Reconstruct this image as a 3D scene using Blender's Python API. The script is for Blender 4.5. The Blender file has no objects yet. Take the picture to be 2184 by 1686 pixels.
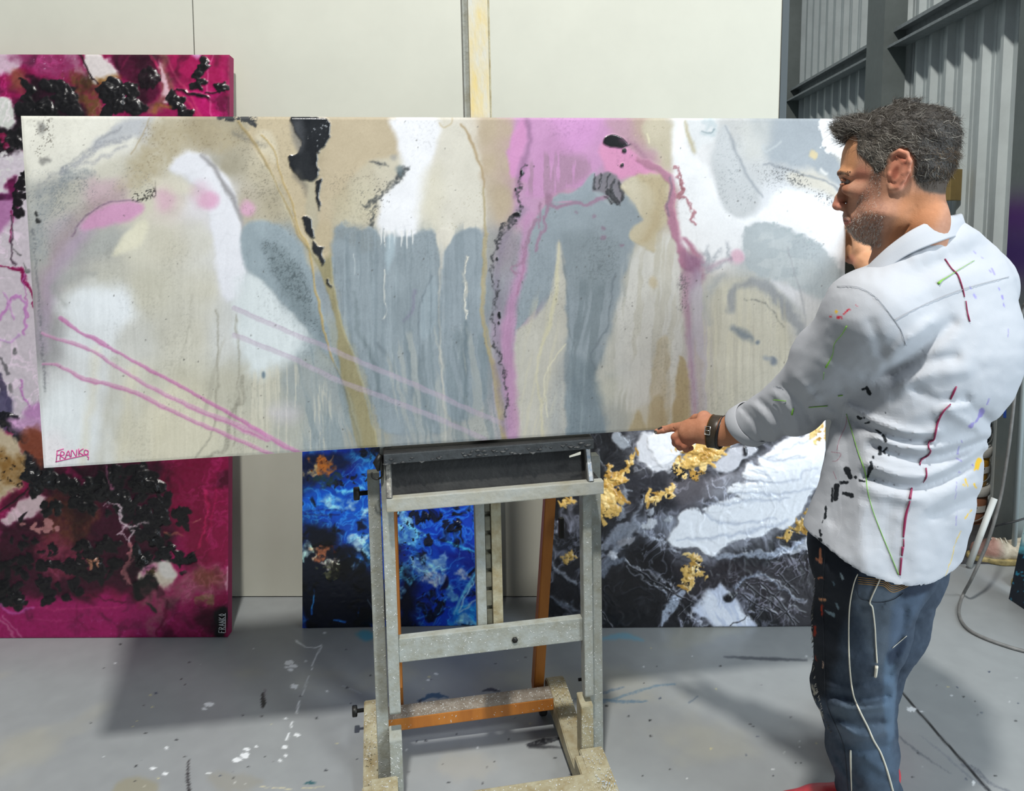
import bpy, bmesh, math, random
import numpy as np
from mathutils import Vector, Matrix
# ================================================================ camera, world, lights, exposure
scene = bpy.context.scene
FPX, CX, CY, PITCH, EYE = 1650.0, 1092.0, 594.0, math.radians(5.0), 1.55   # lens measured in pixels of a 2184 x 1686 frame
cam_data = bpy.data.cameras.new('camera')
cam_data.sensor_fit = 'HORIZONTAL'; cam_data.sensor_width = 36.0
cam_data.lens = 36.0*FPX/2184.0
cam_data.shift_y = (CY-843.0)/2184.0
cam_data.clip_start = .05; cam_data.clip_end = 60
cam = bpy.data.objects.new('camera', cam_data)
cam.location = (0, 0, EYE); cam.rotation_euler = (math.pi/2-PITCH, 0, 0)
scene.collection.objects.link(cam); scene.camera = cam
world = bpy.data.worlds.new('studio_air'); scene.world = world; world.use_nodes = True
world.node_tree.nodes['Background'].inputs[0].default_value = (.80, .88, 1.0, 1)
world.node_tree.nodes['Background'].inputs[1].default_value = .19
def area_lamp(name, loc, target, size, power, color, size_y=None, spread=math.pi):
    d = bpy.data.lights.new(name, 'AREA'); d.energy = power; d.color = color; d.spread = spread
    d.shape = 'RECTANGLE' if size_y else 'DISK'; d.size = size
    if size_y: d.size_y = size_y
    o = bpy.data.objects.new(name, d); scene.collection.objects.link(o)
    o.location = loc; o.rotation_euler = (Vector(target)-Vector(loc)).to_track_quat('-Z', 'Y').to_euler()
    return o
area_lamp('high_bay_lamp', (-.32, -.52, 6.0), (-.2, 2.0, .6), .30, 340, (1, .975, .93))
area_lamp('high_bay_lamp', (4.5, -3.0, 7.0), (1.0, 2.4, .3), 1.8, 300, (.94, .98, 1.0))
area_lamp('roller_door_daylight', (4.4, -1.0, 1.8), (.8, 2.4, .7), 3.2, 205, (.76, .89, 1.0), 2.8)
vs = scene.view_settings
vs.view_transform = 'Standard'; vs.look = 'None'; vs.exposure = -0.04; vs.gamma = 1.0; vs.use_curve_mapping = False
# ================================================================ helpers
def ray(px, py):
    v = (CY-py)/FPX
    return np.array([(px-CX)/FPX, math.cos(PITCH)+v*math.sin(PITCH), -math.sin(PITCH)+v*math.cos(PITCH)])
CAM = np.array([0, 0, EYE])
def at_z(px, py, z=0.):
    d = ray(px, py); return CAM+d*((z-EYE)/d[2])
def at_y(px, py, y):
    d = ray(px, py); return CAM+d*(y/d[1])
def at_d(px, py, depth):
    return CAM+ray(px, py)*depth
def project(P):
    P = np.asarray(P); x = P[..., 0]; y = P[..., 1]; z = P[..., 2]-EYE
    zc = y*math.cos(PITCH)-z*math.sin(PITCH); yc = y*math.sin(PITCH)+z*math.cos(PITCH)
    zc = np.maximum(zc, .05)
    return CX+FPX*x/zc, CY-FPX*yc/zc
def srgb(c):
    return tuple(((v/255.)/12.92 if v/255. <= .04045 else ((v/255.+.055)/1.055)**2.4) for v in c)+(1.,)
MATS = {}
def mat(name, col=(128, 128, 128), rough=.6, metal=0., noise=0., nscale=30., col2=None, bump=0., bscale=80., spec=.5, attr=False, rattr=False, stretch=(1, 1, 1), coat=0.):
    if name in MATS: return MATS[name]
    m = bpy.data.materials.new(name); m.use_nodes = True; nt = m.node_tree; b = nt.nodes['Principled BSDF']
    L = nt.links.new
    b.inputs['Roughness'].default_value = rough; b.inputs['Metallic'].default_value = metal
    b.inputs['Specular IOR Level'].default_value = spec
    if coat: b.inputs['Coat Weight'].default_value = coat
    tc = nt.nodes.new('ShaderNodeTexCoord'); mp = nt.nodes.new('ShaderNodeMapping'); L(tc.outputs['Object'], mp.inputs[0])
    mp.inputs['Scale'].default_value = stretch
    if attr:
        a = nt.nodes.new('ShaderNodeAttribute'); a.attribute_name = 'Col'; src = a.outputs['Color']
        if rattr:
            r = nt.nodes.new('ShaderNodeAttribute'); r.attribute_name = 'Gloss'; L(r.outputs['Fac'], b.inputs['Roughness'])
    else: src = None
    if noise > 0:
        n = nt.nodes.new('ShaderNodeTexNoise'); n.inputs['Scale'].default_value = nscale; n.inputs['Detail'].default_value = 6; n.inputs['Roughness'].default_value = .65
        L(mp.outputs[0], n.inputs['Vector'])
        cr = nt.nodes.new('ShaderNodeValToRGB'); cr.color_ramp.elements[0].position = .35; cr.color_ramp.elements[1].position = .7
        L(n.outputs['Fac'], cr.inputs[0])
        if src is None:
            c2 = col2 or tuple(max(0, v*(1-noise)) for v in col)
            cr.color_ramp.elements[0].color = srgb(col); cr.color_ramp.elements[1].color = srgb(c2); L(cr.outputs[0], b.inputs['Base Color'])
        else:
            cr.color_ramp.elements[0].color = (1, 1, 1, 1); q = 1-noise; cr.color_ramp.elements[1].color = (q, q, q, 1)
            mx = nt.nodes.new('ShaderNodeMix'); mx.data_type = 'RGBA'; mx.blend_type = 'MULTIPLY'; mx.inputs[0].default_value = 1
            L(src, mx.inputs[6]); L(cr.outputs[0], mx.inputs[7]); L(mx.outputs[2], b.inputs['Base Color'])
    elif src is not None: L(src, b.inputs['Base Color'])
    else: b.inputs['Base Color'].default_value = srgb(col)
    if bump > 0:
        n2 = nt.nodes.new('ShaderNodeTexNoise'); n2.inputs['Scale'].default_value = bscale; n2.inputs['Detail'].default_value = 4
        L(mp.outputs[0], n2.inputs['Vector'])
        bp = nt.nodes.new('ShaderNodeBump'); bp.inputs['Strength'].default_value = bump; bp.inputs['Distance'].default_value = .004
        L(n2.outputs['Fac'], bp.inputs['Height']); L(bp.outputs[0], b.inputs['Normal'])
    MATS[name] = m; return m
def link(o, parent=None):
    scene.collection.objects.link(o)
    if parent is not None: o.parent = parent
    return o
def tag(o, label=None, cat=None, group=None, kind=None):
    if label: o['label'] = label
    if cat: o['category'] = cat
    if group: o['group'] = group
    if kind: o['kind'] = kind
    return o
def empty(name, loc=(0, 0, 0), rz=0., label=None, cat=None, group=None, ry=0.):
    o = bpy.data.objects.new(name, None); o.empty_display_size = .1
    o.matrix_world = Matrix.Translation(Vector(loc)) @ Matrix.Rotation(rz, 4, 'Z') @ Matrix.Rotation(ry, 4, 'Y')
    link(o); return tag(o, label, cat, group)
def mesh_obj(name, V, F, m=None, parent=None, smooth=False, loc=None):
    me = bpy.data.meshes.new(name); me.from_pydata([tuple(map(float, v)) for v in V], [], [tuple(map(int, f)) for f in F]); me.validate(); me.update()
    if smooth: me.polygons.foreach_set('use_smooth', [True]*len(me.polygons))
    if m: me.materials.append(m)
    o = bpy.data.objects.new(name, me); link(o, parent)
    if loc is not None: o.location = loc
    return o
def big_mesh(name, V, Q, m, parent=None, smooth=True, cols=None, gloss=None):
    """quick mesh from numpy quads"""
    V = np.ascontiguousarray(V, np.float32); Q = np.ascontiguousarray(Q, np.int32)
    me = bpy.data.meshes.new(name)
    me.vertices.add(len(V)); me.vertices.foreach_set('co', V.ravel())
    k = Q.shape[1]
    me.loops.add(Q.size); me.loops.foreach_set('vertex_index', Q.ravel())
    me.polygons.add(len(Q)); me.polygons.foreach_set('loop_start', np.arange(0, Q.size, k, dtype=np.int32))
    me.polygons.foreach_set('loop_total', np.full(len(Q), k, np.int32))
    me.polygons.foreach_set('use_smooth', np.full(len(Q), smooth, bool))
    me.update(calc_edges=True)
    if cols is not None:
        a = me.color_attributes.new('Col', 'FLOAT_COLOR', 'POINT')
        c = np.ones((len(V), 4), np.float32); c[:, :3] = cols.reshape(-1, 3); a.data.foreach_set('color', c.ravel())
    if gloss is not None:
        a = me.attributes.new('Gloss', 'FLOAT', 'POINT'); a.data.foreach_set('value', np.ascontiguousarray(gloss, np.float32).ravel())
    me.materials.append(m)
    o = bpy.data.objects.new(name, me); link(o, parent); return o
def grid_quads(nr, nc):
    i = np.arange((nr-1)*nc).reshape(nr-1, nc)[:, :-1].ravel()
    return np.stack([i, i+1, i+nc+1, i+nc], -1)
def box_mesh(a, b, bev=0., seg=2):
    bm = bmesh.new(); bmesh.ops.create_cube(bm, size=1)
    a = Vector(a); b = Vector(b); c = (a+b)/2; d = b-a
    for v in bm.verts: v.co = Vector((v.co.x*d.x+c.x, v.co.y*d.y+c.y, v.co.z*d.z+c.z))
    if bev > 0: bmesh.ops.bevel(bm, geom=bm.edges[:], offset=min(bev, .45*min(abs(d.x), abs(d.y), abs(d.z))), segments=seg, affect='EDGES', profile=.6)
    return bm
def bm_obj(name, bm, m, parent=None, smooth=False):
    me = bpy.data.meshes.new(name); bm.to_mesh(me); bm.free()
    if smooth: me.polygons.foreach_set('use_smooth', [True]*len(me.polygons))
    me.materials.append(m); o = bpy.data.objects.new(name, me); return link(o, parent)
def box(name, a, b, m, parent=None, bev=.002, seg=2):
    return bm_obj(name, box_mesh(a, b, bev, seg), m, parent)
def prism(name, P, axis, a, b, m, parent=None, bev=0.):
    """polygon P (2-D) extruded along an axis from a to b; P is (y,z), (x,z) or (x,y)"""
    bm = bmesh.new()
    def co(p, t): return {'x': (t, p[0], p[1]), 'y': (p[0], t, p[1]), 'z': (p[0], p[1], t)}[axis]
    v0 = [bm.verts.new(co(p, a)) for p in P]; v1 = [bm.verts.new(co(p, b)) for p in P]; n = len(P)
    bm.faces.new(v0); bm.faces.new(v1[::-1])
    for i in range(n): bm.faces.new((v0[i], v0[(i+1) % n], v1[(i+1) % n], v1[i]))
    bmesh.ops.recalc_face_normals(bm, faces=bm.faces)
    if bev: bmesh.ops.bevel(bm, geom=bm.edges[:], offset=bev, segments=2, affect='EDGES')
    return bm_obj(name, bm, m, parent)
def tube_data(P, R, n=8, cap=True):
    P = np.asarray(P, float); R = np.full(len(P), R, float) if np.isscalar(R) else np.asarray(R, float)
    V = []; F = []; up = None
    for i in range(len(P)):
        t = P[min(i+1, len(P)-1)]-P[max(i-1, 0)]; t = t/(np.linalg.norm(t)+1e-9)
        if up is None:
            up = np.cross(t, [0, 0, 1.]); up = np.cross(t, [1., 0, 0]) if np.linalg.norm(up) < 1e-3 else up
        up = up-t*np.dot(up, t); up /= np.linalg.norm(up)+1e-9; w = np.cross(t, up)
        for k in range(n):
            a = 2*math.pi*k/n; V.append(P[i]+R[i]*(up*math.cos(a)+w*math.sin(a)))
    for i in range(len(P)-1):
        for k in range(n): F.append((i*n+k, i*n+(k+1) % n, (i+1)*n+(k+1) % n, (i+1)*n+k))
    if cap: F.append(tuple(range(n))[::-1]); F.append(tuple((len(P)-1)*n+k for k in range(n)))
    return V, F
def tube(name, P, R, m, parent=None, n=8, smooth=True):
    V, F = tube_data(P, R, n); return mesh_obj(name, V, F, m, parent, smooth)
def lathe(name, prof, m, parent=None, n=32, loc=(0, 0, 0)):
    V = []; F = []
    for (r, z) in prof:
        for k in range(n): V.append((loc[0]+r*math.cos(2*math.pi*k/n), loc[1]+r*math.sin(2*math.pi*k/n), loc[2]+z))
    for i in range(len(prof)-1):
        for k in range(n): F.append((i*n+k, i*n+(k+1) % n, (i+1)*n+(k+1) % n, (i+1)*n+k))
    F.append(tuple(range(n))[::-1]); F.append(tuple((len(prof)-1)*n+k for k in range(n)))
    o = mesh_obj(name, V, F, m, parent, False)
    o.data.polygons.foreach_set('use_smooth', [len(p.vertices) == 4 for p in o.data.polygons]); return o
# ---------------------------------------------------------------- painting kit (numpy)
_rs = np.random.RandomState(7)
_LAT = _rs.rand(16, 256, 256).astype(np.float32)
def vnoise(x, y, seed=0):
    L = _LAT[seed % 16]
    xi = np.floor(x).astype(np.int64); yi = np.floor(y).astype(np.int64)
    fx = (x - xi).astype(np.float32); fy = (y - yi).astype(np.float32)
    fx = fx*fx*(3-2*fx); fy = fy*fy*(3-2*fy)
    s = (seed*37) % 251
    x0 = (xi+s) & 255; x1 = (xi+s+1) & 255; y0 = (yi+s*3) & 255; y1 = (yi+s*3+1) & 255
    return (L[y0, x0]*(1-fx)+L[y0, x1]*fx)*(1-fy)+(L[y1, x0]*(1-fx)+L[y1, x1]*fx)*fy
def fbm(x, y, sc, octv=4, seed=0, gain=.5):
    a = 1.; s = 0.; t = 0.
    x = x/sc; y = y/sc
    for o in range(octv):
        s = s + a*(vnoise(x, y, seed+o)-.5)*2; t += a; a *= gain
        x = x*2.03+11.3; y = y*2.03+5.7
    return s/t
def sstep(a, b, x):
    t = np.clip((x-a)/(b-a), 0, 1); return t*t*(3-2*t)
def smooth_poly(P, n=4, closed=True):
    P = np.asarray(P, float); N = len(P); out = []
    for i in range(N if closed else N-1):
        p0, p1, p2, p3 = (P[(i-1) % N], P[i], P[(i+1) % N], P[(i+2) % N]) if closed else (P[max(i-1, 0)], P[i], P[i+1], P[min(i+2, N-1)])
        for k in range(n):
            t = k/n
            out.append(.5*((2*p1)+(-p0+p2)*t+(2*p0-5*p1+4*p2-p3)*t*t+(-p0+3*p1-3*p2+p3)*t**3))
    if not closed: out.append(P[-1])
    return np.array(out)
def poly_sd(x, y, P):
    x = x.astype(np.float32); y = y.astype(np.float32)
    d = np.full(x.shape, 1e12, np.float32); ins = np.zeros(x.shape, bool)
    N = len(P)
    for i in range(N):
        ax, ay = P[i]; bx, by = P[(i+1) % N]
        ex, ey = bx-ax, by-ay
        t = np.clip(((x-ax)*ex+(y-ay)*ey)/(ex*ex+ey*ey+1e-9), 0, 1)
        d = np.minimum(d, (x-ax-ex*t)**2+(y-ay-ey*t)**2)
        if ay != by:
            c = (ay > y) != (by > y)
            ins ^= c & (x < ex*(y-ay)/(by-ay)+ax)
    d = np.sqrt(d)
    return np.where(ins, -d, d)
def line_sd(x, y, P, W):
    """distance to a poly-line minus its local half width"""
    d = np.full(x.shape, 1e6, np.float32)
    for i in range(len(P)-1):
        ax, ay = P[i]; bx, by = P[i+1]
        ex, ey = bx-ax, by-ay
        t = np.clip(((x-ax)*ex+(y-ay)*ey)/(ex*ex+ey*ey+1e-9), 0, 1)
        d = np.minimum(d, np.hypot(x-ax-ex*t, y-ay-ey*t)-(W[i]+(W[i+1]-W[i])*t)*.5)
    return d
class Painter:
    """paints colour and relief on a 2-D lattice of points (x, y)"""
    def __init__(s, X, Y, base=(200, 200, 195)):
        s.X = X.astype(np.float32); s.Y = Y.astype(np.float32)
        s.C = np.empty(X.shape+(3,), np.float32); s.C[:] = base
        s.H = np.zeros(X.shape, np.float32); s.R = np.full(X.shape, .5, np.float32)
        s.tf = lambda P: np.asarray(P, float); s.k = 1.
    def tile(s, x0, y0, scale):
        s.tf = lambda P: np.asarray(P, float)/scale+np.array([x0, y0]); s.k = 1/scale
    def box(s, P, m):
        a = P.min(0)-m; b = P.max(0)+m
        M = (s.X > a[0]) & (s.X < b[0]) & (s.Y > a[1]) & (s.Y < b[1])
        r = np.where(M.any(1))[0]; c = np.where(M.any(0))[0]
        if len(r) == 0 or len(c) == 0: return None
        return slice(r[0], r[-1]+1), slice(c[0], c[-1]+1)
    def put(s, sl, m, col, h=0, gloss=None):
        c = np.asarray(col, np.float32)
        s.C[sl] = s.C[sl]*(1-m[..., None])+c*m[..., None]
        if h: s.H[sl] += h*m
        if gloss is not None: s.R[sl] = s.R[sl]*(1-m)+gloss*m
    def ground(s, pts, sig=60):
        n = np.zeros(s.C.shape, np.float32); w = np.full(s.X.shape, 1e-9, np.float32)
        for (px, py, c) in pts:
            g = 1/(((s.X-px)**2+(s.Y-py)**2)/(sig*sig)+.08)**2
            n += g[..., None]*np.asarray(c, np.float32); w += g
        s.C[:] = n/w[..., None]
    def blob(s, P, col, soft=3, wa=6, ws=25, a=1., grain=0, gs=3, h=0, gloss=None, seed=1, smooth=True, sx=1., sy=1.):
        P = s.tf(P)
        if smooth: P = smooth_poly(P)
        sl = s.box(P, soft*2+wa*2+4)
        if sl is None: return
        x = s.X[sl]; y = s.Y[sl]
        if wa:
            xw = x+wa*fbm(x*sx, y*sy, ws, 4, seed); yw = y+wa*fbm(x*sx, y*sy, ws, 4, seed+5)
        else: xw, yw = x, y
        d = poly_sd(xw, yw, P)
        m = sstep(soft, -soft, d)*a
        if grain:
            g = fbm(x, y, gs, 3, seed+9)
            m = m*np.clip(1-grain+grain*(.5+1.6*g), 0, 1)
        s.put(sl, m, col, h, gloss)
    def spot(s, c, r, col, **k):
        r = (r, r) if np.isscalar(r) else r
        t = np.linspace(0, 2*np.pi, 10, endpoint=False)
        s.blob([(c[0]+r[0]*np.cos(q), c[1]+r[1]*np.sin(q)) for q in t], col, **k)
    def stroke(s, P, w, col, soft=2, wa=3, ws=20, a=1., grain=0, gs=3, h=0, gloss=None, seed=2, n=4, fade=0, along=0):
        P = s.tf(P); w = np.array([w]*len(P), float) if np.isscalar(w) else np.asarray(w, float)
        w = w*s.k
        Q = smooth_poly(np.column_stack([P, w]), n, False) if len(P) > 2 else np.column_stack([P, w])
        sl = s.box(Q[:, :2], soft*2+w.max()+wa*2+4)
        if sl is None: return
        x = s.X[sl]; y = s.Y[sl]
        xw, yw = (x+wa*fbm(x, y, ws, 3, seed), y+wa*fbm(x, y, ws, 3, seed+5)) if wa else (x, y)
        d = line_sd(xw, yw, Q[:, :2], Q[:, 2])
        m = sstep(soft, -soft, d)*a
        if grain:
            m = m*np.clip(1-grain+grain*(.5+1.8*fbm(x, y, gs, 3, seed+9)), 0, 1)
        s.put(sl, m, col, h, gloss)
    def specks(s, P, col, dens=.2, size=3, soft=10, a=1., seed=3, wa=10, h=0, sy=1., gloss=None):
        P = smooth_poly(s.tf(P)); sl = s.box(P, soft*2+wa)
        if sl is None: return
        x = s.X[sl]; y = s.Y[sl]
        d = poly_sd(x+wa*fbm(x, y, 30, 2, seed), y+wa*fbm(x, y, 30, 2, seed+3), P)
        g = fbm(x, y*sy, size, 3, seed+6, .7)
        t = .75-dens*1.4
        m = sstep(soft, -soft, d)*sstep(t-.08, t+.08, g+.25*fbm(x, y, size*9, 2, seed+2))*a
        s.put(sl, m, col, h, gloss)
    def streaks(s, P, col, wid=6, length=120, cut=.15, soft=12, a=.7, seed=4, wa=8, slant=0., h=0):
        """runs of paint that have trickled down"""
        P = smooth_poly(s.tf(P)); sl = s.box(P, soft*2+wa)
        if sl is None: return
        x = s.X[sl]; y = s.Y[sl]
        d = poly_sd(x+wa*fbm(x, y, 30, 2, seed), y+wa*fbm(x, y, 30, 2, seed+3), P)
        g = fbm((x+slant*y)/wid+.35*fbm(x, y, 25, 2, seed+8), y/length, 1., 3, seed+6)
        m = sstep(soft, -soft, d)*sstep(cut-.12, cut+.12, g)*a
        s.put(sl, m, col, h)
    def cells(s, P, col, size=8, thick=.12, soft=10, a=.8, seed=5, h=0, str_=1.):
        """net of fine cracks"""
        P = smooth_poly(s.tf(P)); sl = s.box(P, soft*2)
        if sl is None: return
        x = s.X[sl]; y = s.Y[sl]
        d = poly_sd(x, y, P)
        g = np.abs(fbm(x, y*str_, size, 2, seed)); g2 = np.abs(fbm(x, y*str_, size*.6, 2, seed+4))
        m = sstep(soft, -soft, d)*np.maximum(sstep(thick, thick*.3, g), .6*sstep(thick*.7, thick*.2, g2))*a
        s.put(sl, m, col, h)
    def canvas(s, amt=4, grit=5):
        s.C += (amt*fbm(s.X, s.Y, 2.6, 2, 3)+grit*fbm(s.X, s.Y, 40, 4, 8))[..., None]
    def linear(s):
        c = np.clip(s.C/255., 0, 1)
        return np.where(c <= .04045, c/12.92, ((c+.055)/1.055)**2.4)
def paint_long_canvas(X, Y):
    p = Painter(X, Y)
    rows = {
     270: "70:228,224,208 150:232,228,214 230:218,216,207 300:205,205,205 350:190,180,155 430:165,152,125 500:170,160,135 560:195,182,155 600:190,175,148 720:188,174,146 800:190,176,148 860:205,198,185 900:238,236,232 945:215,208,190 985:222,215,200 1040:190,172,145 1080:188,168,145 1110:200,150,190 1170:205,145,195 1250:215,150,205 1320:200,145,185 1370:185,160,145 1410:195,188,170 1450:240,240,238 1490:225,228,228 1560:195,195,192 1640:165,172,178 1700:150,160,168 1740:165,172,178 1780:200,205,208",
     350: "70:205,202,188 150:195,195,188 230:200,196,180 310:190,182,158 360:210,205,188 420:225,225,228 450:165,160,145 500:160,152,130 560:185,175,150 600:190,178,150 720:185,170,140 780:190,180,155 830:200,192,170 890:238,238,240 960:215,208,192 1040:190,172,145 1080:190,170,150 1130:205,145,190 1200:200,145,185 1260:190,150,185 1330:215,140,185 1380:190,130,160 1420:200,185,165 1470:245,245,245 1540:200,202,202 1600:200,202,202 1680:185,188,190 1760:205,202,192",
     430: "70:175,175,168 150:185,182,170 220:195,170,175 310:205,200,180 360:212,200,190 430:222,218,220 480:228,228,232 540:175,165,145 590:175,165,140 640:185,175,148 720:180,165,135 790:195,185,160 850:235,235,235 930:212,206,188 1000:218,212,196 1060:190,172,145 1130:195,150,185 1180:190,150,170 1280:150,160,165 1340:160,162,160 1380:200,188,160 1420:205,195,165 1450:190,150,160 1500:245,246,246 1570:215,218,220 1650:220,222,225 1740:225,226,228 1790:220,222,226",
     520: "80:170,170,165 150:170,160,165 230:178,178,170 300:212,208,190 360:205,200,182 440:210,207,195 480:230,230,234 560:140,152,158 620:145,155,158 680:185,172,140 740:150,158,160 850:145,155,160 900:150,158,162 940:190,190,180 1000:150,160,165 1040:160,160,155 1080:150,140,150 1150:150,162,168 1250:148,158,164 1330:150,160,165 1390:195,185,158 1430:200,190,165 1460:195,170,170 1520:240,242,243 1600:180,188,190 1680:190,198,200 1760:225,228,230",
     620: "90:160,155,155 150:178,176,168 230:195,193,180 330:200,196,178 430:205,201,185 490:225,225,228 540:175,185,188 600:150,160,165 680:140,150,155 730:150,158,160 820:140,152,158 900:148,158,165 970:150,160,166 1040:140,148,152 1110:160,150,165 1180:150,160,166 1250:140,152,158 1310:150,160,165 1380:205,200,182 1430:205,203,192 1470:190,180,180 1520:195,195,185 1580:190,190,180 1650:195,196,192 1720:178,184,188 1780:195,200,203",
     720: "95:160,158,158 200:222,225,225 290:205,204,196 400:200,196,180 480:205,205,200 560:200,208,208 640:150,162,166 720:155,160,150 800:135,148,154 880:140,152,158 960:150,160,164 1030:150,158,160 1090:180,155,178 1160:195,192,180 1230:140,152,158 1300:165,172,172 1380:208,206,196 1450:210,208,200 1490:195,185,185 1550:205,203,188 1620:205,203,188 1690:205,205,200 1770:200,202,204",
     820: "110:205,205,203 200:215,217,216 300:205,202,186 400:195,190,170 480:190,186,168 560:185,182,165 640:155,162,160 720:150,158,158 780:155,156,142 860:140,150,155 940:160,165,162 1020:160,165,165 1090:178,160,176 1150:195,193,183 1230:130,142,150 1300:195,195,182 1380:210,207,195 1440:203,196,175 1500:195,188,183 1570:210,207,192 1650:212,210,200 1740:215,215,215",
     920: "120:230,228,226 200:222,225,224 280:200,197,182 370:208,202,180 450:205,200,178 540:190,186,168 620:175,176,165 700:160,168,168 790:158,156,140 870:150,158,160 960:165,168,164 1040:165,168,164 1100:175,168,176 1160:190,190,180 1230:120,134,142 1300:170,172,165 1380:205,200,182 1440:198,188,158 1520:200,190,175 1600:208,205,192 1780:215,215,213"}
    pts = []
    for y, t in rows.items():
        for q in t.split():
            a, b = q.split(':'); pts.append((float(a), y, [float(v) for v in b.split(',')]))
    # the ground is mixed on a warped copy of the coordinates so that the mixes have flowing edges
    X0, Y0 = p.X, p.Y
    p.X = X0+22*fbm(X0, Y0*.6, 70, 4, 1); p.Y = Y0+30*fbm(X0, Y0, 80, 4, 4)
    p.ground(pts, 40); p.X, p.Y = X0, Y0
    A = lambda: p.tile(0, 230, 2.1614)
    B = lambda: p.tile(500, 230, 2.248)
    Cc = lambda: p.tile(1000, 230, 2.342)
    D = lambda: p.tile(1350, 230, 2.342)
    # ---------------- left third
    A()
    p.blob([(92, 30), (690, 40), (670, 110), (600, 190), (470, 260), (330, 300), (200, 330), (120, 330)], (231, 228, 214), soft=22, wa=22, ws=60, a=.85)
    p.blob([(560, 60), (690, 45), (685, 90), (650, 140), (600, 130), (520, 160), (440, 190), (420, 170), (500, 110)], (176, 179, 186), soft=10, wa=8, a=.75, seed=3)
    for P, w, c, a in [([(600, 130), (520, 150), (440, 190), (370, 250), (290, 290)], 26, (150, 152, 160), .7), ([(580, 170), (500, 215), (430, 250), (360, 270)], 16, (160, 160, 164), .7),
                       ([(560, 85), (480, 130), (420, 185), (350, 235), (260, 300), (180, 360)], 10, (130, 132, 138), .6), ([(420, 300), (330, 310), (250, 350), (180, 400)], 40, (140, 145, 148), .55)]:
        p.stroke(P, w, c, soft=5, wa=8, ws=18, a=a, grain=.4)
    p.stroke([(690, 48), (668, 110), (640, 160), (600, 210)], 6, (168, 152, 120), soft=1.5, a=.7)
    p.blob([(720, 60), (1000, 60), (1080, 120), (1040, 200), (880, 190), (820, 250), (700, 330), (620, 370), (560, 340), (640, 200)], (176, 163, 132), soft=18, wa=25, ws=40, a=.75, grain=.35, gs=8)
    p.specks([(680, 60), (1080, 90), (1100, 200), (860, 250), (700, 330), (600, 300)], (120, 104, 76), dens=.2, size=3, a=.4)
    p.specks([(240, 330), (700, 300), (640, 440), (420, 520), (220, 700), (160, 560)], (110, 112, 112), dens=.26, size=2.2, a=.38, soft=25)
    p.specks([(130, 330), (420, 290), (380, 420), (260, 560), (180, 640), (140, 500)], (95, 103, 110), dens=.3, size=2.5, a=.42, soft=20)
    p.stroke([(300, 330), (240, 420), (180, 560), (150, 660)], 60, (128, 136, 142), soft=18, wa=20, a=.5, grain=.5)
    p.stroke([(560, 400), (420, 470), (300, 600), (220, 760), (195, 900)], [50, 60, 60, 55, 40], (158, 140, 138), soft=16, wa=8, a=.55, grain=.3)
    p.stroke([(400, 575), (310, 670), (240, 800), (205, 960), (195, 1090)], [60, 75, 80, 60, 50], (178, 156, 180), soft=20, wa=8, a=.6)
    p.blob([(370, 560), (400, 505), (470, 455), (560, 430), (640, 434), (662, 460), (620, 510), (540, 530), (450, 556)], (207, 150, 186), soft=8, wa=5, a=.95)
    p.stroke([(640, 432), (560, 427), (470, 450), (390, 510), (330, 590)], 7, (120, 96, 118), soft=2, wa=4, a=.8, grain=.3)
    p.specks([(600, 400), (700, 370), (720, 400), (660, 430), (610, 425)], (52, 50, 46), dens=.42, size=3, soft=4, wa=3)
    p.stroke([(718, 340), (712, 380), (690, 405), (650, 425)], 6, (85, 80, 70), soft=1.5, a=.7, grain=.4)
    p.blob([(430, 590), (520, 550), (600, 560), (520, 650), (400, 720), (300, 800), (250, 870), (260, 800), (340, 680)], (168, 170, 166), soft=18, wa=10, a=.6)
    p.blob([(600, 560), (670, 520), (682, 560), (650, 630), (590, 660), (520, 680), (560, 600)], (226, 221, 196), soft=7, wa=5, a=.9)
    p.spot((760, 415), (42, 58), (216, 172, 190), soft=14, a=.7)
    p.blob([(690, 330), (720, 320), (860, 330), (900, 380), (860, 400), (760, 380)], (222, 216, 196), soft=14, wa=12, a=.7)
    p.blob([(850, 200), (900, 205), (980, 260), (1045, 340), (1090, 420), (1112, 520), (1122, 640), (1130, 760), (1090, 850), (1050, 890), (1012, 840), (990, 700), (972, 540), (950, 430), (890, 340), (780, 285)], (229, 229, 234), soft=7, wa=9, ws=30, h=.0006)
    p.stroke([(930, 215), (990, 285), (1055, 385), (1098, 470), (1116, 540), (1116, 600)], [12, 20, 22, 16, 10, 6], (146, 143, 144), soft=5, wa=4, a=.85)
    p.spot((962, 425), 44, (224, 160, 194), soft=10, a=.8); p.spot((930, 400), (50, 60), (218, 178, 196), soft=16, a=.5)
    p.spot((1145, 464), (36, 34), (214, 160, 190), soft=9, a=.85)
    p.spot((460, 920), (165, 105), (233, 237, 239), soft=26, wa=24, ws=60)
    p.spot((400, 1060), (110, 80), (221, 224, 224), soft=28, a=.7)
    p.spot((310, 1440), (120, 190), (227, 231, 231), soft=28, wa=12)
    p.spot((250, 1570), (70, 80), (228, 216, 218), soft=24, a=.5)
    p.stroke([(195, 900), (190, 1000), (190, 1120), (215, 1260)], [30, 45, 45, 15], (150, 142, 150), soft=10, wa=6, a=.55, grain=.5)
    p.stroke([(150, 560), (165, 700), (180, 900), (195, 1100), (205, 1300)], 10, (96, 98, 102), soft=3, wa=5, a=.6, grain=.7)
    p.stroke([(300, 900), (250, 830), (330, 780), (430, 760)], 26, (160, 161, 158), soft=10, wa=10, a=.6)
    for k in range(5):
        p.stroke([(430+95*k, 1120+40*k), (420+88*k, 1350), (400+84*k, 1520), (380+85*k, 1640)], 40, [(222, 214, 186), (186, 181, 162)][k % 2], soft=14, wa=12, ws=50, a=.45, seed=k)
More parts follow.
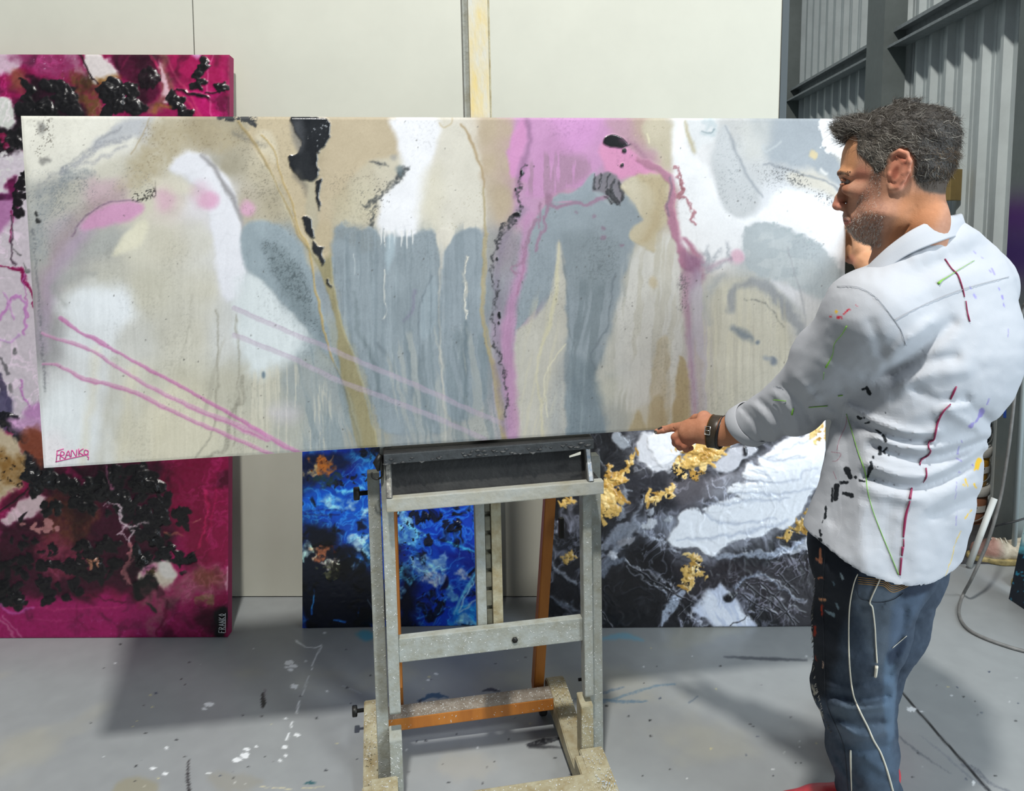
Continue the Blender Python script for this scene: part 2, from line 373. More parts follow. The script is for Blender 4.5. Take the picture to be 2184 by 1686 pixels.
    p.blob([(640, 1380), (780, 1280), (900, 1300), (980, 1400), (960, 1600), (620, 1640), (540, 1560)], (214, 207, 182), soft=26, wa=20, a=.6)
    p.streaks([(860, 900), (1000, 900), (1010, 1280), (900, 1500), (840, 1300)], (168, 164, 148), wid=9, length=260, a=.45, slant=.25)
    # pale mist under the blue leaf
    p.blob([(1110, 780), (1190, 760), (1300, 880), (1400, 1020), (1380, 1120), (1240, 1210), (1180, 1230), (1120, 1150), (1090, 980)], (214, 221, 221), soft=22, wa=14)
    p.blob([(1112, 600), (1125, 550), (1170, 522), (1215, 518), (1290, 545), (1365, 605), (1405, 680), (1450, 800), (1490, 930), (1520, 1060), (1530, 1160), (1440, 1060), (1380, 970), (1300, 890), (1210, 800), (1140, 740), (1115, 680)], (146, 160, 166), soft=6, wa=5, h=.0006)
    p.blob([(1215, 620), (1290, 640), (1370, 730), (1425, 850), (1480, 1010), (1500, 1090), (1410, 990), (1330, 880), (1250, 740)], (110, 124, 128), soft=14, wa=10, a=.6)
    p.cells([(1210, 620), (1290, 630), (1390, 740), (1430, 850), (1440, 900), (1360, 880), (1250, 740)], (84, 96, 100), size=9, thick=.14, soft=8)
    p.specks([(1330, 800), (1430, 860), (1500, 1060), (1400, 960)], (90, 102, 106), dens=.3, size=3)
    for P, w in [([(1000, 940), (1002, 1150), (1000, 1340), (985, 1480), (930, 1570), (905, 1615)], 9), ([(1088, 960), (1100, 1180), (1098, 1330), (1085, 1450), (1075, 1560)], 9), ([(1120, 1240), (1118, 1340), (1060, 1420), (1040, 1560), (950, 1610)], 18)]:
        p.stroke(P, w, (150, 146, 130), soft=3, wa=6, a=.7, grain=.3)
    p.streaks([(1150, 1230), (1480, 1230), (1500, 1600), (1100, 1620)], (212, 206, 186), wid=5, length=170, a=.55, cut=.22)
    p.spot((1215, 1230), (8, 16), (110, 128, 138), soft=3, wa=0)
    p.spot((1310, 1410), (70, 40), (212, 204, 214), soft=20, a=.5)
    for c in [(170, 486, 9, 12), (177, 519, 10, 16), (195, 95, 22, 26), (205, 243, 26, 14)]:
        p.spot(c[:2], c[2:], (36, 36, 36) if c[2] < 15 else (120, 118, 114), soft=2 if c[2] < 15 else 7, wa=6, ws=10, a=.95 if c[2] < 15 else .8, h=.001)
    p.specks([(160, 60), (240, 60), (240, 200), (160, 190)], (120, 114, 104), dens=.3, size=3, soft=8)
    # ---------------- middle
    B()
    p.blob([(120, 40), (290, 40), (320, 120), (300, 210), (260, 250), (330, 350), (340, 480), (360, 640), (330, 650), (290, 560), (250, 440), (190, 320), (120, 230), (60, 130)], (196, 180, 148), soft=5, wa=8)
    p.blob([(100, 130), (170, 115), (200, 180), (210, 260), (170, 250), (120, 200)], (214, 204, 178), soft=8, wa=6, a=.7)
    p.blob([(450, 50), (760, 50), (800, 200), (760, 230), (640, 260), (560, 330), (480, 420), (470, 560), (440, 640), (420, 640), (400, 500), (420, 340), (420, 220), (460, 130)], (192, 176, 146), soft=8, wa=8)
    p.specks([(0, 110), (120, 220), (240, 440), (300, 580), (140, 540), (30, 450)], (112, 106, 88), dens=.28, size=2.4, a=.4, soft=14)
    p.stroke([(0, 120), (60, 150), (140, 180)], 20, (110, 108, 100), soft=7, a=.6, grain=.5)
    p.stroke([(20, 70), (90, 160), (150, 260), (200, 360), (250, 470), (300, 590), (345, 670)], [14, 12, 10, 9, 9, 9, 9], (166, 146, 100), soft=2.5, wa=4, a=.9, h=.0008)
    p.stroke([(130, 130), (190, 200), (230, 340), (275, 450), (300, 560), (350, 660), (375, 760), (385, 860), (410, 960), (435, 1090), (470, 1200), (520, 1310), (560, 1440), (600, 1580), (610, 1640)], [6, 6, 6, 6, 7, 9, 9, 10, 12, 9, 9, 8, 8, 7, 7], (184, 158, 98), soft=2, wa=3, a=.9, h=.001)
    p.stroke([(100, 210), (180, 330), (230, 440), (280, 560)], 5, (214, 205, 176), soft=2, wa=4, a=.7)
    p.specks([(480, 330), (640, 300), (700, 420), (660, 570), (540, 540), (470, 470)], (110, 104, 88), dens=.28, size=2.2, a=.42, soft=16)
    p.blob([(470, 470), (560, 380), (660, 370), (680, 500), (600, 570), (500, 560)], (204, 196, 168), soft=24, wa=12, a=.6)
    p.blob([(745, 50), (970, 45), (985, 140), (950, 240), (912, 330), (916, 420), (892, 520), (876, 600), (830, 625), (760, 618), (700, 590), (688, 510), (700, 440), (762, 380), (818, 320), (836, 280), (800, 240), (772, 150)], (238, 238, 240), soft=9, wa=12, ws=40, h=.0004)
    p.blob([(1000, 95), (1055, 70), (1112, 105), (1150, 190), (1185, 310), (1204, 440), (1192, 570), (1120, 590), (1040, 640), (985, 640), (960, 560), (940, 400), (970, 240)], (217, 212, 197), soft=9, wa=10)
    p.blob([(900, 340), (980, 260), (1000, 400), (980, 590), (910, 600), (880, 560)], (213, 207, 186), soft=18, a=.7)
    p.specks([(940, 350), (1150, 300), (1180, 560), (980, 590)], (170, 160, 134), dens=.16, size=3, a=.5)
    p.stroke([(1090, 80), (1135, 150), (1165, 240), (1190, 310), (1202, 380)], [8, 12, 10, 9, 6], (166, 140, 98), soft=3, wa=4, a=.8)
    p.stroke([(980, 70), (1005, 95), (1040, 75), (1042, 40)], 7, (196, 178, 140), soft=2, a=.7)
    # slate zone
    p.blob([(462, 640), (490, 565), (540, 552), (580, 585), (640, 575), (690, 598), (760, 622), (850, 616), (890, 596), (955, 600), (985, 690), (990, 900), (1000, 1180), (1010, 1480), (980, 1560), (800, 1560), (690, 1500), (620, 1250), (560, 1080), (500, 900), (468, 760)], (143, 155, 161), soft=5, wa=10, ws=18, h=.0005)
    p.blob([(1004, 700), (1050, 615), (1120, 578), (1180, 588), (1198, 690), (1200, 850), (1192, 1050), (1215, 1180), (1200, 1400), (1140, 1480), (1020, 1480), (1005, 1200), (996, 900)], (146, 158, 165), soft=5, wa=7, h=.0005)
    p.blob([(470, 640), (500, 560), (560, 560), (640, 580), (690, 640), (620, 700), (540, 640)], (118, 126, 126), soft=10, wa=10, a=.5, grain=.4)
    for k, x in enumerate([700, 720, 742, 770, 800, 828, 850]):
        p.stroke([(x, 590), (x+(-1)**k*3, 630), (x, 655+10*(k % 3))], [12, 7, 2], (235, 234, 230), soft=1.5, wa=2, a=.9)
    p.blob([(730, 620), (770, 620), (775, 660), (745, 760), (728, 790), (725, 720)], (178, 196, 204), soft=6, a=.7)
    p.blob([(948, 808), (972, 840), (978, 980), (945, 1070), (905, 1118), (884, 1040), (900, 900)], (150, 164, 171), soft=3, wa=3)
    p.stroke([(948, 806), (905, 890), (884, 1000), (884, 1160), (890, 1300)], 9, (104, 116, 124), soft=3, wa=4, a=.7)
    p.blob([(985, 580), (1050, 590), (1040, 640), (1008, 690), (1000, 760), (988, 760), (984, 690), (970, 630)], (217, 211, 196), soft=3, wa=4, h=.0004)
    p.stroke([(994, 700), (988, 860), (980, 1000), (988, 1150), (1000, 1350), (1015, 1600)], [16, 12, 8, 10, 8, 8], (205, 200, 188), soft=2.5, wa=4, a=.85, h=.0006)
    for P, w, c, a in [([(575, 880), (590, 1040), (620, 1120), (655, 1170), (678, 1260), (690, 1380)], [10, 22, 18, 22, 20, 12], (98, 112, 116), .7),
                       ([(690, 1130), (740, 1200), (760, 1260)], 12, (96, 108, 114), .6), ([(1105, 1030), (1108, 1200), (1112, 1350), (1100, 1480)], [22, 26, 22, 14], (104, 120, 127), .75),
                       ([(1088, 1040), (1080, 1200)], 8, (190, 196, 194), .6), ([(540, 700), (535, 900), (545, 1040)], 8, (120, 134, 140), .6), ([(660, 690), (660, 900), (650, 1060), (670, 1200), (690, 1360)], 8, (122, 136, 142), .7),
                       ([(860, 880), (850, 960), (815, 1030)], 8, (120, 108, 140), .6), ([(780, 700), (776, 900), (770, 1080)], 7, (126, 140, 146), .6), ([(840, 1080), (850, 1300), (880, 1480)], 26, (116, 130, 136), .5), ([(900, 1150), (900, 1350), (950, 1500)], 26, (112, 126, 132), .5)]:
        p.stroke(P, w, c, soft=5, wa=6, a=a)
    p.stroke([(722, 780), (716, 850), (722, 930), (726, 985), (712, 1010)], 6, (220, 218, 208), soft=1.5, wa=4, a=.9)
    p.stroke([(575, 700), (574, 800)], 4, (205, 210, 208), soft=1.5, a=.7)
    p.stroke([(1112, 715), (1100, 800), (1108, 880), (1100, 950), (1114, 1010)], [10, 14, 14, 10, 4], (196, 192, 178), soft=3, wa=5, ws=9, a=.8); p.stroke([(1112, 715), (1104, 800), (1100, 880), (1106, 950), (1114, 1010)], 5, (230, 226, 212), soft=1, wa=6, ws=9)
    p.streaks([(480, 640), (980, 640), (980, 1150), (560, 1150)], (124, 138, 145), wid=6, length=240, a=.5, cut=.2, wa=4)
    p.streaks([(480, 640), (980, 640), (980, 1150), (560, 1150)], (160, 172, 178), wid=7, length=240, a=.4, cut=.25, wa=4, seed=9)
    p.streaks([(1010, 650), (1195, 620), (1195, 1200), (1010, 1200)], (128, 141, 148), wid=7, length=240, a=.5, cut=.2, wa=4, seed=12)
    p.streaks([(760, 1120), (1210, 1100), (1260, 1600), (740, 1620)], (180, 182, 174), wid=13, length=190, a=.5, cut=.12, slant=-.15)
    p.streaks([(700, 1150), (1210, 1100), (1260, 1600), (700, 1620)], (118, 133, 139), wid=12, length=210, a=.5, cut=.2, slant=-.12, seed=13)
    p.streaks([(330, 1150), (560, 1200), (620, 1600), (350, 1640), (300, 1300)], (128, 143, 148), wid=12, length=200, a=.6, cut=.05, slant=-.2, seed=14)
    # olive run
    p.blob([(345, 660), (400, 720), (455, 690), (468, 760), (485, 900), (520, 1050), (570, 1190), (612, 1320), (650, 1480), (692, 1650), (606, 1650), (566, 1500), (528, 1340), (496, 1180), (488, 1040), (462, 930), (430, 830), (390, 740)], (152, 143, 106), soft=3, wa=4, h=.0006)
    p.blob([(400, 560), (460, 560), (462, 680), (440, 720), (400, 700)], (188, 172, 140), soft=8, wa=6)
    p.stroke([(455, 690), (480, 880), (515, 1040), (575, 1190), (620, 1340), (660, 1480), (690, 1640)], 6, (176, 168, 130), soft=2, a=.7)
    p.stroke([(520, 1330), (570, 1470), (604, 1640)], 24, (128, 134, 124), soft=8, a=.5)
    K = (38, 40, 43)
    for P in [[(278, 45), (440, 45), (456, 110), (442, 178), (402, 208), (396, 268), (412, 305), (386, 350), (330, 345), (290, 312), (258, 262), (258, 236), (300, 214), (320, 150), (284, 90)],
              [(396, 356), (416, 350), (408, 430), (408, 490), (394, 450), (389, 400)], [(336, 530), (350, 514), (372, 540), (382, 590), (380, 626), (362, 610), (344, 580)],
              [(372, 636), (392, 655), (430, 664), (420, 700), (432, 742), (414, 754), (398, 712), (380, 676)], [(436, 815), (450, 820), (462, 862), (448, 846)]]:
        p.blob(P, K, soft=2, wa=7, ws=14, h=.003, gloss=.15)
    p.blob([(280, 60), (330, 60), (330, 180), (300, 210), (285, 120)], (96, 98, 102), soft=10, a=.6, wa=8)
    p.specks([(340, 60), (445, 60), (440, 180), (360, 190)], (150, 154, 158), dens=.14, size=4, soft=4, wa=3)  # glints of the glossy black, painted as pale specks
    p.stroke([(300, 320), (335, 370), (340, 420)], [40, 24, 6], (90, 88, 84), soft=8, a=.5)
    for P, w in [([(655, 255), (700, 275), (735, 280)], [8, 18, 8]), ([(822, 285), (790, 335), (745, 380), (700, 420), (670, 445)], [24, 30, 22, 18, 26]), ([(665, 445), (640, 465), (615, 470)], [18, 24, 10]), ([(680, 445), (668, 500), (664, 540), (668, 572)], [10, 12, 18, 8])]:
        p.stroke(P, w, (62, 66, 67), soft=4, wa=9, ws=10, a=.9, grain=.5, gs=5)
    p.spot((795, 300), (18, 22), (96, 112, 118), soft=6, a=.8); p.spot((766, 236), (14, 12), (150, 148, 142), soft=5, a=.7)
    p.specks([(600, 400), (720, 330), (760, 400), (700, 520), (640, 560)], (78, 78, 74), dens=.24, size=2.5, a=.7, soft=12)
    for P, w in [([(1196, 380), (1200, 520), (1198, 700), (1190, 850), (1190, 1000), (1214, 1150), (1250, 1260), (1270, 1400), (1290, 1560), (1300, 1620)], [8, 10, 14, 16, 14, 16, 30, 36, 30, 26]), ([(1210, 600), (1206, 760), (1200, 900), (1202, 1020), (1230, 1150)], 6)]:
        p.stroke(P, w, (176, 160, 118), soft=2.5, wa=4, a=.85, h=.0005)
    # faint violet rulings that cross the middle
    for P in [[(0, 960), (130, 1018), (300, 1090), (450, 1150), (620, 1225), (800, 1300), (960, 1370), (1140, 1450), (1349, 1540)], [(0, 1088), (130, 1140), (300, 1210), (480, 1300), (640, 1360), (800, 1420), (1000, 1500), (1200, 1590)]]:
        p.stroke(P, 24, (188, 172, 188), soft=1.6, wa=2, a=.5); p.stroke([(x, y-9) for x, y in P], 3, (176, 150, 176), soft=1, wa=2, a=.4)
    # ---------------- pink crown
    Cc()
    p.blob([(200, 250), (205, 180), (240, 90), (258, 40), (640, 30), (720, 40), (700, 120), (680, 220), (645, 300), (590, 345), (560, 390), (490, 405), (430, 425), (330, 450), (285, 440), (282, 380), (240, 360), (206, 340)], (201, 146, 190), soft=7, wa=9)
    p.blob([(420, 40), (640, 40), (640, 130), (560, 220), (500, 210), (450, 120)], (216, 152, 208), soft=18, a=.7)
    p.blob([(205, 180), (240, 80), (290, 50), (292, 150), (262, 262), (220, 350), (202, 330)], (214, 146, 194), soft=6, wa=5, a=.9)
    p.stroke([(290, 60), (300, 140), (285, 240), (250, 360), (225, 440)], [30, 26, 30, 24, 16], (146, 104, 140), soft=7, wa=6, a=.65)
    p.streaks([(330, 240), (560, 240), (600, 340), (440, 420), (300, 420)], (160, 128, 146), wid=11, length=90, a=.6, cut=.05)
    p.blob([(660, 230), (668, 176), (760, 180), (840, 230), (900, 300), (1000, 345), (900, 330), (800, 348), (740, 352), (680, 300)], (219, 146, 186), soft=7, wa=6)
    p.blob([(690, 60), (800, 60), (860, 170), (940, 270), (880, 260), (800, 200), (720, 130)], (186, 148, 160), soft=14, wa=8, a=.8)
    p.specks([(780, 60), (860, 60), (900, 170), (840, 160)], (214, 200, 160), dens=.12, size=6, a=.7)
    p.blob([(880, 60), (1010, 60), (1020, 200), (1000, 300), (940, 230), (890, 150)], (198, 188, 162), soft=10, wa=10)
    p.specks([(910, 70), (1000, 70), (1000, 200), (920, 160)], (140, 128, 100), dens=.2, size=5, a=.5)
    p.stroke([(892, 130), (898, 170)], 10, (222, 214, 180), soft=2)
    # slate garment
    p.blob([(428, 440), (500, 425), (560, 400), (598, 345), (632, 325), (625, 410), (700, 476), (790, 440), (832, 480), (866, 545), (850, 582), (812, 612), (824, 690), (792, 800), (752, 920), (722, 1060), (682, 1200), (632, 1300), (604, 1370), (640, 1480), (672, 1640), (468, 1650), (480, 1400), (500, 1200), (486, 1000), (488, 860), (472, 740), (448, 662), (430, 760), (396, 910), (336, 1000), (244, 1112), (232, 1120), (250, 900), (300, 740), (330, 560)], (148, 160, 167), soft=4, wa=6, h=.0006)
    p.blob([(470, 640), (600, 620), (700, 640), (720, 800), (640, 900), (560, 960), (500, 900)], (128, 140, 145), soft=24, wa=16, a=.55, grain=.2)
    p.cells([(600, 660), (740, 640), (730, 820), (640, 900), (590, 860)], (108, 120, 124), size=10, thick=.1, soft=14, a=.5)
    p.streaks([(490, 900), (720, 900), (700, 1180), (600, 1380), (480, 1300)], (116, 130, 136), wid=11, length=210, a=.6, cut=.1, slant=.15)
    p.blob([(482, 1270), (560, 1250), (620, 1300), (650, 1420), (672, 1650), (466, 1650)], (116, 131, 139), soft=14, wa=8, a=.85)
    p.streaks([(480, 1300), (600, 1300), (640, 1640), (470, 1640)], (140, 154, 160), wid=10, length=220, a=.6, cut=.15, seed=8)
    p.blob([(445, 665), (470, 740), (482, 880), (492, 1100), (486, 1180), (470, 1300), (470, 1650), (250, 1650), (226, 1400), (235, 1130), (330, 1050), (400, 930), (434, 780)], (195, 192, 180), soft=5, wa=6)
    p.blob([(470, 1200), (486, 1190), (476, 1500), (468, 1650), (400, 1650), (410, 1400)], (160, 166, 168), soft=16, a=.6)
    p.streaks([(300, 1050), (430, 900), (440, 1300), (380, 1640), (260, 1640)], (210, 204, 178), wid=7, length=200, a=.45, cut=.12, slant=.2)
    p.stroke([(452, 680), (444, 840), (410, 1040), (362, 1200), (340, 1330), (362, 1500), (370, 1640)], [8, 20, 20, 14, 8, 10, 14], (212, 206, 174), soft=3, wa=5, a=.85)
    p.stroke([(482, 1180), (430, 1250), (390, 1320), (376, 1400), (395, 1540)], 7, (222, 217, 190), soft=1.5, wa=4, a=.8)
    p.stroke([(470, 740), (490, 900), (495, 1100), (530, 1200), (520, 1340)], 7, (120, 132, 138), soft=2.5, wa=4, a=.6)
    p.stroke([(730, 820), (700, 1000), (680, 1120), (610, 1230), (620, 1300)], 7, (112, 124, 132), soft=2.5, wa=6, a=.7)
    # violet and black seams on the left of the garment
    p.stroke([(262, 520), (200, 600), (160, 720), (140, 860), (150, 1010), (140, 1200), (170, 1400), (190, 1600)], [50, 46, 40, 36, 40, 46, 50, 50], (136, 124, 142), soft=9, wa=8, a=.6)
    p.stroke([(300, 540), (282, 640), (270, 740), (258, 830), (226, 930), (200, 1050), (190, 1160), (200, 1300), (215, 1500), (220, 1640)], [36, 34, 40, 44, 44, 50, 56, 60, 56, 60], (190, 140, 178), soft=8, wa=5, a=.8)
    p.stroke([(285, 700), (262, 850), (235, 930)], 10, (168, 118, 150), soft=3, a=.7)
    for P, w in [([(282, 290), (262, 360), (245, 440), (262, 490), (235, 540), (180, 600), (150, 660)], [10, 14, 12, 16, 40, 44, 24]), ([(150, 640), (128, 720), (108, 820), (120, 900), (134, 930)], [26, 14, 12, 10, 12]), ([(150, 860), (146, 900), (122, 1010), (128, 1180)], [8, 14, 8, 8]), ([(130, 1180), (170, 1290), (186, 1420), (188, 1540)], [10, 12, 12, 8])]:
        p.stroke(P, w, (42, 42, 46), soft=2, wa=9, ws=9, a=.85, grain=.65, gs=5)
    for c, r in [((262, 324), (8, 14)), ((240, 534), (18, 12)), ((152, 1034), (9, 18)), ((149, 1072), (5, 9)), ((140, 755), (7, 10)), ((232, 405), (6, 10))]:
        p.spot(c, r, (30, 30, 33), soft=1, wa=2, h=.002, gloss=.2)
    for P, w in [([(372, 545), (378, 600), (352, 650), (338, 716)], [14, 12, 14, 14]), ([(268, 680), (272, 760), (222, 785), (214, 800), (228, 822)], [6, 8, 8, 8, 16]), ([(335, 560), (300, 640), (280, 700)], [22, 16, 8]), ([(400, 440), (415, 490), (470, 488), (530, 470), (590, 486), (660, 455), (700, 430)], [20, 22, 20, 18, 18, 20, 14]), ([(390, 430), (395, 490), (380, 560)], [14, 18, 10]), ([(350, 480), (352, 600)], [14, 8])]:
        p.stroke(P, w, (156, 116, 142), soft=3, wa=5, ws=12, a=.8)
    p.stroke([(430, 470), (480, 470), (510, 462)], 10, (212, 140, 176), soft=3, a=.8)
    p.blob([(425, 440), (520, 420), (590, 360), (622, 340), (610, 410), (560, 455), (470, 462), (430, 470)], (152, 164, 172), soft=4, wa=4)
    for P in [[(670, 172), (688, 142), (728, 134), (768, 154), (792, 178), (776, 196), (732, 197), (690, 190)]]:
        p.blob(P, (34, 35, 37), soft=1.5, wa=3, h=.003, gloss=.2)
    for c, r in [((777, 213), 13), ((765, 287), 9)]: p.spot(c, r, (34, 35, 37), soft=1, wa=3, ws=8, h=.003)
    p.stroke([(790, 190), (805, 182)], 6, (80, 60, 76), soft=1); p.stroke([(760, 160), (830, 190), (880, 250)], 16, (150, 96, 130), soft=8, a=.5)
    p.blob([(628, 350), (700, 318), (752, 368), (774, 400), (765, 460), (736, 484), (690, 440), (650, 412), (618, 412)], (124, 120, 128), soft=4, wa=6)
    for P, w in [([(630, 340), (626, 400)], [10, 14]), ([(660, 330), (650, 400)], 8), ([(700, 330), (690, 400)], 8), ([(720, 360), (710, 420)], 10), ([(700, 420), (740, 470), (750, 480)], [30, 26, 10]), ([(745, 370), (768, 420), (762, 465)], [12, 18, 10]), ([(680, 440), (710, 470)], [8, 14])]:
        p.stroke(P, w, (38, 40, 43), soft=1.5, wa=5, ws=9, a=.9, grain=.3, h=.001)
    for c in [(626, 542, 8), (668, 600, 9), (672, 645, 12), (765, 685, 10), (530, 520, 6)]: p.spot(c[:2], c[2], (142, 112, 134), soft=3, wa=5, ws=8, a=.7)
    # ochre cap and its runs
    p.blob([(940, 660), (1000, 560), (1040, 700), (1070, 850), (1060, 1100), (1010, 1200), (900, 1200), (760, 1300), (640, 1360), (700, 1160), (740, 1000), (800, 820), (836, 680)], (208, 206, 194), soft=14, wa=12, a=.8)
    p.streaks([(850, 680), (1050, 680), (1060, 1300), (760, 1500), (740, 1000)], (226, 226, 222), wid=16, length=260, a=.6, cut=.05, slant=.1)
    p.blob([(765, 385), (808, 352), (900, 325), (984, 335), (1004, 380), (988, 460), (992, 550), (962, 600), (934, 640), (925, 722), (880, 702), (830, 672), (808, 640), (820, 600), (870, 570), (850, 520), (830, 470), (790, 430)], (202, 191, 162), soft=4, wa=7, h=.0004)
    p.blob([(850, 340), (960, 340), (990, 400), (960, 560), (900, 660), (850, 660), (900, 560), (930, 460), (880, 380)], (186, 168, 130), soft=12, wa=8, a=.7)
    p.blob([(775, 375), (830, 355), (860, 440), (860, 520), (800, 440)], (216, 208, 184), soft=10, a=.7)
    p.spot((918, 866), (24, 30), (204, 190, 158), soft=5, a=.8)
    for P, c, a in [([(930, 1190), (955, 1140), (1000, 1145), (1002, 1250), (980, 1400), (960, 1640), (870, 1640), (905, 1450)], (197, 182, 148), .55), ([(1040, 1300), (1060, 1232), (1090, 1290), (1112, 1480), (1115, 1660), (1005, 1660), (1025, 1420)], (186, 168, 128), .9), ([(838, 1512), (880, 1580), (885, 1660), (795, 1660), (815, 1560)], (186, 170, 132), .85), ([(900, 1480), (960, 1440), (990, 1660), (900, 1660)], (188, 172, 134), .7), ([(1128, 1180), (1150, 1240), (1171, 1320), (1171, 1640), (1150, 1640)], (190, 172, 132), .7)]:
        p.blob(P, c, soft=4, wa=8, a=a)
    p.stroke([(1000, 1150), (1020, 1350), (1000, 1640)], 14, (224, 224, 214), soft=5, wa=6, a=.7)
    # the long rose ribbon
    p.stroke([(850, 255), (930, 300), (1000, 345), (1020, 400), (1004, 480), (1008, 540), (1034, 620), (1062, 720), (1088, 790)], [26, 34, 40, 34, 40, 46, 42, 40, 50], (180, 122, 148), soft=4, wa=6, a=.95, h=.0008)
    p.stroke([(1000, 345), (1014, 400), (990, 470), (996, 540)], 9, (108, 104, 116), soft=3, wa=4, a=.6)
    p.stroke([(1012, 340), (1030, 400), (1026, 520), (1050, 620), (1080, 690)], 7, (196, 128, 150), soft=2, wa=4)
    p.blob([(1066, 740), (1100, 720), (1150, 740), (1171, 790), (1160, 850), (1110, 900), (1080, 900), (1070, 820)], (154, 110, 138), soft=14, wa=10, ws=18)
    p.stroke([(1090, 850), (1088, 950), (1092, 1080), (1108, 1250), (1120, 1400), (1132, 1560)], [70, 46, 34, 32, 34, 24], (186, 152, 170), soft=7, wa=5, a=.85)
    p.specks([(1050, 840), (1090, 860), (1100, 1000), (1060, 1000)], (110, 104, 108), dens=.45, size=3, soft=10, a=.7)
    p.stroke([(1095, 980), (1105, 1180), (1120, 1400)], 6, (170, 128, 152), soft=3, a=.7)
    # ---------------- right end
    D()
    p.blob([(208, 45), (252, 50), (262, 190), (300, 270), (360, 300), (400, 380), (432, 480), (520, 545), (620, 520), (740, 400), (860, 425), (980, 470), (1075, 550), (1075, 770), (900, 682), (780, 612), (640, 570), (572, 600), (550, 680), (552, 745), (480, 735), (370, 722), (262, 690), (232, 600), (222, 470), (240, 436), (196, 330), (200, 220)], (243, 244, 245), soft=9, wa=9, ws=40, h=.0004)
    p.blob([(260, 50), (340, 50), (400, 60), (420, 150), (350, 180), (300, 230), (270, 160)], (222, 224, 224), soft=8, wa=10)
    p.stroke([(262, 70), (270, 130), (310, 220)], [12, 22, 16], (186, 174, 136), soft=5, wa=6, a=.8)
    for P in [[(350, 60), (400, 90), (410, 130)], [(340, 130), (400, 130)], [(390, 60), (360, 110)]]: p.stroke(P, 16, (196, 206, 208), soft=5, wa=8, ws=12)
    p.stroke([(345, 118), (390, 128), (405, 110)], 7, (120, 140, 146), soft=2, wa=4, a=.7)
    p.blob([(398, 260), (430, 120), (455, 90), (480, 120), (522, 232), (565, 325), (640, 440), (606, 512), (535, 542), (462, 510), (420, 410)], (197, 200, 201), soft=7, wa=7)
    p.specks([(400, 260), (450, 120), (560, 340), (620, 450), (540, 535), (450, 480)], (150, 156, 158), dens=.25, size=3, a=.6)
    p.stroke([(458, 90), (500, 170), (524, 240), (565, 330), (600, 390), (645, 445)], [6, 12, 12, 10, 12, 8], (146, 152, 158), soft=4, wa=4, a=.8)
    p.blob([(690, 45), (935, 45), (942, 150), (1005, 225), (1040, 300), (1040, 400), (900, 305), (760, 280), (684, 262), (648, 218), (690, 140)], (162, 170, 176), soft=9, wa=9)
    p.blob([(560, 60), (690, 60), (670, 180), (640, 260), (560, 250), (540, 150)], (202, 202, 194), soft=18, a=.6)
    p.stroke([(650, 190), (670, 220), (740, 170)], 9, (190, 196, 198), soft=3, wa=4, a=.8)
    p.blob([(926, 100), (950, 45), (1080, 45), (1080, 270), (1010, 240), (950, 205), (942, 150)], (243, 243, 243), soft=2, wa=12, ws=9, h=.0008)
    p.blob([(780, 322), (900, 330), (1010, 402), (1060, 470), (960, 432), (860, 402), (790, 372)], (214, 208, 192), soft=10, wa=7, a=.9)
    p.stroke([(655, 276), (760, 300), (850, 325), (950, 360), (1040, 415)], [8, 10, 8, 10, 12], (134, 140, 146), soft=3, wa=7, a=.8)
    p.stroke([(940, 310), (970, 330)], 18, (226, 226, 222), soft=4, wa=6)
    p.specks([(690, 285), (760, 300), (860, 360), (990, 440), (960, 470), (840, 410), (720, 360)], (74, 74, 72), dens=.36, size=3, a=.8, soft=9)
    p.specks([(600, 280), (720, 290), (820, 370), (700, 400), (620, 380)], (130, 132, 132), dens=.3, size=2.6, a=.6, soft=16)
    p.spot((903, 235), (16, 24), (214, 196, 150), soft=4, wa=6, ws=10)
    p.blob([(550, 665), (568, 600), (640, 570), (700, 574), (770, 608), (850, 638), (922, 682), (985, 742), (1062, 850), (1062, 990), (960, 975), (860, 922), (760, 872), (640, 852), (566, 790)], (178, 187, 190), soft=5, wa=9, ws=10)
    p.streaks([(560, 640), (780, 640), (900, 760), (860, 900), (600, 840)], (202, 208, 208), wid=30, length=20, a=.5, cut=.05, slant=.4)
    for x, y in [(690, 580), (740, 600), (770, 605), (820, 635), (880, 660), (930, 690)]:
        p.stroke([(x, y+6), (x+26, y-4)], [12, 2], (172, 184, 186), soft=2, wa=6, ws=6)
    p.blob([(690, 872), (760, 880), (850, 925), (920, 980), (900, 1050), (820, 980)], (226, 227, 230), soft=8, wa=5)
    p.blob([(830, 920), (960, 975), (1062, 1000), (1062, 1300), (900, 1300), (860, 1100)], (206, 206, 204), soft=16, a=.8)
    p.stroke([(770, 700), (800, 800), (840, 930), (860, 1060), (868, 1200)], 7, (160, 162, 166), soft=3, wa=3, a=.6)
    p.blob([(360, 1050), (380, 940), (440, 870), (540, 860), (640, 880), (720, 960), (780, 1080), (800, 1250), (790, 1460), (700, 1600), (400, 1640), (360, 1400)], (206, 203, 186), soft=16, wa=9, a=.9)
    p.stroke([(440, 830), (390, 900), (370, 1000), (380, 1080)], [30, 40, 30, 20], (168, 172, 174), soft=9, wa=8, a=.6)
    p.stroke([(485, 1010), (505, 910), (550, 885), (620, 878), (690, 915), (760, 1000), (840, 1100), (890, 1170)], [40, 50, 34, 50, 60, 64, 50, 30], (150, 155, 160), soft=8, wa=8, a=.8)
    p.stroke([(560, 955), (640, 960), (700, 1010), (750, 1090)], 7, (120, 122, 118), soft=2, wa=5, a=.8, grain=.5)
    p.streaks([(400, 900), (700, 940), (780, 1100), (790, 1450), (720, 1640), (380, 1640), (370, 1100)], (218, 214, 192), wid=7, length=190, a=.5, cut=.12)
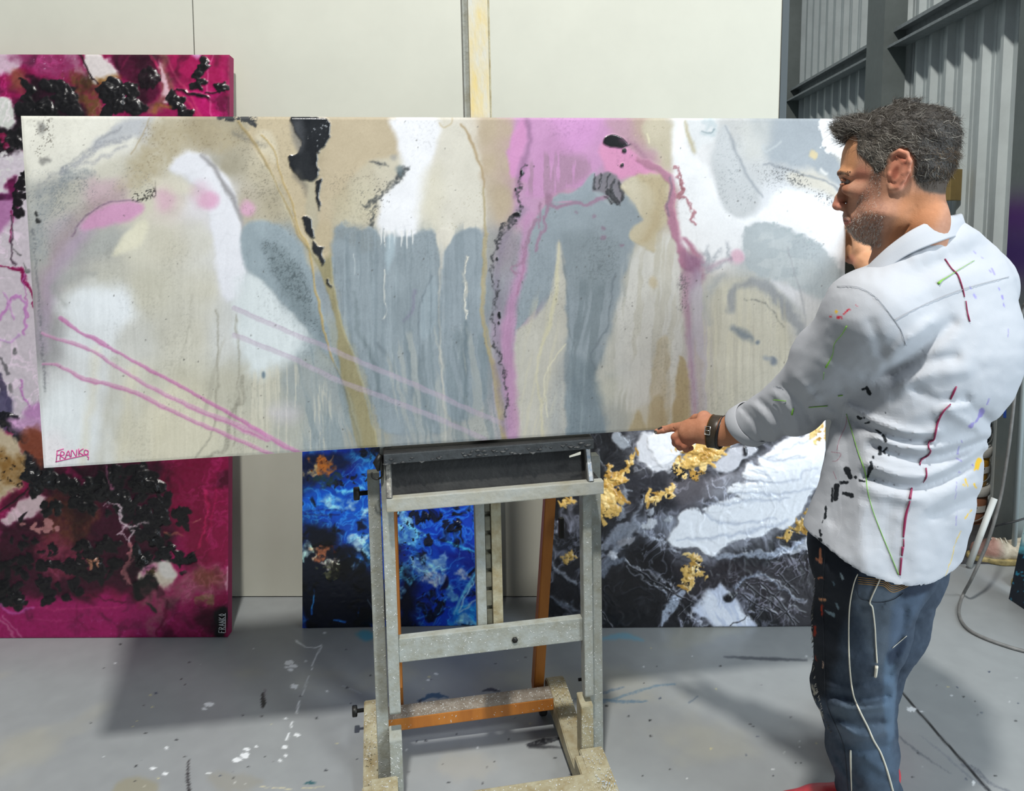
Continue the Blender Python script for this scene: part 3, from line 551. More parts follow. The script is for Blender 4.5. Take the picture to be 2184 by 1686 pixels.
    p.streaks([(400, 900), (700, 940), (780, 1100), (790, 1450), (720, 1640), (380, 1640), (370, 1100)], (184, 180, 164), wid=6, length=160, a=.35, cut=.28, seed=11)
    p.streaks([(280, 900), (360, 880), (380, 1500), (300, 1600)], (190, 184, 198), wid=10, length=200, a=.6, cut=.0, seed=12)
    p.stroke([(500, 1100), (545, 1125), (575, 1145), (592, 1160)], [20, 34, 30, 14], (134, 144, 151), soft=8, wa=6)
    p.spot((625, 1166), 12, (126, 138, 148), soft=4); p.spot((694, 1262), (17, 24), (124, 134, 146), soft=5, wa=6); p.spot((666, 1248), (16, 10), (160, 168, 174), soft=6)
    p.stroke([(820, 1300), (700, 1440), (560, 1500)], 60, (214, 212, 206), soft=20, a=.5)
    p.blob([(484, 764), (500, 716), (540, 720), (556, 760), (520, 778)], (226, 188, 204), soft=6, wa=6)
    for P, w in [([(360, 720), (380, 780), (370, 820)], [10, 40, 10]), ([(340, 770), (400, 800), (480, 750)], [12, 22, 8]), ([(372, 700), (376, 740)], [8, 22]), ([(470, 670), (480, 740), (492, 764)], [10, 16, 8]), ([(400, 760), (440, 700)], [20, 4])]:
        p.stroke(P, w, (158, 164, 172), soft=6, wa=8, ws=10, a=.75, grain=.3)
    p.stroke([(380, 800), (440, 770), (490, 750)], [24, 16, 8], (186, 156, 172), soft=6, a=.6)
    p.stroke([(205, 292), (232, 300), (226, 340), (250, 395), (228, 440), (262, 448), (290, 500), (304, 520), (290, 560), (306, 574)], [10, 12, 12, 16, 22, 12, 14, 22, 14, 16], (176, 116, 126), soft=2.5, wa=6, ws=9, a=.9, h=.0008)
    p.stroke([(236, 330), (240, 400), (250, 410)], [8, 10, 16], (164, 106, 112), soft=2, wa=5, ws=7)
    p.spot((298, 512), 7, (235, 230, 230), soft=1.5)
    p.stroke([(250, 650), (300, 710), (330, 740)], [20, 22, 10], (182, 126, 148), soft=5, wa=5)
    # rose lines at lower left
    A()
    for P, w, c in [([(280, 968), (370, 1030), (470, 1080), (520, 1112), (700, 1210), (900, 1320), (1060, 1410), (1180, 1478), (1225, 1505)], [22, 14, 26, 14, 16, 16, 18, 20, 18], (196, 116, 168)),
                    ([(1150, 1465), (1230, 1510), (1310, 1555), (1400, 1595)], [12, 22, 22, 20], (201, 132, 176)),
                    ([(196, 1036), (270, 1065), (350, 1088), (410, 1112), (480, 1155), (600, 1230), (740, 1310), (900, 1385), (1060, 1450), (1150, 1490), (1240, 1530)], [14, 12, 20, 18, 16, 18, 20, 24, 26, 34, 20], (205, 150, 182)),
                    ([(195, 1182), (260, 1185), (320, 1210), (370, 1242), (500, 1275), (650, 1325), (800, 1400), (960, 1470), (1100, 1530), (1270, 1605)], [8, 16, 18, 22, 20, 22, 20, 20, 18, 20], (202, 142, 176))]:
        p.stroke(P, w, c, soft=1.6, wa=3, a=.72, h=.0004)
        p.stroke([(x, y+5) for x, y in P], [q*.25 for q in w], (186, 96, 152), soft=1.2, wa=3, a=.5)
    # top edge left blank in places
    p.tile(0, 0, 1)
    p.specks([(470, 244), (540, 246), (540, 262), (470, 258)], (40, 42, 46), dens=.5, size=9, soft=3, wa=3)
    p.stroke([(520, 250), (545, 268)], [14, 4], (52, 54, 56), soft=2, wa=5, ws=8)
    p.stroke([(1060, 248), (1330, 250)], 6, (205, 170, 190), soft=2, a=.6)
    p.canvas(5, 5)
    # granulation, runs and stains of the thin paint
    x, y = p.X, p.Y
    p.C += (7*fbm(x, y, 130, 4, 2)+5*fbm(x+9*fbm(x, y, 20, 2, 1), y, 34, 4, 7))[..., None]
    run = fbm(x/3.2+2.2*fbm(x, y, 40, 3, 5), y/110., 1., 3, 6); p.C += (7*run*sstep(420, 620, y))[..., None]
    gr = sstep(.12, .5, fbm(x, y, 3.4, 3, 9))*sstep(-.25, .45, fbm(x, y*.7, 75, 4, 11)); p.C *= (1-.075*gr)[..., None]
    rim = np.abs(fbm(x+16*fbm(x, y, 50, 3, 3), y+26*fbm(x, y, 60, 3, 8), 95, 3, 12)); p.C *= (1-.02*sstep(.04, .0, rim))[..., None]
    bl = sstep(.3, .7, fbm(x, y*.5, 60, 4, 13)); p.C += (bl*7)[..., None]
    rs = np.random.RandomState(3)
    for k in range(170):
        a, b = rs.uniform(60, 1790), rs.uniform(255, 960); r = rs.uniform(.6, 1.7); p.spot((a, b), (r, r*rs.uniform(.8, 1.6)), (70, 68, 64), soft=.9, wa=1, ws=3, a=.6)
    g = p.C.mean(-1, keepdims=True); p.C = (g+(p.C-g)*.96)*.885
    return p
def clumps(p, P, n, size, col, h=.004, seed=0, gloss=.36, stretch=1.6, soft=1.5):
    """dabs of thick paint scattered inside a polygon (given in the current tile)"""
    r = np.random.RandomState(seed); P = np.asarray(P, float)
    a, b = P.min(0), P.max(0); k = 0; tries = 0
    while k < n and tries < n*40:
        tries += 1
        c = a+(b-a)*r.rand(2)
        if poly_sd(np.array([c[0]]), np.array([c[1]]), P)[0] > 0: continue
        k += 1; t0 = r.rand()*6.28; s = size*(.45+.9*r.rand()); e = 1+(stretch-1)*r.rand()
        pts = []
        for q in np.linspace(0, 6.28, 8, endpoint=False):
            u = s*e*np.cos(q)*(.75+.5*r.rand()); v = s/e*np.sin(q)*(.75+.5*r.rand())
            pts.append((c[0]+u*np.cos(t0)-v*np.sin(t0), c[1]+u*np.sin(t0)+v*np.cos(t0)))
        cc = col if not isinstance(col, list) else col[r.randint(len(col))]
        p.blob(pts, cc, soft=soft, wa=5, ws=9, h=h*(.2+.4*r.rand()), gloss=gloss, seed=r.randint(99))
def paint_magenta(X, Y):
    p = Painter(X, Y, (150, 16, 78))
    n1 = fbm(p.X, p.Y*.8, 90, 5, 2); n2 = fbm(p.X, p.Y, 30, 4, 6)
    p.C += np.stack([28*n1+14*n2, 14*n2, 26*n1+12*n2], -1)
    # pale field on the left
    p.tile(0, 0, 1)
    p.blob([(-80, 230), (40, 240), (60, 300), (110, 420), (150, 620), (140, 900), (90, 980), (30, 900), (-80, 850)], (226, 216, 226), soft=16, wa=40, ws=60)
    T = lambda: p.tile(0, 60, 3.3714)
    T()
    p.blob([(-200, 140), (110, 140), (160, 240), (90, 330), (-200, 360)], (216, 186, 204), soft=8, wa=16)
    p.blob([(100, 150), (520, 130), (560, 260), (460, 360), (300, 340), (160, 260)], (150, 62, 108), soft=14, wa=18, a=.8, grain=.3, gs=10)
    p.specks([(200, 150), (520, 150), (560, 330), (330, 360)], (210, 170, 200), dens=.2, size=8, soft=10, a=.6)
    p.blob([(60, 320), (170, 330), (190, 430), (100, 440)], (150, 88, 60), soft=12, wa=14, a=.8)
    p.blob([(480, 330), (640, 330), (720, 420), (730, 620), (560, 640), (540, 460)], (112, 74, 44), soft=12, wa=18, grain=.3, gs=8)
    p.blob([(820, 130), (1060, 115), (1140, 300), (1130, 470), (1060, 560), (960, 640), (980, 420), (860, 340)], (82, 10, 46), soft=10, wa=12)
    p.blob([(1120, 110), (1600, 95), (1600, 620), (1450, 630), (1300, 420), (1200, 260)], (178, 16, 88), soft=12, wa=14, a=.85)
    p.blob([(1340, 470), (1600, 440), (1620, 640), (1440, 640)], (196, 14, 108), soft=12, wa=10, a=.8)
    p.blob([(590, 165), (680, 140), (760, 190), (800, 268), (836, 320), (780, 400), (700, 392), (640, 322), (604, 250)], (231, 222, 220), soft=5, wa=14, ws=22, h=.002)
    p.blob([(700, 360), (850, 320), (850, 390), (760, 410), (720, 420)], (150, 102, 40), soft=7, wa=10, a=.8)
    p.stroke([(530, 140), (580, 210), (650, 320), (700, 410)], 14, (38, 16, 22), soft=2, wa=6, h=.001)
    p.stroke([(500, 140), (540, 260), (620, 340)], 40, (190, 150, 170), soft=8, wa=14, a=.6)
    p.spot((1375, 135), (64, 52), (220, 170, 214), soft=9, wa=18)
    for P, w, c in [([(1060, 120), (1130, 260), (1260, 430), (1400, 600), (1430, 640)], 22, (196, 44, 96)), ([(1150, 120), (1250, 320), (1360, 470), (1450, 640)], 14, (206, 60, 110)), ([(1540, 170), (1490, 330), (1500, 480), (1520, 640)], 10, (226, 96, 150)), ([(960, 160), (870, 290)], 14, (112, 20, 62))]:
        p.stroke(P, w, c, soft=2, wa=5, a=.85, h=.001)
    p.blob([(1090, 120), (1150, 120), (1240, 330), (1260, 440), (1230, 520), (1110, 620), (1060, 600), (1130, 500), (1150, 400), (1140, 240)], (146, 88, 84), soft=8, wa=14, a=.85)
    p.stroke([(1165, 240), (1160, 350), (1200, 400), (1190, 520)], [10, 34, 44, 20], (228, 190, 200), soft=4, wa=10, h=.001)
    K = (24, 22, 24)
    p.blob([(210, 350), (300, 380), (440, 395), (540, 430), (560, 520), (570, 650), (90, 650), (90, 530), (200, 480)], (44, 12, 30), soft=10, wa=20)
    clumps(p, [(200, 360), (540, 420), (560, 640), (110, 640)], 34, 46, K, .005, 1)
    clumps(p, [(720, 410), (800, 390), (990, 410), (990, 640), (740, 640)], 26, 52, K, .006, 2)
    clumps(p, [(1000, 330), (1110, 300), (1130, 390), (1020, 420)], 8, 40, (34, 18, 26), .004, 3)
    clumps(p, [(1430, 260), (1500, 220), (1510, 290), (1460, 340), (1450, 430), (1380, 425), (1400, 360)], 14, 28, K, .006, 4)
    clumps(p, [(1220, 490), (1300, 480), (1400, 600), (1330, 640), (1240, 560)], 12, 34, K, .005, 5)
    clumps(p, [(1560, 390), (1620, 380), (1620, 460), (1570, 450)], 5, 34, K, .004, 6)
    p.stroke([(1290, 440), (1400, 480), (1500, 505)], [16, 22, 26], K, soft=2, wa=8, h=.005, gloss=.2); p.stroke([(1490, 470), (1620, 440)], 10, K, soft=2, wa=5, h=.003)
    p.stroke([(1100, 600), (1130, 560), (1220, 570)], 26, (160, 100, 60), soft=5, wa=8)
    # left margin, upper
    p.blob([(-200, 500), (60, 500), (112, 590), (96, 690), (40, 740), (-200, 760)], (224, 227, 220), soft=4, wa=12, h=.002)
    p.blob([(-200, 740), (60, 735), (120, 640), (200, 640), (200, 860), (-200, 880)], (32, 20, 28), soft=6, wa=16)
    clumps(p, [(0, 740), (130, 650), (200, 700), (180, 850), (0, 850)], 14, 40, K, .005, 7)
    clumps(p, [(0, 760), (60, 770), (60, 850), (0, 850)], 4, 22, (120, 14, 60), .002, 8)
    L = lambda: p.tile(0, 330, 2.516)
    L()
    p.specks([(-100, 0), (140, 0), (140, 200), (-100, 200)], (236, 232, 234), dens=.5, size=12, soft=20)
    p.blob([(-100, 205), (60, 215), (90, 300), (50, 380), (-100, 420)], (188, 120, 178), soft=10, wa=14, a=.9)
    p.blob([(-100, 205), (70, 205), (60, 235), (-100, 240)], (120, 40, 100), soft=5, wa=8)
    p.blob([(40, 150), (90, 110), (110, 240), (80, 300), (60, 220)], (140, 24, 96), soft=6, wa=12)
    clumps(p, [(80, 90), (150, 90), (150, 330), (80, 310)], 16, 22, (26, 20, 26), .005, 9)
    for P, w, c in [([(60, 300), (72, 350), (55, 400), (62, 470)], 8, (140, 30, 90)), ([(-20, 600), (70, 604), (118, 625), (135, 680), (168, 720), (185, 830)], [10, 14, 20, 20, 16, 10], (150, 12, 84)), ([(60, 330), (68, 450), (66, 560), (90, 590)], 9, (80, 60, 76)), ([(66, 490), (110, 545)], [6, 10], (110, 108, 110)), ([(120, 590), (150, 625)], [6, 22], (132, 130, 132)), ([(130, 640), (140, 760), (150, 880)], 6, (200, 120, 190)), ([(0, 880), (60, 780), (110, 760), (140, 830), (130, 960)], 14, (214, 150, 214)), ([(20, 740), (80, 880)], 10, (222, 170, 224)), ([(0, 1000), (60, 1000), (110, 960)], 12, (216, 180, 224)), ([(-20, 1060), (20, 1110), (45, 1170)], [8, 14, 26], (128, 124, 130)), ([(110, 1200), (120, 1290), (160, 1350)], 8, (205, 130, 205)), ([(0, 1180), (30, 1290), (60, 1370), (75, 1480)], [26, 30, 24, 20], (92, 84, 110))]:
        p.stroke(P, w, c, soft=2, wa=6, ws=12, h=.001)
    for c in [(80, 1055, 12, 20), (64, 1250, 14, 26), (150, 620, 14, 12)]: p.spot(c[:2], c[2:], (140, 140, 142), soft=2, wa=4, h=.002)
    p.blob([(140, 1350), (260, 1340), (260, 1500), (130, 1480)], (206, 140, 206), soft=8, wa=10, a=.8)
    p.blob([(100, 1500), (260, 1480), (260, 1690), (180, 1690)], (142, 74, 52), soft=8, wa=16)
    p.blob([(-100, 1250), (30, 1270), (60, 1400), (40, 1480), (-100, 1460)], (88, 82, 118), soft=9, wa=16, a=.9)
    p.blob([(-100, 1470), (20, 1480), (120, 1600), (150, 1700), (-100, 1700)], (222, 208, 184), soft=8, wa=16)
    clumps(p, [(0, 1400), (60, 1400), (180, 1560), (260, 1690), (140, 1690), (60, 1540)], 26, 30, (22, 22, 30), .006, 10)
    # lower part
    M = lambda: p.tile(0, 900, 3.3714)
    M()
    p.blob([(-200, 120), (60, 60), (170, 200), (190, 420), (120, 500), (30, 520), (-200, 660)], (226, 208, 176), soft=8, wa=18)
    p.blob([(-50, 230), (120, 230), (180, 300), (180, 440), (60, 460), (-50, 400)], (150, 104, 40), soft=12, wa=24, a=.85, grain=.3, gs=9)
    p.specks([(0, 230), (170, 250), (170, 450), (20, 420)], (40, 26, 14), dens=.3, size=8, soft=8)
    p.blob([(90, -10), (320, -10), (320, 80), (150, 70)], (216, 170, 214), soft=10, wa=14)
    p.blob([(170, 90), (320, 70), (330, 300), (240, 260)], (146, 76, 54), soft=10, wa=16, a=.9)
    p.blob([(380, 330), (1180, 300), (1250, 560), (1240, 900), (1000, 1200), (600, 1270), (180, 1310), (-60, 1330), (-60, 800), (300, 640)], (52, 10, 30), soft=22, wa=40, ws=60, a=.9)
    p.blob([(1180, 310), (1640, 280), (1640, 1150), (1400, 1050), (1280, 800), (1200, 560)], (132, 6, 56), soft=18, wa=20, a=.8)
    p.blob([(1500, 290), (1640, 290), (1650, 1520), (1540, 1500), (1500, 1000)], (160, 8, 76), soft=18, wa=12, a=.7)
    p.blob([(-60, 1330), (560, 1260), (1000, 1290), (1100, 1560), (-60, 1580)], (166, 18, 98), soft=14, wa=20)
    p.blob([(360, 480), (560, 620), (700, 640), (640, 800), (420, 900), (300, 780)], (110, 62, 40), soft=16, wa=26, a=.8, grain=.35, gs=9)
    p.blob([(20, 690), (150, 560), (300, 520), (330, 620), (180, 700), (60, 740)], (226, 200, 206), soft=5, wa=14, h=.002)
    p.blob([(250, 880), (420, 820), (620, 900), (720, 1010), (560, 1060), (300, 1080)], (140, 50, 74), soft=16, wa=30, a=.75, grain=.35, gs=8)
    clumps(p, [(150, 700), (420, 720), (420, 800), (160, 780)], 8, 26, (190, 130, 130), .002, 11)
    clumps(p, [(180, 250), (320, 330), (400, 420), (360, 520), (240, 510), (170, 360)], 26, 42, (24, 24, 27), .007, 12)
    clumps(p, [(380, 400), (700, 420), (860, 330), (1120, 330), (1230, 560), (1230, 830), (1000, 840), (860, 660), (560, 640)], 105, 44, (24, 22, 24), .007, 13)
    clumps(p, [(0, 800), (320, 780), (560, 1040), (620, 1260), (120, 1320), (0, 1180)], 52, 36, (20, 16, 20), .006, 14)
    clumps(p, [(560, 860), (860, 800), (900, 1040), (700, 1160), (520, 1060)], 40, 36, (24, 20, 22), .006, 15)
    clumps(p, [(950, 860), (1230, 860), (1420, 960), (1420, 1140), (1220, 1040), (1000, 1040)], 34, 36, (22, 22, 24), .007, 16)
    clumps(p, [(1240, 640), (1430, 600), (1300, 780)], 10, 34, (24, 20, 22), .004, 17)
    clumps(p, [(300, 540), (420, 560), (430, 660), (320, 660)], 9, 40, (24, 24, 24), .007, 18)
    clumps(p, [(-20, 1150), (60, 1130), (200, 1290), (120, 1330), (0, 1290)], 14, 40, (18, 16, 18), .006, 19)
    clumps(p, [(620, 1000), (700, 980), (720, 1020), (640, 1040)], 5, 18, (190, 130, 100), .002, 20)
    p.stroke([(-20, 660), (120, 560), (210, 480)], 10, (34, 22, 24), soft=2, wa=5, h=.002)
    p.stroke([(150, 690), (200, 640)], [40, 6], (30, 20, 26), soft=2, wa=6)
    for P, w in [([(740, 592), (800, 586), (880, 596), (862, 660), (900, 742), (980, 735), (1070, 722)], [5, 6, 20, 26, 20, 10, 4]), ([(900, 745), (880, 770), (838, 802)], [14, 10, 8]), ([(838, 802), (880, 806), (910, 830)], 9), ([(960, 765), (970, 785), (930, 830), (925, 880)], [8, 10, 18, 14]), ([(925, 870), (945, 960), (935, 1010), (900, 1070), (920, 1120), (945, 1170)], [24, 34, 26, 40, 44, 22])]:
        p.stroke(P, w, (226, 204, 214) if P[0][1] < 860 else (178, 108, 116), soft=2.5, wa=8, ws=10, h=.002)
    p.blob([(1000, 1090), (1030, 1030), (1090, 1006), (1150, 1020), (1210, 1000), (1280, 1090), (1260, 1160), (1190, 1190), (1120, 1150), (1050, 1160)], (226, 214, 196), soft=7, wa=12, h=.001)
    p.blob([(1130, 1020), (1200, 1000), (1270, 1090), (1240, 1120), (1170, 1100)], (236, 232, 226), soft=5, wa=6)
    p.spot((1075, 1050), (50, 40), (190, 110, 150), soft=8, wa=10); p.spot((1095, 1070), (30, 20), (80, 66, 40), soft=4, wa=10, ws=8)
    p.blob([(960, 1160), (1050, 1090), (1150, 1150), (1110, 1220), (1020, 1260), (980, 1240)], (24, 22, 20), soft=6, wa=14, h=.004)
    p.blob([(1040, 1260), (1150, 1180), (1300, 1160), (1420, 1060), (1560, 1030), (1640, 1080), (1600, 1200), (1460, 1260), (1300, 1290), (1180, 1420), (1110, 1530), (1040, 1500), (1090, 1380)], (164, 92, 108), soft=14, wa=26, a=.85, grain=.3, gs=10)
    p.blob([(1420, 1080), (1560, 1060), (1560, 1150), (1440, 1190)], (122, 70, 46), soft=12, wa=14, a=.7)
    p.spot((1480, 1280), (70, 32), (150, 128, 84), soft=8, wa=20, ws=14, a=.8)
    p.blob([(1390, 1350), (1560, 1340), (1620, 1400), (1560, 1490), (1440, 1480)], (90, 6, 44), soft=12, wa=16)
    p.blob([(1060, 1290), (1110, 1340), (1120, 1370), (1080, 1350)], (40, 44, 34), soft=3, wa=6)
    for P, w, c in [([(1210, 1290), (1180, 1400), (1130, 1530)], 20, (120, 8, 60)), ([(1290, 1290), (1230, 1420), (1170, 1540)], 26, (150, 14, 84)), ([(1480, 480), (1490, 640), (1440, 900)], 14, (206, 30, 96)), ([(1560, 400), (1530, 640), (1500, 860)], 10, (190, 20, 90)), ([(560, 1310), (560, 1400), (620, 1480), (700, 1490)], 14, (140, 10, 80)), ([(200, 1330), (500, 1340), (900, 1320)], 5, (200, 60, 120)), ([(150, 1420), (520, 1420)], 4, (190, 60, 120)), ([(-20, 1390), (60, 1470), (120, 1550)], 14, (214, 120, 160)), ([(20, 1390), (110, 1480), (170, 1550)], 6, (224, 150, 180)), ([(-20, 1290), (60, 1350), (140, 1370), (240, 1330)], 20, (206, 90, 170)), ([(620, 1180), (700, 1260), (900, 1290)], 8, (70, 10, 34)), ([(760, 320), (790, 420), (820, 470)], 20, (190, 110, 150)), ([(500, 340), (600, 420)], 36, (160, 20, 90)), ([(1640, 1050), (1635, 1200)], 24, (230, 170, 190)), ([(1380, 720), (1430, 700)], 8, (220, 160, 130)), ([(1180, 800), (1320, 810)], 7, (200, 130, 100))]:
        p.stroke(P, w, c, soft=3, wa=7, ws=14, a=.85, h=.0008)
    p.specks([(600, 1420), (1100, 1400), (1120, 1560), (600, 1560)], (190, 90, 150), dens=.28, size=7, soft=14, a=.5)
    p.blob([(1545, 1380), (1640, 1350), (1640, 1420), (1600, 1560), (1560, 1560), (1560, 1480)], (20, 16, 18), soft=4, wa=10)
    xx = p.X+30*fbm(p.X, p.Y, 45, 3, 3); yy = p.Y+30*fbm(p.X, p.Y, 45, 3, 8); rd = np.clip(1-np.abs(fbm(xx, yy, 22, 4, 4))*2.6-.62, 0, 1); lit = sstep(30, 70, p.C.mean(-1))*sstep(-.1, .4, fbm(p.X, p.Y, 110, 3, 2))
    p.C += (rd*lit)[..., None]*np.array([90, 60, 84]); p.C *= (1-.42*sstep(.05, .5, fbm(xx+60, yy, 60, 4, 6))*sstep(180, 110, p.C.mean(-1)))[..., None]*.84
    p.R[:] = np.minimum(p.R, .33)
    p.H += .0012*np.abs(fbm(p.X, p.Y, 14, 4, 5)); p.C += 9*fbm(p.X, p.Y, 5, 3, 9)[..., None]
    return p
def paint_blue(X, Y):
    p = Painter(X, Y, (14, 52, 150))
    n1 = fbm(p.X+30*fbm(p.X, p.Y, 60, 3, 2), p.Y+30*fbm(p.X, p.Y, 60, 3, 7), 55, 5, 1); n2 = fbm(p.X, p.Y, 18, 4, 6)
    p.C += np.stack([26*n1, 44*n1+10*n2, 56*n1+14*n2], -1)
    p.tile(620, 950, 4.1125)
    # deep shadows of the sea
    for P, a in [([(80, 640), (420, 660), (480, 760), (440, 900), (620, 960), (720, 1000), (760, 1620), (80, 1630)], .96), ([(900, 850), (1000, 900), (1040, 1050), (1000, 1160), (900, 1140)], .9), ([(900, 1180), (1050, 1170), (1110, 1300), (1100, 1620), (880, 1620)], .85), ([(80, 80), (300, 60), (700, 60), (800, 200), (560, 190), (420, 300), (200, 380), (90, 340)], .75), ([(680, 60), (800, 40), (800, 200), (740, 220)], .9)]:
        p.blob(P, (6, 10, 22), soft=16, wa=40, ws=50, a=a)
    for P, c, a in [([(110, 360), (520, 330), (780, 250), (790, 400), (700, 560), (480, 640), (110, 660), (100, 500)], (16, 92, 205), .85), ([(500, 80), (700, 90), (790, 200), (790, 330), (640, 330), (620, 200)], (30, 110, 205), .8), ([(480, 660), (700, 560), (760, 700), (690, 900), (560, 840), (480, 760)], (24, 86, 190), .8), ([(520, 960), (700, 880), (720, 1000), (560, 1060)], (34, 100, 190), .8),
                    ([(940, 560), (1600, 520), (1640, 1000), (1400, 1000), (1200, 840), (1000, 760)], (14, 64, 186), .9), ([(1040, 860), (1300, 860), (1640, 940), (1640, 1100), (1400, 1200), (1130, 1100)], (18, 76, 196), .7), ([(1120, 1200), (1640, 1100), (1640, 1620), (1120, 1600)], (14, 58, 190), .85), ([(560, 160), (640, 170), (600, 240), (520, 240)], (22, 22, 110), .8), ([(1300, 880), (1640, 930), (1640, 1060), (1400, 990)], (8, 20, 116), .8)]:
        p.blob(P, c, soft=18, wa=26, ws=40, a=a, grain=.2, gs=14)
    # foam
    for P, c in [([(230, 500), (300, 460), (440, 490), (470, 560), (330, 560)], (150, 200, 232)), ([(490, 520), (560, 470), (620, 480), (560, 530)], (170, 210, 236)), ([(380, 420), (520, 370), (660, 380), (560, 420)], (110, 180, 232)), ([(740, 290), (790, 300), (790, 360)], (190, 218, 236)), ([(650, 560), (690, 500), (700, 600)], (180, 214, 236)), ([(480, 830), (560, 760), (690, 780), (640, 880), (560, 900)], (186, 222, 240)), ([(640, 900), (670, 880), (660, 960), (640, 980)], (180, 215, 236)), ([(510, 1060), (570, 1020), (560, 1060)], (190, 220, 236)), ([(110, 880), (180, 880), (150, 1000), (110, 1000)], (190, 220, 220)),
                 ([(930, 570), (1060, 570), (1080, 660), (1000, 700), (940, 620)], (150, 205, 236)), ([(920, 700), (1060, 690), (1160, 780), (1100, 860), (1000, 880), (920, 820)], (110, 180, 222)), ([(1040, 1060), (1120, 980), (1240, 1000), (1340, 1010), (1370, 1080), (1300, 1150), (1180, 1160), (1100, 1130)], (160, 205, 232)), ([(1140, 1170), (1230, 1130), (1350, 1160), (1310, 1260), (1220, 1240)], (236, 242, 246)), ([(1450, 1120), (1520, 1080), (1540, 1130), (1470, 1160)], (236, 242, 246)), ([(920, 1100), (1020, 1100), (1060, 1160), (960, 1180)], (90, 170, 215)), ([(930, 1300), (1000, 1260), (980, 1310)], (150, 200, 228)), ([(1400, 1500), (1560, 1400), (1640, 1320), (1640, 1600), (1440, 1600)], (40, 150, 230)), ([(1460, 1530), (1640, 1510), (1640, 1580), (1480, 1580)], (170, 220, 240)), ([(1360, 1300), (1430, 1270), (1440, 1340), (1380, 1350)], (120, 190, 232))]:
        p.blob(P, c, soft=6, wa=24, ws=22, a=.9, grain=.45, gs=9, h=.0015)
    for P, w, c in [([(1370, 840), (1480, 880), (1620, 930)], [14, 26, 20], (60, 160, 225)), ([(1620, 1100), (1530, 1280), (1430, 1470)], [30, 30, 18], (110, 185, 235)), ([(1620, 1150), (1480, 1440)], 10, (200, 230, 244)), ([(1360, 1350), (1260, 1560)], 6, (90, 160, 220)), ([(1620, 1360), (1480, 1460)], 12, (190, 225, 244)), ([(205, 1260), (185, 1400), (188, 1470)], [6, 16, 18], (40, 110, 200)), ([(380, 1530), (470, 1550)], [10, 22], (40, 110, 205)), ([(600, 1430), (590, 1480)], 8, (40, 90, 180)), ([(1120, 1520), (1220, 1480), (1230, 1500)], 16, (60, 130, 220)), ([(110, 570), (300, 560), (480, 570)], 12, (10, 40, 130)), ([(120, 590), (420, 600)], 10, (16, 30, 100)), ([(630, 580), (470, 660)], 5, (30, 90, 180)), ([(1400, 580), (1600, 780)], 5, (8, 36, 130)), ([(1060, 860), (1140, 1000)], 20, (10, 50, 140)), ([(1240, 880), (1230, 960)], 10, (10, 40, 130)), ([(680, 1350), (720, 1420)], 6, (120, 130, 140))]:
        p.stroke(P, w, c, soft=2.5, wa=5, a=.9)
    clumps(p, [(1060, 600), (1230, 580), (1220, 640), (1100, 670)], 10, 26, (14, 22, 44), .004, 3)
    clumps(p, [(1340, 660), (1480, 660), (1460, 740), (1390, 740)], 9, 30, (14, 24, 50), .004, 4)
    clumps(p, [(1190, 790), (1240, 790), (1230, 850), (1190, 850)], 4, 24, (16, 24, 44), .003, 5)
    clumps(p, [(1280, 590), (1340, 600), (1330, 640)], 3, 22, (16, 24, 48), .003, 6); clumps(p, [(1440, 530), (1490, 530), (1480, 570)], 3, 20, (16, 24, 48), .003, 7)
    clumps(p, [(200, 370), (560, 250), (760, 260), (600, 320), (300, 400)], 14, 18, (12, 22, 44), .002, 8)
    p.blob([(1310, 1270), (1380, 1140), (1380, 1240)], (14, 20, 60), soft=3, wa=4)
    # rust and cream
    for P, c in [([(110, 230), (180, 190), (260, 200), (230, 260), (130, 280)], (206, 176, 120)), ([(200, 190), (240, 110), (320, 100), (380, 170), (340, 250), (260, 260)], (190, 112, 44)), ([(340, 130), (370, 90), (380, 110)], (196, 140, 80)), ([(150, 930), (200, 910), (180, 970)], (226, 190, 160)), ([(200, 930), (290, 900), (300, 1000), (240, 980)], (196, 120, 80)), ([(310, 1020), (350, 1000), (420, 1050), (380, 1080)], (236, 222, 210)), ([(290, 870), (370, 880), (380, 940), (300, 910)], (90, 30, 10)), ([(270, 1080), (420, 1060), (430, 1130), (330, 1150)], (110, 110, 74)), ([(230, 270), (420, 260), (380, 340), (180, 340)], (34, 56, 50))]:
        p.blob(P, c, soft=5, wa=22, ws=16, a=.9, grain=.4, gs=7, h=.001)
    p.specks([(200, 110), (380, 120), (360, 250), (130, 270)], (90, 44, 14), dens=.3, size=6, soft=8)
    p.specks([(110, 1180), (700, 1150), (720, 1560), (110, 1560)], (20, 40, 60), dens=.12, size=6, soft=30, a=.7)
    p.specks([(900, 700), (1150, 700), (1100, 1150), (900, 1100)], (6, 16, 34), dens=.3, size=8, soft=16)
    p.specks([(1120, 1280), (1400, 1260), (1420, 1420), (1150, 1420)], (6, 20, 70), dens=.25, size=8, soft=18)
    xx = p.X+26*fbm(p.X, p.Y, 40, 3, 3); yy = p.Y+26*fbm(p.X, p.Y, 40, 3, 8); rd = np.clip(1-np.abs(fbm(xx, yy, 17, 4, 4))*2.6-.5, 0, 1); lit = sstep(60, 150, p.C[..., 2])
    p.C += (rd*lit)[..., None]*np.array([70, 120, 90]); p.C *= (1-.75*sstep(.18, .5, fbm(xx+60, yy, 26, 4, 6))*sstep(210, 120, p.C.mean(-1)))[..., None]; p.H += .0015*rd*lit
    p.R[:] = .25; g = p.C.mean(-1, keepdims=True); p.C = g+(p.C-g)*1.08
    p.H += .0008*np.abs(fbm(p.X, p.Y, 12, 4, 5)); p.C += 6*fbm(p.X, p.Y, 4, 3, 9)[..., None]
    return p
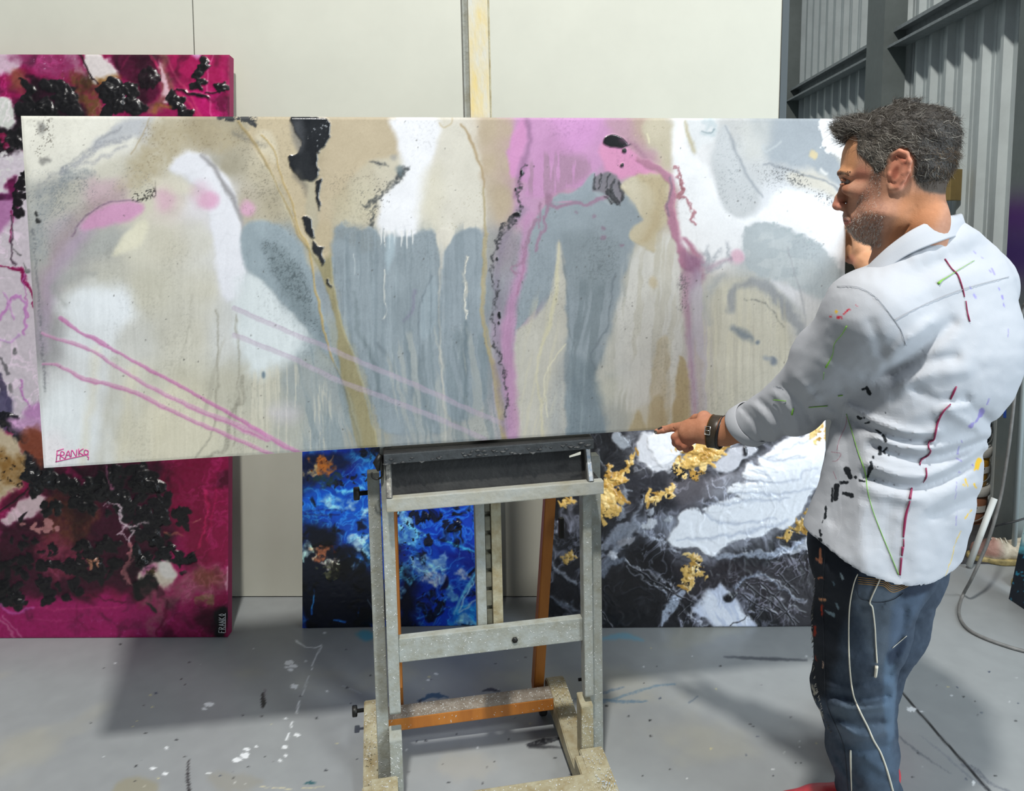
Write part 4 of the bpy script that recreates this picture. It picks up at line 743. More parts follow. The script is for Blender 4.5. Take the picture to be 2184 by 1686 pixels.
def paint_blackwhite(X, Y):
    p = Painter(X, Y, (44, 44, 50))
    x = p.X+34*fbm(p.X, p.Y, 60, 3, 2); y = p.Y+34*fbm(p.X, p.Y, 60, 3, 7)
    n1 = fbm(x, y, 60, 5, 1); rid = 1-np.abs(fbm(x, y, 46, 4, 11))*2.2
    p.C += np.stack([30*n1, 31*n1, 34*n1], -1)+(np.clip(rid-.55, 0, 1)*150)[..., None]*np.array([.95, .97, 1.05])
    p.tile(1140, 880, 3.309)
    for P, c, a in [([(480, 620), (620, 480), (700, 330), (720, 160), (480, 120), (380, 200), (380, 600)], (36, 36, 40), .8), ([(620, 440), (960, 360), (1300, 420), (1400, 560), (1000, 660), (760, 640), (640, 560)], (60, 60, 68), .9), ([(960, 460), (1400, 390), (1600, 330), (1400, 520), (1220, 620), (980, 640)], (112, 108, 114), .8), ([(620, 960), (760, 860), (950, 930), (900, 1060), (760, 1100), (640, 1060)], (34, 34, 38), .95), ([(480, 1160), (700, 1080), (1120, 1300), (1080, 1400), (840, 1420), (700, 1500), (480, 1500)], (36, 36, 40), .9), ([(1020, 1010), (1300, 1040), (1960, 1060), (1960, 1500), (1700, 1500), (1420, 1240), (1160, 1280), (1000, 1220)], (66, 62, 68), .9), ([(1300, 960), (1480, 900), (1800, 930), (1900, 1000), (1500, 1020)], (52, 54, 60), .9)]:
        p.blob(P, c, soft=16, wa=26, ws=40, a=a)
    # pale swirls
    for P, w, c in [([(480, 960), (560, 860), (660, 820), (740, 800), (760, 860)], [40, 60, 60, 40, 16], (158, 164, 176)), ([(470, 1120), (540, 1040), (640, 1060)], [70, 60, 14], (120, 128, 142)), ([(540, 1000), (640, 900), (720, 830)], [30, 50, 20], (196, 200, 208)), ([(600, 760), (640, 560), (700, 560)], [30, 36, 10], (140, 148, 160)), ([(760, 830), (900, 920), (1020, 990)], [12, 20, 14], (190, 196, 206)), ([(640, 1060), (800, 1120), (960, 1200), (1120, 1310)], [20, 14, 16, 12], (150, 152, 160)), ([(640, 1090), (780, 1180), (1000, 1270)], 8, (170, 172, 180)), ([(840, 1180), (900, 1280), (940, 1310)], [8, 14, 8], (150, 156, 168)), ([(960, 1320), (1020, 1290), (940, 1420), (900, 1500)], [10, 50, 60, 30], (176, 188, 206)), ([(1100, 1440), (1180, 1330), (1280, 1260)], [6, 20, 10], (214, 216, 222)), ([(1420, 1210), (1500, 1150), (1640, 1140), (1700, 1220), (1900, 1320)], [30, 26, 20, 14, 14], (136, 146, 162)), ([(1560, 1140), (1720, 1200), (1860, 1320), (1920, 1340)], 9, (186, 190, 200)), ([(1620, 1310), (1720, 1330), (1800, 1380), (1900, 1400)], [20, 26, 20, 12], (96, 94, 100)), ([(1560, 1370), (1700, 1390), (1840, 1410)], [10, 24, 14], (120, 118, 126)), ([(1260, 1000), (1500, 1010), (1720, 980), (1900, 900)], [30, 30, 40, 30], (164, 174, 190)), ([(1740, 990), (1860, 960), (1960, 900), (1960, 1030)], [20, 40, 70, 30], (214, 218, 226)), ([(440, 260), (470, 340), (520, 420), (600, 480), (660, 580)], [8, 12, 14, 14, 10], (130, 132, 138)), ([(130, 1050), (180, 1120), (280, 1210)], [10, 30, 26], (150, 156, 166)), ([(110, 1300), (200, 1330), (300, 1400)], [20, 40, 20], (110, 118, 132)), ([(460, 1400), (560, 1510)], 10, (110, 110, 116)), ([(1460, 900), (1500, 1000)], 10, (120, 124, 130)), ([(1200, 1490), (1100, 1400)], 10, (190, 196, 206)), ([(1340, 1330), (1400, 1300), (1430, 1270)], [10, 26, 8], (60, 60, 66)), ([(700, 400), (800, 370), (840, 440)], [8, 16, 10], (150, 152, 158)), ([(760, 560), (700, 760), (720, 800)], [20, 30, 8], (120, 126, 136)), ([(10, 640), (40, 700), (30, 780)], [30, 60, 10], (170, 174, 182))]:
        p.stroke(P, w, c, soft=4, wa=12, ws=18, a=.85, grain=.2, h=.003)
    # grey shading that runs out from under the pours
    for P, c in [([(1240, 470), (1500, 330), (1760, 180), (2000, 40), (2140, 40), (2120, 300), (2000, 600), (1820, 820), (1400, 960), (1200, 1030), (900, 920), (960, 720), (1200, 620)], (150, 153, 162)), ([(640, 150), (1000, 100), (1380, 140), (1420, 280), (1200, 340), (1000, 420), (760, 400)], (140, 142, 150)), ([(480, 900), (640, 760), (800, 700), (960, 760), (960, 860), (760, 860), (560, 1000)], (126, 132, 144))]:
        p.blob(P, c, soft=26, wa=26, ws=40, a=.75, grain=.25, gs=14)
    rid2 = 1-np.abs(fbm(x*1.2+40, y, 20, 4, 5))*2.4; r3 = np.clip(rid2-.62, 0, 1)*sstep(-.3, .5, fbm(p.X, p.Y, 70, 3, 8)); p.C += (r3*170)[..., None]*np.array([.95, .98, 1.08]); p.H += .004*r3
    # white pours
    W = (240, 243, 248)
    for P, c in [([(720, 170), (960, 120), (1340, 160), (1380, 250), (1240, 260), (1100, 240), (1000, 300), (960, 400), (900, 400), (860, 420), (800, 360), (740, 330)], (206, 208, 214)), ([(800, 160), (960, 120), (1050, 220), (980, 330), (900, 360), (840, 300), (830, 240)], (228, 230, 235)), ([(560, 170), (630, 160), (650, 220), (590, 240)], (150, 156, 164)), ([(1260, 380), (1340, 300), (1480, 230), (1560, 250), (1400, 400), (1300, 420)], (190, 192, 200)),
                 ([(1500, 400), (1520, 360), (1600, 380), (1560, 310), (1640, 270), (1760, 200), (1900, 130), (2000, 60), (2120, 60), (2110, 240), (2050, 430), (1980, 560), (1900, 650), (1800, 780), (1600, 850), (1500, 870), (1360, 920), (1300, 990), (1210, 1000), (1120, 950), (1010, 940), (950, 880), (980, 800), (1000, 720), (1080, 670), (1180, 690), (1240, 640), (1360, 620), (1460, 600), (1400, 580), (1370, 550), (1400, 520), (1560, 500), (1480, 470), (1490, 430)], W)]:
        p.blob(P, c, soft=4, wa=14, ws=30, h=.004, gloss=.12)
    for P, w in [([(1370, 545), (1440, 548), (1560, 540)], [26, 34, 20]), ([(1400, 510), (1500, 512), (1640, 505)], [20, 30, 20]), ([(1478, 440), (1560, 455), (1680, 470)], [30, 50, 30]), ([(1520, 385), (1620, 400), (1720, 410)], [34, 50, 30]), ([(1300, 640), (1400, 622), (1520, 600)], [14, 34, 20]), ([(1200, 690), (1330, 660), (1460, 640)], [24, 50, 30]), ([(1640, 290), (1740, 300), (1860, 280)], [30, 60, 30])]:
        p.stroke(P, w, W, soft=2.5, wa=6, ws=16, h=.002, gloss=.12)
    for P, w in [([(1400, 560), (1560, 570), (1800, 560), (1960, 520)], [6, 14, 12, 8]), ([(1490, 480), (1640, 490), (1860, 470)], [8, 12, 8]), ([(1880, 470), (1885, 400), (1990, 400)], 8), ([(1240, 650), (1460, 620), (1800, 600)], [6, 14, 8]), ([(1210, 720), (1320, 770), (1500, 780), (1700, 740)], [10, 16, 14, 8]), ([(1000, 900), (1180, 880), (1500, 840), (1780, 760)], [8, 14, 20, 12]), ([(1580, 320), (1700, 340), (1900, 300)], [10, 14, 8]), ([(1640, 340), (1760, 260), (1920, 200)], 10), ([(1520, 360), (1600, 400), (1640, 460)], 9)]:
        p.stroke(P, w, (178, 186, 202), soft=5, wa=8, a=.75, h=-.001)
    p.blob([(1110, 1400), (1200, 1300), (1280, 1230), (1340, 1220), (1420, 1300), (1460, 1400), (1560, 1500), (1280, 1510), (1180, 1440)], (196, 204, 222), soft=6, wa=14, h=.003)
    p.streaks([(1180, 1300), (1340, 1260), (1500, 1480), (1260, 1500)], (226, 230, 238), wid=14, length=60, slant=-.5, a=.8, cut=.0)
    p.blob([(1330, 1290), (1420, 1260), (1400, 1310), (1350, 1330)], (40, 40, 46), soft=4, wa=6, h=.003)
    for P, c in [([(760, 780), (840, 770), (870, 800), (820, 830), (770, 810)], (206, 210, 216)), ([(780, 680), (840, 660), (830, 720)], (180, 186, 196)), ([(900, 740), (960, 730), (960, 770)], (176, 182, 190)), ([(540, 990), (590, 980), (570, 1020)], (214, 216, 222)), ([(600, 880), (700, 880), (660, 940), (600, 930)], (150, 150, 156)), ([(1900, 900), (1960, 900), (1960, 1010)], (226, 228, 234)), ([(20, 640), (70, 640), (60, 720), (20, 700)], (180, 186, 198))]:
        p.blob(P, c, soft=4, wa=12, ws=14, a=.9, h=.003)
    p.spot((1470, 270), (22, 40), (50, 50, 56), soft=4, wa=10, h=.003)
    # gold leaf
    G = (212, 174, 98); G2 = (236, 206, 138)
    for P, n, s in [([(390, 270), (430, 260), (420, 340), (380, 340)], 6, 22), ([(470, 440), (560, 430), (640, 450), (620, 560), (600, 640), (580, 740), (480, 760), (470, 600)], 34, 44), ([(640, 380), (700, 290), (730, 260), (700, 340), (650, 420)], 10, 22), ([(500, 340), (560, 380), (540, 400)], 4, 16), ([(990, 330), (1040, 260), (1140, 230), (1300, 240), (1320, 280), (1200, 360), (1180, 440), (1060, 440), (1000, 400)], 44, 40), ([(800, 560), (880, 560), (900, 620), (800, 650)], 10, 26), ([(890, 570), (970, 510), (980, 590), (920, 600)], 10, 26), ([(1720, 890), (1820, 830), (1900, 700), (2000, 640), (1960, 800), (1860, 860)], 28, 30), ([(1060, 1010), (1120, 990), (1220, 1020), (1160, 1040)], 10, 24), ([(1010, 1080), (1120, 1060), (1180, 1080), (1120, 1220), (1040, 1230), (1060, 1140)], 26, 26), ([(190, 1000), (280, 980), (270, 1030), (200, 1050)], 10, 22), ([(170, 600), (270, 590), (250, 640), (180, 650)], 8, 24), ([(1900, 100), (2100, 70), (2090, 180), (1960, 210)], 12, 30), ([(960, 280), (1000, 230), (990, 300)], 3, 14), ([(1170, 1160), (1220, 1150), (1200, 1180)], 2, 16)]:
        clumps(p, P, int(n*1.5), s*.72, [G, G2, G, (180, 138, 64)], .0035, n+s, .3, soft=1.6, stretch=2.2)
    p.specks([(480, 440), (620, 450), (600, 740), (470, 740)], (40, 36, 30), dens=.3, size=14, soft=6)
    p.specks([(960, 380), (1100, 400), (1200, 440), (980, 470)], (34, 34, 36), dens=.4, size=8, soft=8)
    p.specks([(760, 540), (990, 510), (980, 640), (780, 660)], (30, 30, 34), dens=.3, size=12, soft=6)
    p.specks([(1020, 1050), (1220, 1050), (1120, 1230)], (44, 42, 44), dens=.3, size=9, soft=8)
    p.specks([(1720, 890), (1900, 720), (1980, 760), (1860, 880)], (44, 40, 40), dens=.3, size=9, soft=8)
    # scored lines
    for P in [[(1460, 1280), (1560, 1350), (1700, 1420)], [(1480, 1200), (1600, 1290), (1860, 1480)], [(1600, 1200), (1720, 1330), (1840, 1500)], [(1720, 1130), (1860, 1280)], [(1560, 1460), (1760, 1220), (1900, 1130)], [(1700, 1460), (1850, 1330)], [(660, 1080), (900, 1220), (1120, 1340)], [(980, 1200), (930, 1330)], [(1380, 1500), (1500, 1430)], [(470, 1410), (550, 1520)], [(1120, 1330), (1010, 1440)]]:
        p.stroke(P, 7, (30, 30, 34), soft=1.5, wa=4, h=-.001); p.stroke([(x+5, y-6) for x, y in P], 4, (150, 150, 158), soft=1.2, wa=4, a=.8, h=.002)
    dk = sstep(130, 60, p.C.mean(-1)); p.C *= (1-.32*dk)[..., None]; p.R[:] = np.minimum(p.R, .3)
    p.H += .0025*np.clip(rid-.3, 0, 1); p.C += 7*fbm(p.X, p.Y, 4, 3, 9)[..., None]
    return p
# ================================================================ the room
WALL_Y = 2.994
M_white = mat('white_panel', (193, 193, 180), .42, noise=.03, nscale=3, bump=.05, bscale=8)
M_steel = mat('galvanised_steel', (164, 172, 174), .42, .25, noise=.16, nscale=22, bump=.05)
M_sheet = mat('zinc_sheet', (212, 221, 220), .4, .12, noise=.07, nscale=5)
M_dark = mat('dark_gap', (40, 42, 44), .8)
def structure(o): o['kind'] = 'structure'; return o
def build_floor():
    xs = np.concatenate([np.linspace(-7, -1.95, 14)[:-1], np.arange(-1.95, 2.15, .0050), np.linspace(2.16, 7, 14)])
    ys = np.concatenate([np.linspace(-4, 1.90, 14)[:-1], np.arange(1.90, 3.0, .0050), np.linspace(3.02, 9, 16)])
    X, Y = np.meshgrid(xs, ys); Z = np.zeros_like(X)
    px, py = project(np.stack([X, Y, Z], -1))
    px = np.where(Y < 1.2, -9999, px)
    p = Painter(px, py, (146, 150, 151))
    big = fbm(X*1., Y*1., .9, 4, 3); fine = fbm(X, Y, .05, 4, 6)
    p.C += (7*big+5*fine)[..., None]
    wear = sstep(.25, .6, fbm(X, Y, .35, 4, 9)); p.C += wear[..., None]*np.array([9, 6, -2])
    p.tile(0, 0, 1)
    rs = np.random.RandomState(11)
    # slab joint
    p.stroke([(1890, 1438), (1905, 1455), (2007, 1571), (2110, 1686), (2160, 1742)], [3, 4, 5, 6, 6], (44, 44, 46), soft=1.2, wa=1)
    # splashes and drips
    S = lambda P, w, c, **k: p.stroke(P, w, c, **dict(dict(soft=1.2, wa=2, ws=8), **k))
    wht = (222, 226, 228)
    S([(633, 1366), (650, 1378), (668, 1380), (685, 1376)], [5, 2, 2, 4], wht); S([(686, 1377), (676, 1395), (668, 1412), (665, 1427)], 2.4, wht)
    S([(660, 1440), (650, 1465), (645, 1482)], 2, (190, 194, 196)); S([(639, 1495), (633, 1520)], [5, 3], wht); S([(624, 1540), (621, 1548)], 4, wht); S([(617, 1562), (612, 1575)], [3, 6], wht)
    for x, y, rx, ry in [(616, 1412, 9, 5), (626, 1420, 9, 4), (612, 1422, 6, 3), (620, 1428, 6, 3), (627, 1463, 8, 5), (446, 1501, 9, 5), (436, 1511, 6, 3), (634, 1566, 7, 3), (608, 1592, 5, 4), (608, 1610, 4, 3), (599, 1622, 4, 3), (521, 1610, 10, 6), (505, 1619, 10, 4), (526, 1597, 6, 3), (546, 1592, 3, 2), (356, 1595, 3, 3), (326, 1638, 6, 3), (352, 1649, 5, 3), (445, 1648, 5, 2), (501, 1669, 2, 3), (521, 1671, 2, 2), (609, 1531, 4, 2), (697, 1474, 3, 2), (652, 1409, 2, 2), (693, 1348, 4, 2), (309, 1676, 2, 2), (1945, 1512, 12, 5), (1966, 1516, 4, 2), (2077, 1670, 4, 4), (930, 1437, 5, 2), (914, 1449, 4, 2), (1672, 1605, 2, 2)]:
        p.spot((x, y), (rx, ry), wht, soft=1, wa=3, ws=5)
    S([(731, 1462), (770, 1478)], 2, (176, 182, 186))
    S([(403, 1620), (400, 1650), (404, 1690)], [3, 7, 7], (50, 50, 52), grain=.4); S([(561, 1478), (562, 1495), (560, 1508)], [4, 12, 3], (40, 42, 44)); S([(566, 1470), (563, 1490)], 4, (92, 82, 92), a=.6)
    p.blob([(760, 1350), (785, 1344), (800, 1362), (775, 1366)], (70, 148, 178), soft=6, wa=6, a=.8); S([(1285, 1362), (1330, 1355), (1372, 1366)], [6, 14, 4], (112, 166, 190), a=.7, soft=4)
    S([(893, 1494), (910, 1487), (935, 1483), (955, 1486)], [6, 8, 10, 3], (40, 74, 104), wa=4); S([(895, 1497), (898, 1492)], 4, (24, 26, 30))
    S([(1278, 1500), (1340, 1480), (1400, 1462), (1440, 1458)], [5, 6, 5, 4], (98, 124, 142), a=.75, grain=.4); S([(1280, 1490), (1330, 1496), (1380, 1494)], [5, 7, 3], (92, 118, 138), a=.8, grain=.4); S([(1225, 1490), (1280, 1478), (1330, 1465)], [3, 6, 3], (80, 106, 130), a=.6, grain=.4)
    S([(1124, 1588), (1160, 1581), (1200, 1572)], [5, 14, 3], (40, 42, 46), grain=.3); S([(1130, 1590), (1200, 1594)], [9, 2], (44, 46, 50), soft=3, a=.8)
    S([(1030, 1473), (1050, 1470), (1066, 1472)], [3, 7, 2], (44, 46, 50)); S([(1545, 1400), (1620, 1404), (1720, 1407)], [3, 7, 4], (72, 76, 82), soft=2.5, a=.8)
    S([(1488, 1485), (1470, 1497)], 3, (90, 104, 118), a=.7)
    S([(1906, 1560), (1950, 1597), (2000, 1632), (2030, 1650)], [2, 5, 3, 1], (92, 98, 106), a=.7, grain=.4); S([(1960, 1565), (2010, 1605), (2060, 1650), (2120, 1690)], [1, 4, 4, 2], (120, 126, 134), a=.7, grain=.4); S([(2050, 1630), (2080, 1640), (2110, 1668), (2160, 1690)], [4, 10, 6, 3], (104, 108, 116), a=.7, grain=.5)
    p.blob([(255, 1665), (300, 1655), (340, 1668), (330, 1690), (250, 1695)], (142, 136, 110), soft=8, wa=10, a=.6); p.blob([(440, 1655), (520, 1650), (560, 1670), (480, 1690)], (142, 138, 122), soft=10, wa=10, a=.4)
    S([(650, 1672), (662, 1668), (672, 1669)], [3, 6, 2], (50, 92, 98), wa=4); S([(556, 1676), (590, 1680), (620, 1682)], 2, (196, 190, 160)); S([(645, 1681), (690, 1677)], 2, (186, 180, 150))
    p.blob([(930, 1620), (1000, 1600), (1060, 1640), (960, 1660)], (160, 158, 150), soft=14, wa=16, a=.5)
    for k in range(150):
        x = rs.uniform(180, 2180); y = 1370+300*rs.rand()**.8; r = rs.uniform(.8, 2.2)
        c = [(40, 42, 44), (60, 60, 62), (210, 214, 216), (196, 190, 150), (60, 70, 90)][rs.choice(5, p=[.4, .2, .2, .12, .08])]
        p.spot((x, y), (r*1.4, r), c, soft=.9, wa=1, ws=3)
    V = np.stack([X, Y, Z], -1).reshape(-1, 3)
    m = mat('painted_concrete', rough=.34, attr=True, bump=.12, bscale=14, spec=.45)
    structure(big_mesh('floor', V, grid_quads(*X.shape), m, None, False, p.linear()))
build_floor()
def build_walls():
    # lined partition: flat sheets with open joints
    frame = box('wall_back', (-6, WALL_Y+.012, 0), (1.015, WALL_Y+.075, 3.6), M_dark, None, 0); structure(frame)
    for a, b in [(-6, -3.61), (-3.605, -2.41), (-2.405, -1.206), (-1.202, 1.018)]:
        box('panel', (a, WALL_Y, .004), (b, WALL_Y+.012, 3.6), M_white, frame, .0015)
    box('end_channel', (1.018, WALL_Y-.004, 0), (1.045, WALL_Y+.09, 3.6), mat('channel_steel', (74, 80, 82), .5, .5), frame, .002)
    # ribbed sheeting on the right, 200 mm between ribs
    d = np.array([.0875, 1.]); d /= np.linalg.norm(d); nrm = np.array([d[1], -d[0]])
    o0 = np.array([2.4, 3.34]); prof = []; s = 0.
    while s < 4.9:
        for ds, h in [(0, 0), (.062, 0), (.067, .004), (.082, .004), (.087, 0), (.118, 0), (.142, -.034), (.172, -.034), (.196, 0)]: prof.append((s+ds, h))
        s += .2
    V = []; F = []
    for (t, h) in prof:
        q = o0+d*t+nrm*h
        V += [(q[0], q[1], 0), (q[0], q[1], 5.2)]
    for i in range(len(prof)-1): F.append((2*i, 2*i+2, 2*i+3, 2*i+1))
    w = structure(mesh_obj('wall_right', V, F, M_sheet))
    far = []; F2 = []; s = 0.
    while s < 9:
        for ds, h in [(0, 0), (.15, 0), (.158, -.028), (.187, -.028), (.195, 0)]: far.append((-6+s+ds, 8.15+h))
        s += .2
    V2 = []
    for x, y in far: V2 += [(x, y, 0), (x, y, 5.2)]
    for i in range(len(far)-1): F2.append((2*i, 2*i+2, 2*i+3, 2*i+1))
    structure(mesh_obj('wall_far', V2, F2, M_sheet))
    def on_wall(t, off, z): q = o0+d*t-nrm*off; return (q[0], q[1], z)
    # girts: Z-section rails along the sheeting
    for n, z in enumerate((2.60, 4.1)):
        P = [(.03, 0), (.03, .018), (.036, .018), (.036, .006), (.14, .006), (.14, .1), (.19, .1), (.19, .094), (.146, .094), (.146, 0)]
        V = []; F = []
        for t in (-.15, 4.7):
            for off, dz in [(.032, 0), (.15, 0), (.15, -.016), (.144, -.016), (.144, -.006), (.038, -.006), (.038, .1), (.11, .1), (.11, .084), (.116, .084), (.116, .106), (.032, .106)]: V.append(on_wall(t, off, z+dz))
        k = 12
        for i in range(k): F.append((i, (i+1) % k, k+(i+1) % k, k+i))
        F += [tuple(range(k)), tuple(range(k, 2*k))[::-1]]
        structure(mesh_obj('trim_%d' % (n+1), V, F, M_steel))
    # steel portal columns
    def column(name, t, off, wid, dep, spray=None):
        # channel section, open towards the wall
        prof = [(-wid/2, 0), (wid/2, 0), (wid/2, dep), (wid/2-.006, dep), (wid/2-.006, .006), (-wid/2+.006, .006), (-wid/2+.006, dep), (-wid/2, dep)]
        nz = 140; V = []; F = []
        for j in range(nz+1):
            for a, b in prof: V.append(on_wall(t+a, off+dep-b, 5.2*j/nz))
        k = len(prof)
        for j in range(nz):
            for i in range(k): F.append((j*k+i, j*k+(i+1) % k, (j+1)*k+(i+1) % k, (j+1)*k+i))
        V = np.array(V); col = np.empty((len(V), 3), np.float32); col[:] = (124, 132, 130); col += 8*fbm(V[:, 1]*1., V[:, 2]*1., .12, 3, 5)[:, None]
        if spray:
            for (z, r, c) in spray:
                m = np.exp(-((V[:, 2]-z)/r)**2)*.9; col = col*(1-m[:, None])+np.array(c)*m[:, None]
        P = Painter(np.zeros((1, 1)), np.zeros((1, 1))); P.C = col[None]
        structure(big_mesh(name, V, np.array(F), mat('sprayed_steel', rough=.45, metal=.35, attr=True, noise=.1, nscale=18), None, False, P.linear()))
    column('steel_column', 1.86, .034, .30, .14)
    column('steel_column', .12, .034, .20, .10, [(1.52, .09, (96, 40, 130)), (1.36, .12, (70, 30, 120))])
    column('steel_column', 4.3, .034, .3, .14)
build_walls()
# ================================================================ paintings
def painted(name, parent, O, ex, ez, nrm, W, Hh, nx, nz, fn, material):
    """painted front of a canvas: lattice with relief, O = lower left corner of the face in world space, in parent space after"""
    u = np.linspace(0, W, nx); v = np.linspace(Hh, 0, nz); U, Vv = np.meshgrid(u, v)
    P = O+U[..., None]*ex+Vv[..., None]*ez
    px, py = project(P); p = fn(px, py)
    edge = np.minimum(np.minimum(U, W-U), np.minimum(Vv, Hh-Vv)); k = sstep(0, .006, edge)
    P = P+nrm*((p.H*k)[..., None]+.0008)-nrm*((1-k)[..., None]*.0012)
    inv = parent.matrix_world.inverted(); A = np.array(inv)
    Q = P.reshape(-1, 3)@A[:3, :3].T+A[:3, 3]
    return big_mesh(name, Q, grid_quads(nz, nx)[:, ::-1], material, parent, True, p.linear(), p.R)
def canvas_thing(name, label, O, ex, ez, W, Hh, T, nx, nz, fn, rough=.5, side=(226, 224, 216), side_fn=None, group=None):
    O, ex, ez = (np.asarray(q, float) for q in (O, ex, ez)); ex /= np.linalg.norm(ex); ez = ez-ex*np.dot(ex, ez); ez /= np.linalg.norm(ez)
    n = np.cross(ex, ez)          # towards the viewer when ex is right and ez is up: ex x ez = -y
    root = bpy.data.objects.new(name, None); link(root)
    root.matrix_world = Matrix(((ex[0], -n[0], ez[0], O[0]), (ex[1], -n[1], ez[1], O[1]), (ex[2], -n[2], ez[2], O[2]), (0, 0, 0, 1)))
    bpy.context.view_layer.update()
    tag(root, label, 'painting', group)
    mp = mat('artist_paint', rough=.5, attr=True, rattr=True, bump=.05, bscale=420)
    painted('painted_face', root, O, ex, ez, n, W, Hh, nx, nz, fn, mp)
    box('canvas_wrap', (0, 0, 0), (W, T, Hh), mat(name+'_wrap', side, .7, noise=.1, nscale=14, bump=.1, bscale=300), root, .0035, 3)
    fr = box('stretcher_bar', (.004, T, .004), (.05, T+.006, Hh-.004), mat('raw_pine', (196, 168, 126), .7, noise=.15, nscale=9), root, .001)
    box('stretcher_bar', (W-.05, T, .004), (W-.004, T+.006, Hh-.004), MATS['raw_pine'], root, .001)
    box('stretcher_bar', (.05, T, .004), (W-.05, T+.006, .05), MATS['raw_pine'], root, .001)
    box('stretcher_bar', (.05, T, Hh-.05), (W-.05, T+.006, Hh-.004), MATS['raw_pine'], root, .001)
    return root
def frame_from(yaw, lean, roll):
    M = Matrix.Rotation(yaw, 3, 'Z') @ Matrix.Rotation(lean, 3, 'X') @ Matrix.Rotation(roll, 3, 'Y')
    return np.array(M @ Vector((1, 0, 0))), np.array(M @ Vector((0, 0, 1)))
def lettering(name, strokes, root, to_local, width, m, lift=.0018, parent=None):
    """handwriting as raised lines of paint; strokes are poly-lines in photo pixels"""
    V = []; F = []
    for s in strokes:
        P = smooth_poly(np.asarray(s, float), 4, False) if len(s) > 2 else np.asarray(s, float)
        Q = [to_local(x, y) for x, y in P]
        v, f = tube_data(Q, width/2, 5); F += [tuple(i+len(V) for i in q) for q in f]; V += v
    return mesh_obj(name, V, F, m, parent or root, True)
def local_on_face(root, lift=.0018):
    A = np.array(root.matrix_world.inverted())
    def g(px, py):
        d = A[:3, :3]@ray(px, py); c = A[:3, :3]@CAM+A[:3, 3]; t = (-lift-c[1])/d[1]; return c+d*t
    return g
# the long canvas on the easel
ex, ez = frame_from(.15998, -.01283, -.01555)
Cc0 = np.array([-.09796, 1.90029, 1.37606])
long_canvas = canvas_thing('long_painting', 'long pale abstract painting with grey drips and a pink patch, held on the easel', Cc0-ex*1.0-ez*.4, ex, ez, 2.0, .8, .036, 860, 348, paint_long_canvas, side=(214, 213, 205))
g = local_on_face(long_canvas, .0012)
Zt = lambda L: [(x/3.3714, y/3.3714+900) for x, y in L]
sig = [[(405, 285), (412, 205)], [(408, 208), (458, 190)], [(410, 238), (440, 230)], [(432, 268), (440, 212), (462, 218), (458, 234), (438, 242), (470, 262)], [(470, 258), (492, 205), (505, 252)], [(478, 238), (504, 232)], [(512, 248), (518, 200), (548, 244), (552, 196)], [(566, 190), (568, 238)], [(600, 190), (570, 214), (602, 236)], [(634, 205), (612, 200), (606, 222), (622, 232), (634, 220), (634, 205)], [(400, 285), (460, 270), (560, 248), (638, 232)], [(625, 246), (637, 250), (634, 270)]]
lettering('signature', [Zt(s) for s in sig], long_canvas, g, .0022, mat('signature_rose', (190, 60, 130), .5))
# three paintings resting against the partition
def leaning(name, label, pl, pr, W, Hh, T, lean, nx, nz, fn, side, rough=.35):
    a = at_z(*pl, 0.0); b = at_z(*pr, 0.0); e = b-a; e /= np.linalg.norm(e)
    yaw = math.atan2(e[1], e[0]); ex, ez = frame_from(yaw, lean, 0)
    if W < 0: a = b+ex*W; W = -W
    a = a+np.array([0, 0, .002])
    return canvas_thing(name, label, a, ex, ez, W, Hh, T, nx, nz, fn, rough, side)
mag = leaning('magenta_painting', 'tall crimson and magenta painting with thick black clots leaning on the white wall', (0, 1361), (486, 1359), -1.12, 2.13, .045, math.radians(-5.6), 300, 570, paint_magenta, (150, 30, 84))
g2 = local_on_face(mag, .006)
Zb = lambda L: [(x/3.3714, y/3.3714+900) for x, y in L]
GLYPH = {'F': [(0, 0, 0, 1), (0, 1, .7, 1), (0, .55, .5, .55)], 'R': [(0, 0, 0, 1), (0, 1, .55, .9), (.55, .9, .5, .55), (.5, .55, 0, .5), (.15, .5, .65, 0)], 'A': [(0, 0, .35, 1), (.35, 1, .7, 0), (.15, .4, .55, .4)], 'N': [(0, 0, 0, 1), (0, 1, .6, 0), (.6, 0, .6, 1)], 'K': [(0, 0, 0, 1), (.55, 1, 0, .5), (0, .5, .6, 0)], 'O': [(.3, 0, 0, .5), (0, .5, .3, 1), (.3, 1, .6, .5), (.6, .5, .3, 0)]}
sv = []
for i, ch in enumerate('FRANKO'):          # written upwards along the edge, letters turned on their side
    for (a0, b0, a1, b1) in GLYPH[ch]: sv.append([(1617-44*b0, 1512-24*(i+a0)), (1617-44*b1, 1512-24*(i+a1))])
sv.append([(1622, 1512), (1620, 1372)])
lettering('signature', [Zb(s) for s in sv], mag, g2, .0021, mat('signature_white', (222, 224, 222), .5))
blu = leaning('blue_painting', 'deep blue seascape-like abstract painting on the floor behind the easel', (645, 1340), (1063, 1333), .74, .95, .04, math.radians(-5.5), 270, 334, paint_blue, (20, 70, 170))
bwp = leaning('black_white_painting', 'black, white and gold textured painting standing behind the man', (1168, 1340), (1740, 1336), 1.045, .95, .045, math.radians(-5.5), 400, 360, paint_blackwhite, (40, 40, 44))
